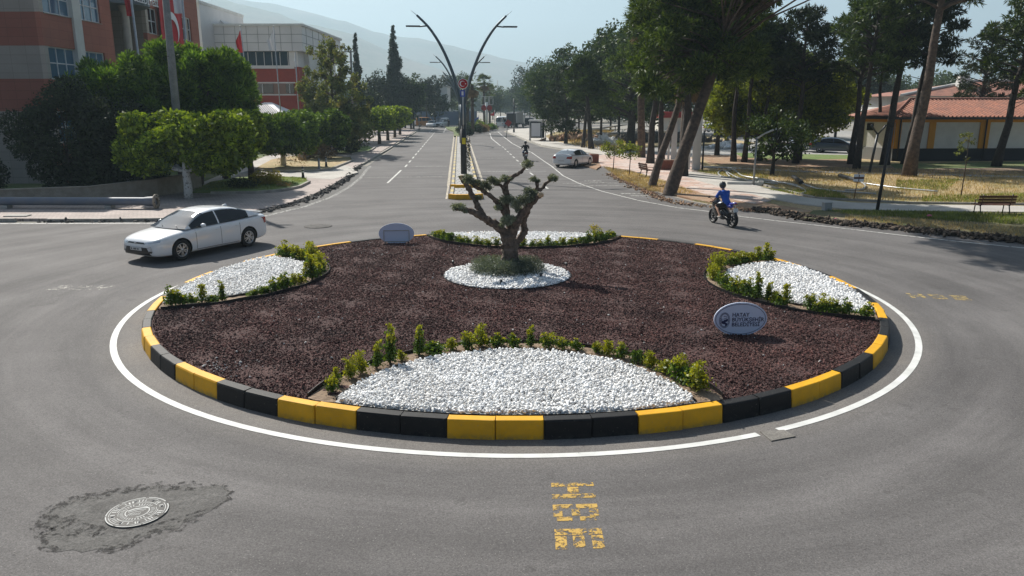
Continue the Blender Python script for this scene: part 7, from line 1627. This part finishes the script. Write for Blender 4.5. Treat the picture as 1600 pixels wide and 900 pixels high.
heap('brown earth heap left of the pine trunks', 900, 222, (4, 1.2), 'red_soil', 220, s=(.2, .5), h=.9)
heap('low grey rubble heap at the far edge of the gravel yard', 1180, 214, (6, 2), 'rubble', 200, s=(.2, .5), h=.8)
for a, b, lb in (((925, 213), (1010, 197), 'long white barrier rail rising behind the rubble heaps'), ((950, 221), (1050, 216), 'white barrier rail lying low behind the rubble heaps')):
    A, B = G(*a), G(*b); t = thing('barrier_rail', lb, 'rail'); m = MB(); m.tube([(A[0], A[1], 1.0), (B[0], B[1], 1.0)], .14, 8); m.build('rail', 'pale_concrete', t)
    for k in range(4): q = Vector(A).lerp(Vector(B), k/3); m = MB(); m.box((q.x, q.y, .45), (.15, .15, .95)); m.build('post', 'concrete', t)
# distant car park vehicles seen under the trees
make_car('white saloon parked under the trees, left of the dark blue car', 'car', (*G(1262, 237), .04), -.3, SEDAN, 'car_white', False, None, 1.0)
make_car('dark blue car parked beside the white one, before the yellow and white wall', 'car', (*G(1303, 239), .04), -.35, SEDAN, 'car_blue', False, None, 1.05)
make_car('silver car far under the trees at the back of the gravel yard', 'car', (XA(1222, 130), 130, .04), .1, SEDAN, 'car_silver', False, None, 1.)
make_car('white car far behind the gate pillars', 'car', (XA(1115, 140), 140, .04), .2, SEDAN, 'car_white', False, None, 1.)

# ------------------------------------------------------------------ yellow-and-white building with tiled roof
t = thing('low_building', 'long low building with white panels, ochre piers, black plinth and red tiled roof', 'building')
c0 = Vector((*G(1393, 253), 0)); cl_ = Vector((*G(1343, 249), 0)); c1 = c0+Vector((60, 2.5, 0)); hw = ZA(184, c0.y)+.05
dv = (c1-c0).normalized(); nv = Vector((-dv.y, dv.x, 0)); ev = (cl_-c0); ev_l = ev.length; ed_ = ev.normalized()
def wall_piece(a, b, off0, off1, z0, z1, nm, mn, L0=0, L1=0):
    """box along a horizontal direction: a..b centre line, thickness normal"""
    d = (b-a).normalized(); n = Vector((d.y, -d.x, 0)); m = MB(); P = [a+n*off0, b+n*off0, b+n*off1, a+n*off1]; m.prism([(p.x, p.y) for p in P], z0, z1); return m.build(nm, mn, t)
zp = ZA(232, c0.y); 
wall_piece(c0, c1, -.3, 0, 0, hw, 'wall', 'plaster_white'); wall_piece(cl_, c0, -.3, 0, 0, hw, 'wall', 'plaster_white')
wall_piece(c0, c1, 0.003, .05, 0, zp, 'plinth', 'plinth_black'); wall_piece(cl_, c0, .003, .05, 0, zp, 'plinth', 'plinth_grey')
wall_piece(c0, c1, .003, .08, hw-.42, hw, 'fascia_band', 'ochre'); wall_piece(cl_, c0, .003, .08, hw-.42, hw, 'fascia_band', 'ochre')
s = 0
for px0, px1 in ((1393, 1402), (1446, 1456), (1527, 1542), (1640, 1656), (1730, 1745)):
    a = c0+dv*((XA(px0, c0.y)-c0.x)/dv.x); b = c0+dv*((XA(px1, c0.y)-c0.x)/dv.x); wall_piece(a, b, .003, .12, zp, hw-.42, 'pier', 'ochre')
for px0 in (1399, 1535): a = c0+dv*((XA(px0, c0.y)-c0.x)/dv.x); m = MB(); q = a+Vector((dv.y, -dv.x, 0))*.2; m.tube([(q.x, q.y, .1), (q.x, q.y, hw-.1)], .06, 8); m.build('downpipe', 'dark_metal', t)
a = c0.lerp(cl_, .02); b = c0.lerp(cl_, .14); wall_piece(b, a, .003, .1, zp, hw-.42, 'pier', 'ochre'); a = c0.lerp(cl_, .96); b = c0.lerp(cl_, 1.0); wall_piece(b, a, .003, .1, zp, hw-.42, 'pier', 'ochre')
a = c0.lerp(cl_, .66); b = c0.lerp(cl_, .86); wall_piece(b, a, .003, .06, hw-1.15, hw-.55, 'window', 'window_dark')
# hip roof with tile ribs
oh = .55; A = c0+Vector((-.2, -oh, 0)); W_ = 9.; zr = hw+.02; zt_ = ZA(156, c0.y+6)
far = c1+nv*W_; BL_ = cl_+Vector((-.7, -.1, 0)); FL = BL_+nv*(W_*.4)
E0 = A+Vector((-.3, 0, 0)); E1 = c1+Vector((0, -oh, 0)); R0 = c0+dv*4.+nv*5.5; R1 = c1+nv*5.5
m = MB(); V_ = [(E0.x, E0.y, zr), (E1.x, E1.y, zr), (R1.x, R1.y, zt_), (R0.x, R0.y, zt_), (BL_.x, BL_.y, zr), (far.x, far.y+3, zr), (BL_.x+2, BL_.y+7, zr)]
m.add(V_, [(0, 1, 2, 3), (4, 0, 3), (6, 4, 3), (5, 6, 3, 2)]); m.add([(p[0], p[1], p[2]-.12) for p in V_], [(0, 1, 2, 3), (4, 0, 3), (6, 4, 3), (5, 6, 3, 2)]); ro = m.build('roof', 'roof_tile', t)
m = MB()
for k in range(170):
    u = k/170; p0 = Vector((lerp(E0.x, E1.x, u), lerp(E0.y, E1.y, u), zr+.03)); u2 = max(0, (p0.x-R0.x)/(R1.x-R0.x)); top = Vector((max(p0.x, R0.x), lerp(R0.y, R1.y, u2), zt_+.03))
    if p0.x < R0.x: f = (p0.x-E0.x)/(R0.x-E0.x); top = Vector((p0.x, lerp(E0.y, R0.y, f), lerp(zr, zt_, f)+.03))
    m.tube([p0, top], .075, 5, caps=False)
for k in range(30):
    u = k/30; p0 = Vector((lerp(BL_.x, E0.x, u), lerp(BL_.y, E0.y, u), zr+.03)); m.tube([p0, p0.lerp(Vector((R0.x, R0.y, zt_+.03)), .97)], [.075, .03], 5, caps=False)
m.build('tile_ribs', 'roof_tile', ro)
m = MB(); m.tube([(E0.x, E0.y, zr+.05), (R0.x, R0.y, zt_+.08), (R1.x, R1.y, zt_+.08)], .13, 8); m.build('ridge_tiles', 'roof_tile', ro)
m = MB(); m.wall([(BL_.x, BL_.y), (E0.x, E0.y-.02), (E1.x, E1.y-.02)], .12, zr-.2, zr-.005); m.build('gutter', 'dark_metal', ro)
# two-storey house behind
t = thing('tiled_house', 'pale two-storey building with a wide hipped orange roof behind the low one', 'building'); Y = 112.; x0, x1 = XA(1412, Y, 5), XA(1700, Y, 5); ze, zr2 = ZA(150, Y), ZA(127, Y+6)
m = MB(); m.bb(x0, x1, Y, Y+14, 0, ze); m.build('wall', 'plaster_white', t); m = MB(); m.add([(x0-1, Y-1, ze), (x1, Y-1, ze), (x1, Y+15, ze), (x0-1, Y+15, ze), (x0+13, Y+6, zr2), (x1, Y+6, zr2)], [(0, 1, 5, 4), (2, 3, 4, 5), (3, 0, 4), (0, 3, 2, 1)]); ro = m.build('roof', 'roof_tile', t)
m = MB(); m.tube([(x0-1, Y-1, ze+.1), (x0+13, Y+6, zr2+.1), (x1, Y+6, zr2+.1)], .2, 6); m.build('ridge_tiles', 'plaster_white', ro)
m = MB(); m.bb(x0+9, x0+10.4, Y+2.5, Y+3.6, ze, zr2+.7); m.build('chimney', 'plaster_white', ro)
for px in (1443, 1453, 1475, 1500, 1519, 1535, 1550, 1565, 1582, 1596): x = XA(px, Y, 5); m = MB(); m.bb(x-.45, x+.45, Y-.06, Y+.02, ze-1.5, ze-.4); m.build('window', 'window_dark', t)
# small kiosk with red roof seen between the trunks
x = XA(1055, 118, 4); t = thing('kiosk', 'small white booth with red roof edge seen between the slanting pines', 'kiosk', (x, 118, 0)); m = MB(); m.bb(-2.2, 2.8, 0, 4, 0, ZA(184, 118)); m.build('wall', 'plaster_white', t); m = MB(); m.bb(-2.4, 3.0, -.3, 4.3, ZA(184, 118)+.003, ZA(175, 118)); m.build('roof', 'sign_red', t); m = MB(); m.bb(-.8, 0, -.05, .02, 1.2, 2.3); m.build('window', 'window_dark', t)

# ------------------------------------------------------------------ pines of the park
def pine_at(label, px, py, h, r, seed, **k):
    x, y = G(px, py) if py else (XA(px, k.pop('Y')), 0)
    t = thing('pine_tree', label, 'tree', (x, y, .04), 0, 'pines in the park'); pine_parts(t, h, r, seed, **k); return t
def custom_pine(label, base, pts, rad, clumps, dens, leaf, size=.34, bark='bark', tuft=4, every=1, dead=()):
    x, y = G(*base); t = thing('pine_tree', label, 'tree', (x, y, .04), 0, 'pines in the park')
    P = [(p[0]-x, p[1]-y, p[2]-.04) for p in pts]; m = MB(); m.tube([(P[0][0], P[0][1], -.1)]+polyl(P, 3), [rad[0]*1.25]+[float(np.interp(i/(len(P)*3-3), np.linspace(0, 1, len(rad)), rad)) for i in range(len(P)*3-2)], 12, jit=.04)
    cl = [((c[0]-x, c[1]-y, c[2]-.04), r) for c, r in clumps]; limbs(m, polyl(P, 4)[len(P)*2:], cl, rad[-1]*.8, every=every); m.build('trunk', bark, t)
    link('crown', crown_mesh('crown', cl, dens*.8, size, .20, leaf, out=.9, shell=.25, tuft=tuft), t); return t
def vclumps(lst, Y, jit, seed, rz=.6):
    rr = random.Random(seed); out = []
    for (px, py, rpx) in lst:
        yy = Y+rr.uniform(-jit, jit); p = VP(px, py, yy); r = rpx/FPX*yy; out.append((p, (r, r, r*rz)))
    return out
def cloud(x0, x1, y0, y1, n, r, seed, inside=None):
    rr = random.Random(seed); L = []
    while len(L) < n:
        px, py = rr.uniform(x0, x1), rr.uniform(y0, y1); u, v = (px-(x0+x1)/2)/((x1-x0)/2), (py-(y0+y1)/2)/((y1-y0)/2)
        if u*u+v*v > 1.05: continue
        L.append((px, py, rr.uniform(*r)))
    return L
# the two slanting pines by the road
b2 = G(1045, 305); yb = b2[1]
pts = [(b2[0], yb, 0)]+[VP(px, py, yb+dy) for px, py, dy in ((1062, 255, .2), (1080, 205, .4), (1100, 150, .6), (1122, 90, .8), (1140, 20, 1.0), (1148, -40, 1.2), (1150, -90, 1.4))]
cl = vclumps(cloud(1000, 1205, -80, 70, 62, (13, 22), 3)+cloud(985, 1110, 30, 150, 48, (10, 18), 4)+cloud(1050, 1190, 60, 125, 28, (12, 20), 5), yb+1.5, 2.8, 6)
rq = random.Random(44); cl += [((rq.uniform(7, 16.5), rq.uniform(32.8, 38.2), rq.uniform(10.6, 12.6)), (lambda a: (a, a, a*.6))(rq.uniform(.5, .9))) for _ in range(62)]
custom_pine('large slanting pine with thick trunk leaning right at the road edge', (1045, 305), pts, [.37, .33, .29, .26, .22, .16, .09], cl, 170, 'leaf_pine_bright', .33, tuft=3)
b1 = G(1018, 293); yb = b1[1]
pts = [(b1[0], yb, 0)]+[VP(px, py, yb+dy) for px, py, dy in ((1026, 265, .2), (1034, 240, .3), (1047, 205, .5), (1060, 165, .7), (1066, 120, .8), (1070, 60, .9), (1075, -10, 1.))]
cl = vclumps(cloud(985, 1120, -70, 70, 56, (12, 20), 8), yb+1.5, 2.0, 9)
custom_pine('thinner slanting pine just left of the large one', (1018, 293), pts, [.26, .23, .21, .19, .17, .13, .07], cl, 170, 'leaf_pine_bright', .33, tuft=3)
# upright park pines: (base px, base py, height, crown r, trunk r, base_frac, lean, label)
PN = [(1066, 277, 13, 3.2, .34, .55, (.2, 0), 'straight dark pine directly behind the large slanting trunk'), (1016, 257, 13, 3.0, .30, .45, (.4, 0), 'straight dark pine left of the slanting pair'), (1033, 252, 13.5, 3.0, .28, .45, (-.6, 0), 'dark pine second from the left of the slanting pair'),
 (924, 234, 9.5, 2.6, .30, .62, (-1.0, 0), 'picturesque open-crowned pine with bent trunk behind the parked saloon'), (911, 232, 8.5, 2.3, .22, .6, (.5, 0), 'thin pine left of the open-crowned one'), (884, 226, 9, 3.2, .22, .15, (0, 0), 'dense low-branched dark conifer right of the bus shelter'), (985, 236, 11, 3.6, .5, .32, (0, 0), 'bushy bright pine over the white block pile'),
 (1120, 244, 12, 3.0, .22, .62, (0, 0), 'slim trunked pine right of the dark lamp post'), (1146, 254, 12.5, 3.2, .24, .62, (-.3, 0), 'slim pine over the white lump heap, right side'), (1163, 255, 12, 3.0, .22, .6, (.2, 0), 'slim pine directly left of the bent-arm lamp post top'), (1186, 253, 11, 3.0, .2, .6, (.8, 0), 'slim slightly leaning pine behind the bent-arm lamp post'), (1243, 257, 12, 3.4, .26, .55, (0, 0), 'dark pine behind the low broadleaf trees'),
 (1329, 258, 13, 3.6, .26, .5, (.4, 0), 'left trunk of the close pine pair at the corner of the low building'), (1338, 266, 13.5, 3.4, .25, .52, (.6, 0), 'right trunk of the close pine pair at the corner of the low building'), (1372, 250, 12, 2.6, .2, .6, (-.8, 0), 'thin crooked pine against the white end wall'), (1382, 259, 13.5, 3.4, .34, .55, (.8, 0), 'thick dark pine trunk before the building corner'),
 (1413, 258, 13, 3.2, .28, .6, (1.3, 0), 'dark pine leaning right left of the tallest grey trunk'), (1516, 240, 11.5, 3.3, .28, .42, (.8, 0), 'layered dark conifer with flat hanging boughs before the tiled roof'), (1556, 262, 13, 3.6, .32, .55, (1.6, 0), 'dark pine leaning right near the right photo edge'), (1630, 262, 12, 3.6, .3, .4, (0, 0), 'pine at the very right photo edge'), (1690, 275, 13, 3.8, .3, .5, (-.5, 0), 'pine just past the right edge whose boughs enter the photo')]
for i, (px, py, h, r, tr, bf, ln, lb) in enumerate(PN):
    far_ = py < 240; lf = 'leaf_pine_bright' if px in (985,) else ('leaf_dark' if px in (884, 1516, 1382, 1243, 1413) else 'leaf_pine'); big = px > 1300
    pine_at(lb, px, py, h if not big else h*1.05, r*1.05, 200+i, trunk_r=tr, base_frac=bf, n=30 if not far_ else 26, dens=95 if py > 245 else 80, lean=ln, leaf=lf, size=.40, bark='dark_bark', bare=6, flat=.5 if px != 1516 else .3, cr=(.6, 1.15))
# tall grey-trunked pine in front of the building; crown above the frame
x, y = G(1420, 277); t = pine_at('tallest straight pine with pale grey trunk before the yellow and white wall', 1420, 277, 18, 4.6, 260, trunk_r=.40, base_frac=.62, n=44, dens=75, lean=(1.3, 0), leaf='leaf_pine', size=.42, bark='bark')
# pines standing out of the frame at the right whose shade falls on the road and verge
for x, y, h, r, lb in ((20.5, 41, 13, 3.8, 'tall pine right of the path, crown above the frame'), (27.0, 38, 12, 4, 'pine right of the frame shading the verge')):
    pass
# back rows
BK = [(862, 120, 98, 3.8, 'leaf_pine', 'green tree above the bus shelter, left of the dark conifer'), (880, 135, 74, 4.5, 'leaf_pine', 'taller tree behind the open-crowned pine, left'), (850, 170, 92, 5.2, 'leaf_pine', 'rounded tree at the left of the right-hand woods'), (940, 110, 60, 4.2, 'leaf_pine', 'tall green tree right of the open-crowned pine'), (968, 105, 28, 4.4, 'leaf_pine', 'tall green tree climbing to the top of the woods edge'), (905, 150, 100, 5, 'leaf_dark', 'dark tree behind the picturesque pine'),
 (955, 150, 80, 5, 'leaf_dark', 'dark tree in the middle of the woods'), (1000, 95, -20, 4.6, 'leaf_pine', 'very tall tree left of the slanting crown'), (1000, 140, 30, 6, 'leaf_dark', 'dark broad tree behind the slanting pines, left'), (1060, 125, 10, 6, 'leaf_dark', 'dark broad tree right behind the slanting pines'), (1120, 130, 10, 6, 'leaf_dark', 'dark broad tree above the gravel yard, left'), (1180, 120, 25, 5, 'leaf_dark', 'dark broad tree above the gravel yard, middle'), (1250, 115, 75, 4.6, 'leaf_dark', 'dark broad tree above the gravel yard, right'),
 (1310, 110, 88, 4.0, 'leaf_dark', 'dark tall tree behind the close pine pair'), (1350, 150, 105, 6, 'leaf_dark', 'dark low tree left of the tiled roofs'), (1395, 160, 118, 5, 'leaf_far', 'hazy tree above the low building ridge, left'), (1460, 170, 122, 6, 'leaf_far', 'hazy tree behind the chimney'), (1610, 120, 85, 4.5, 'leaf_oak', 'yellow-green tree at the right photo edge above the roofs')]
for i, (px, Y, t_, hw, lf, lb) in enumerate(BK): simple_tree(lb, px, Y, t_, hw, lf, 300+i, zb_=None if Y > 90 else 4, size=.42, dens=34, n=44)
t = thing('palm_tree', 'palm with dry skirt rising at the top left of the slanting pines', 'palm', (XA(1008, 70, 8), 70, 0)); palm_parts(t, 11.8, .3, 91, 34, 2.6)
t = thing('palm_tree', 'shaggy palm with hanging dry fronds between the slanting pines', 'palm', (XA(1072, 53, 4), 53, .05)); palm_parts(t, 6.6, .3, 92, 30, 2.2)
# broadleaf trees
def oak(label, px, py, top, x0, x1, ybot, seed, leaf='leaf_oak', n=52, dens=105, size=.25, jit=2.0, r=(18, 30)):
    x, y = G(px, py); cl = vclumps(cloud(x0, x1, top, ybot, n, r, seed), y, jit, seed, .85)
    return tree_from(label, 'broadleaf_tree', x, y, max(1.8, ZA(ybot, y)+.6), cl, dens, size, leaf, 'dark_bark', .17, .65, 1, .3, .35)
oak('bright green low broadleaf tree left of the bent-arm lamp post', 1186, 250, 128, 1105, 1215, 205, 401, r=(14, 24), n=46)
oak('largest bright green broadleaf tree in the middle of the park', 1250, 252, 92, 1205, 1335, 215, 402, r=(15, 26), n=60)
oak('dark-leaved broadleaf tree nearest the bent-arm lamp post, low branches', 1206, 275, 165, 1165, 1260, 245, 403, 'leaf_pine', 34, 95, .19, 1.3, (10, 18))
# ------------------------------------------------------------------ haze: one closed box of even pale air
hm = bpy.data.materials.new('haze'); hm.use_nodes = True; t_ = hm.node_tree
for n in list(t_.nodes):
    if n.type != 'OUTPUT_MATERIAL': t_.nodes.remove(n)
pv_ = t_.nodes.new('ShaderNodeVolumePrincipled'); pv_.inputs['Color'].default_value = (.64, .86, 1.0, 1); pv_.inputs['Density'].default_value = HAZE_D; pv_.inputs['Anisotropy'].default_value = .25
t_.links.new(pv_.outputs[0], t_.nodes['Material Output'].inputs['Volume']); MATS['haze'] = hm
m = MB(); m.bb(-4600, 4600, -120, 6100, -1.0, 640); o = m.build('haze', 'haze'); o['kind'] = 'stuff'
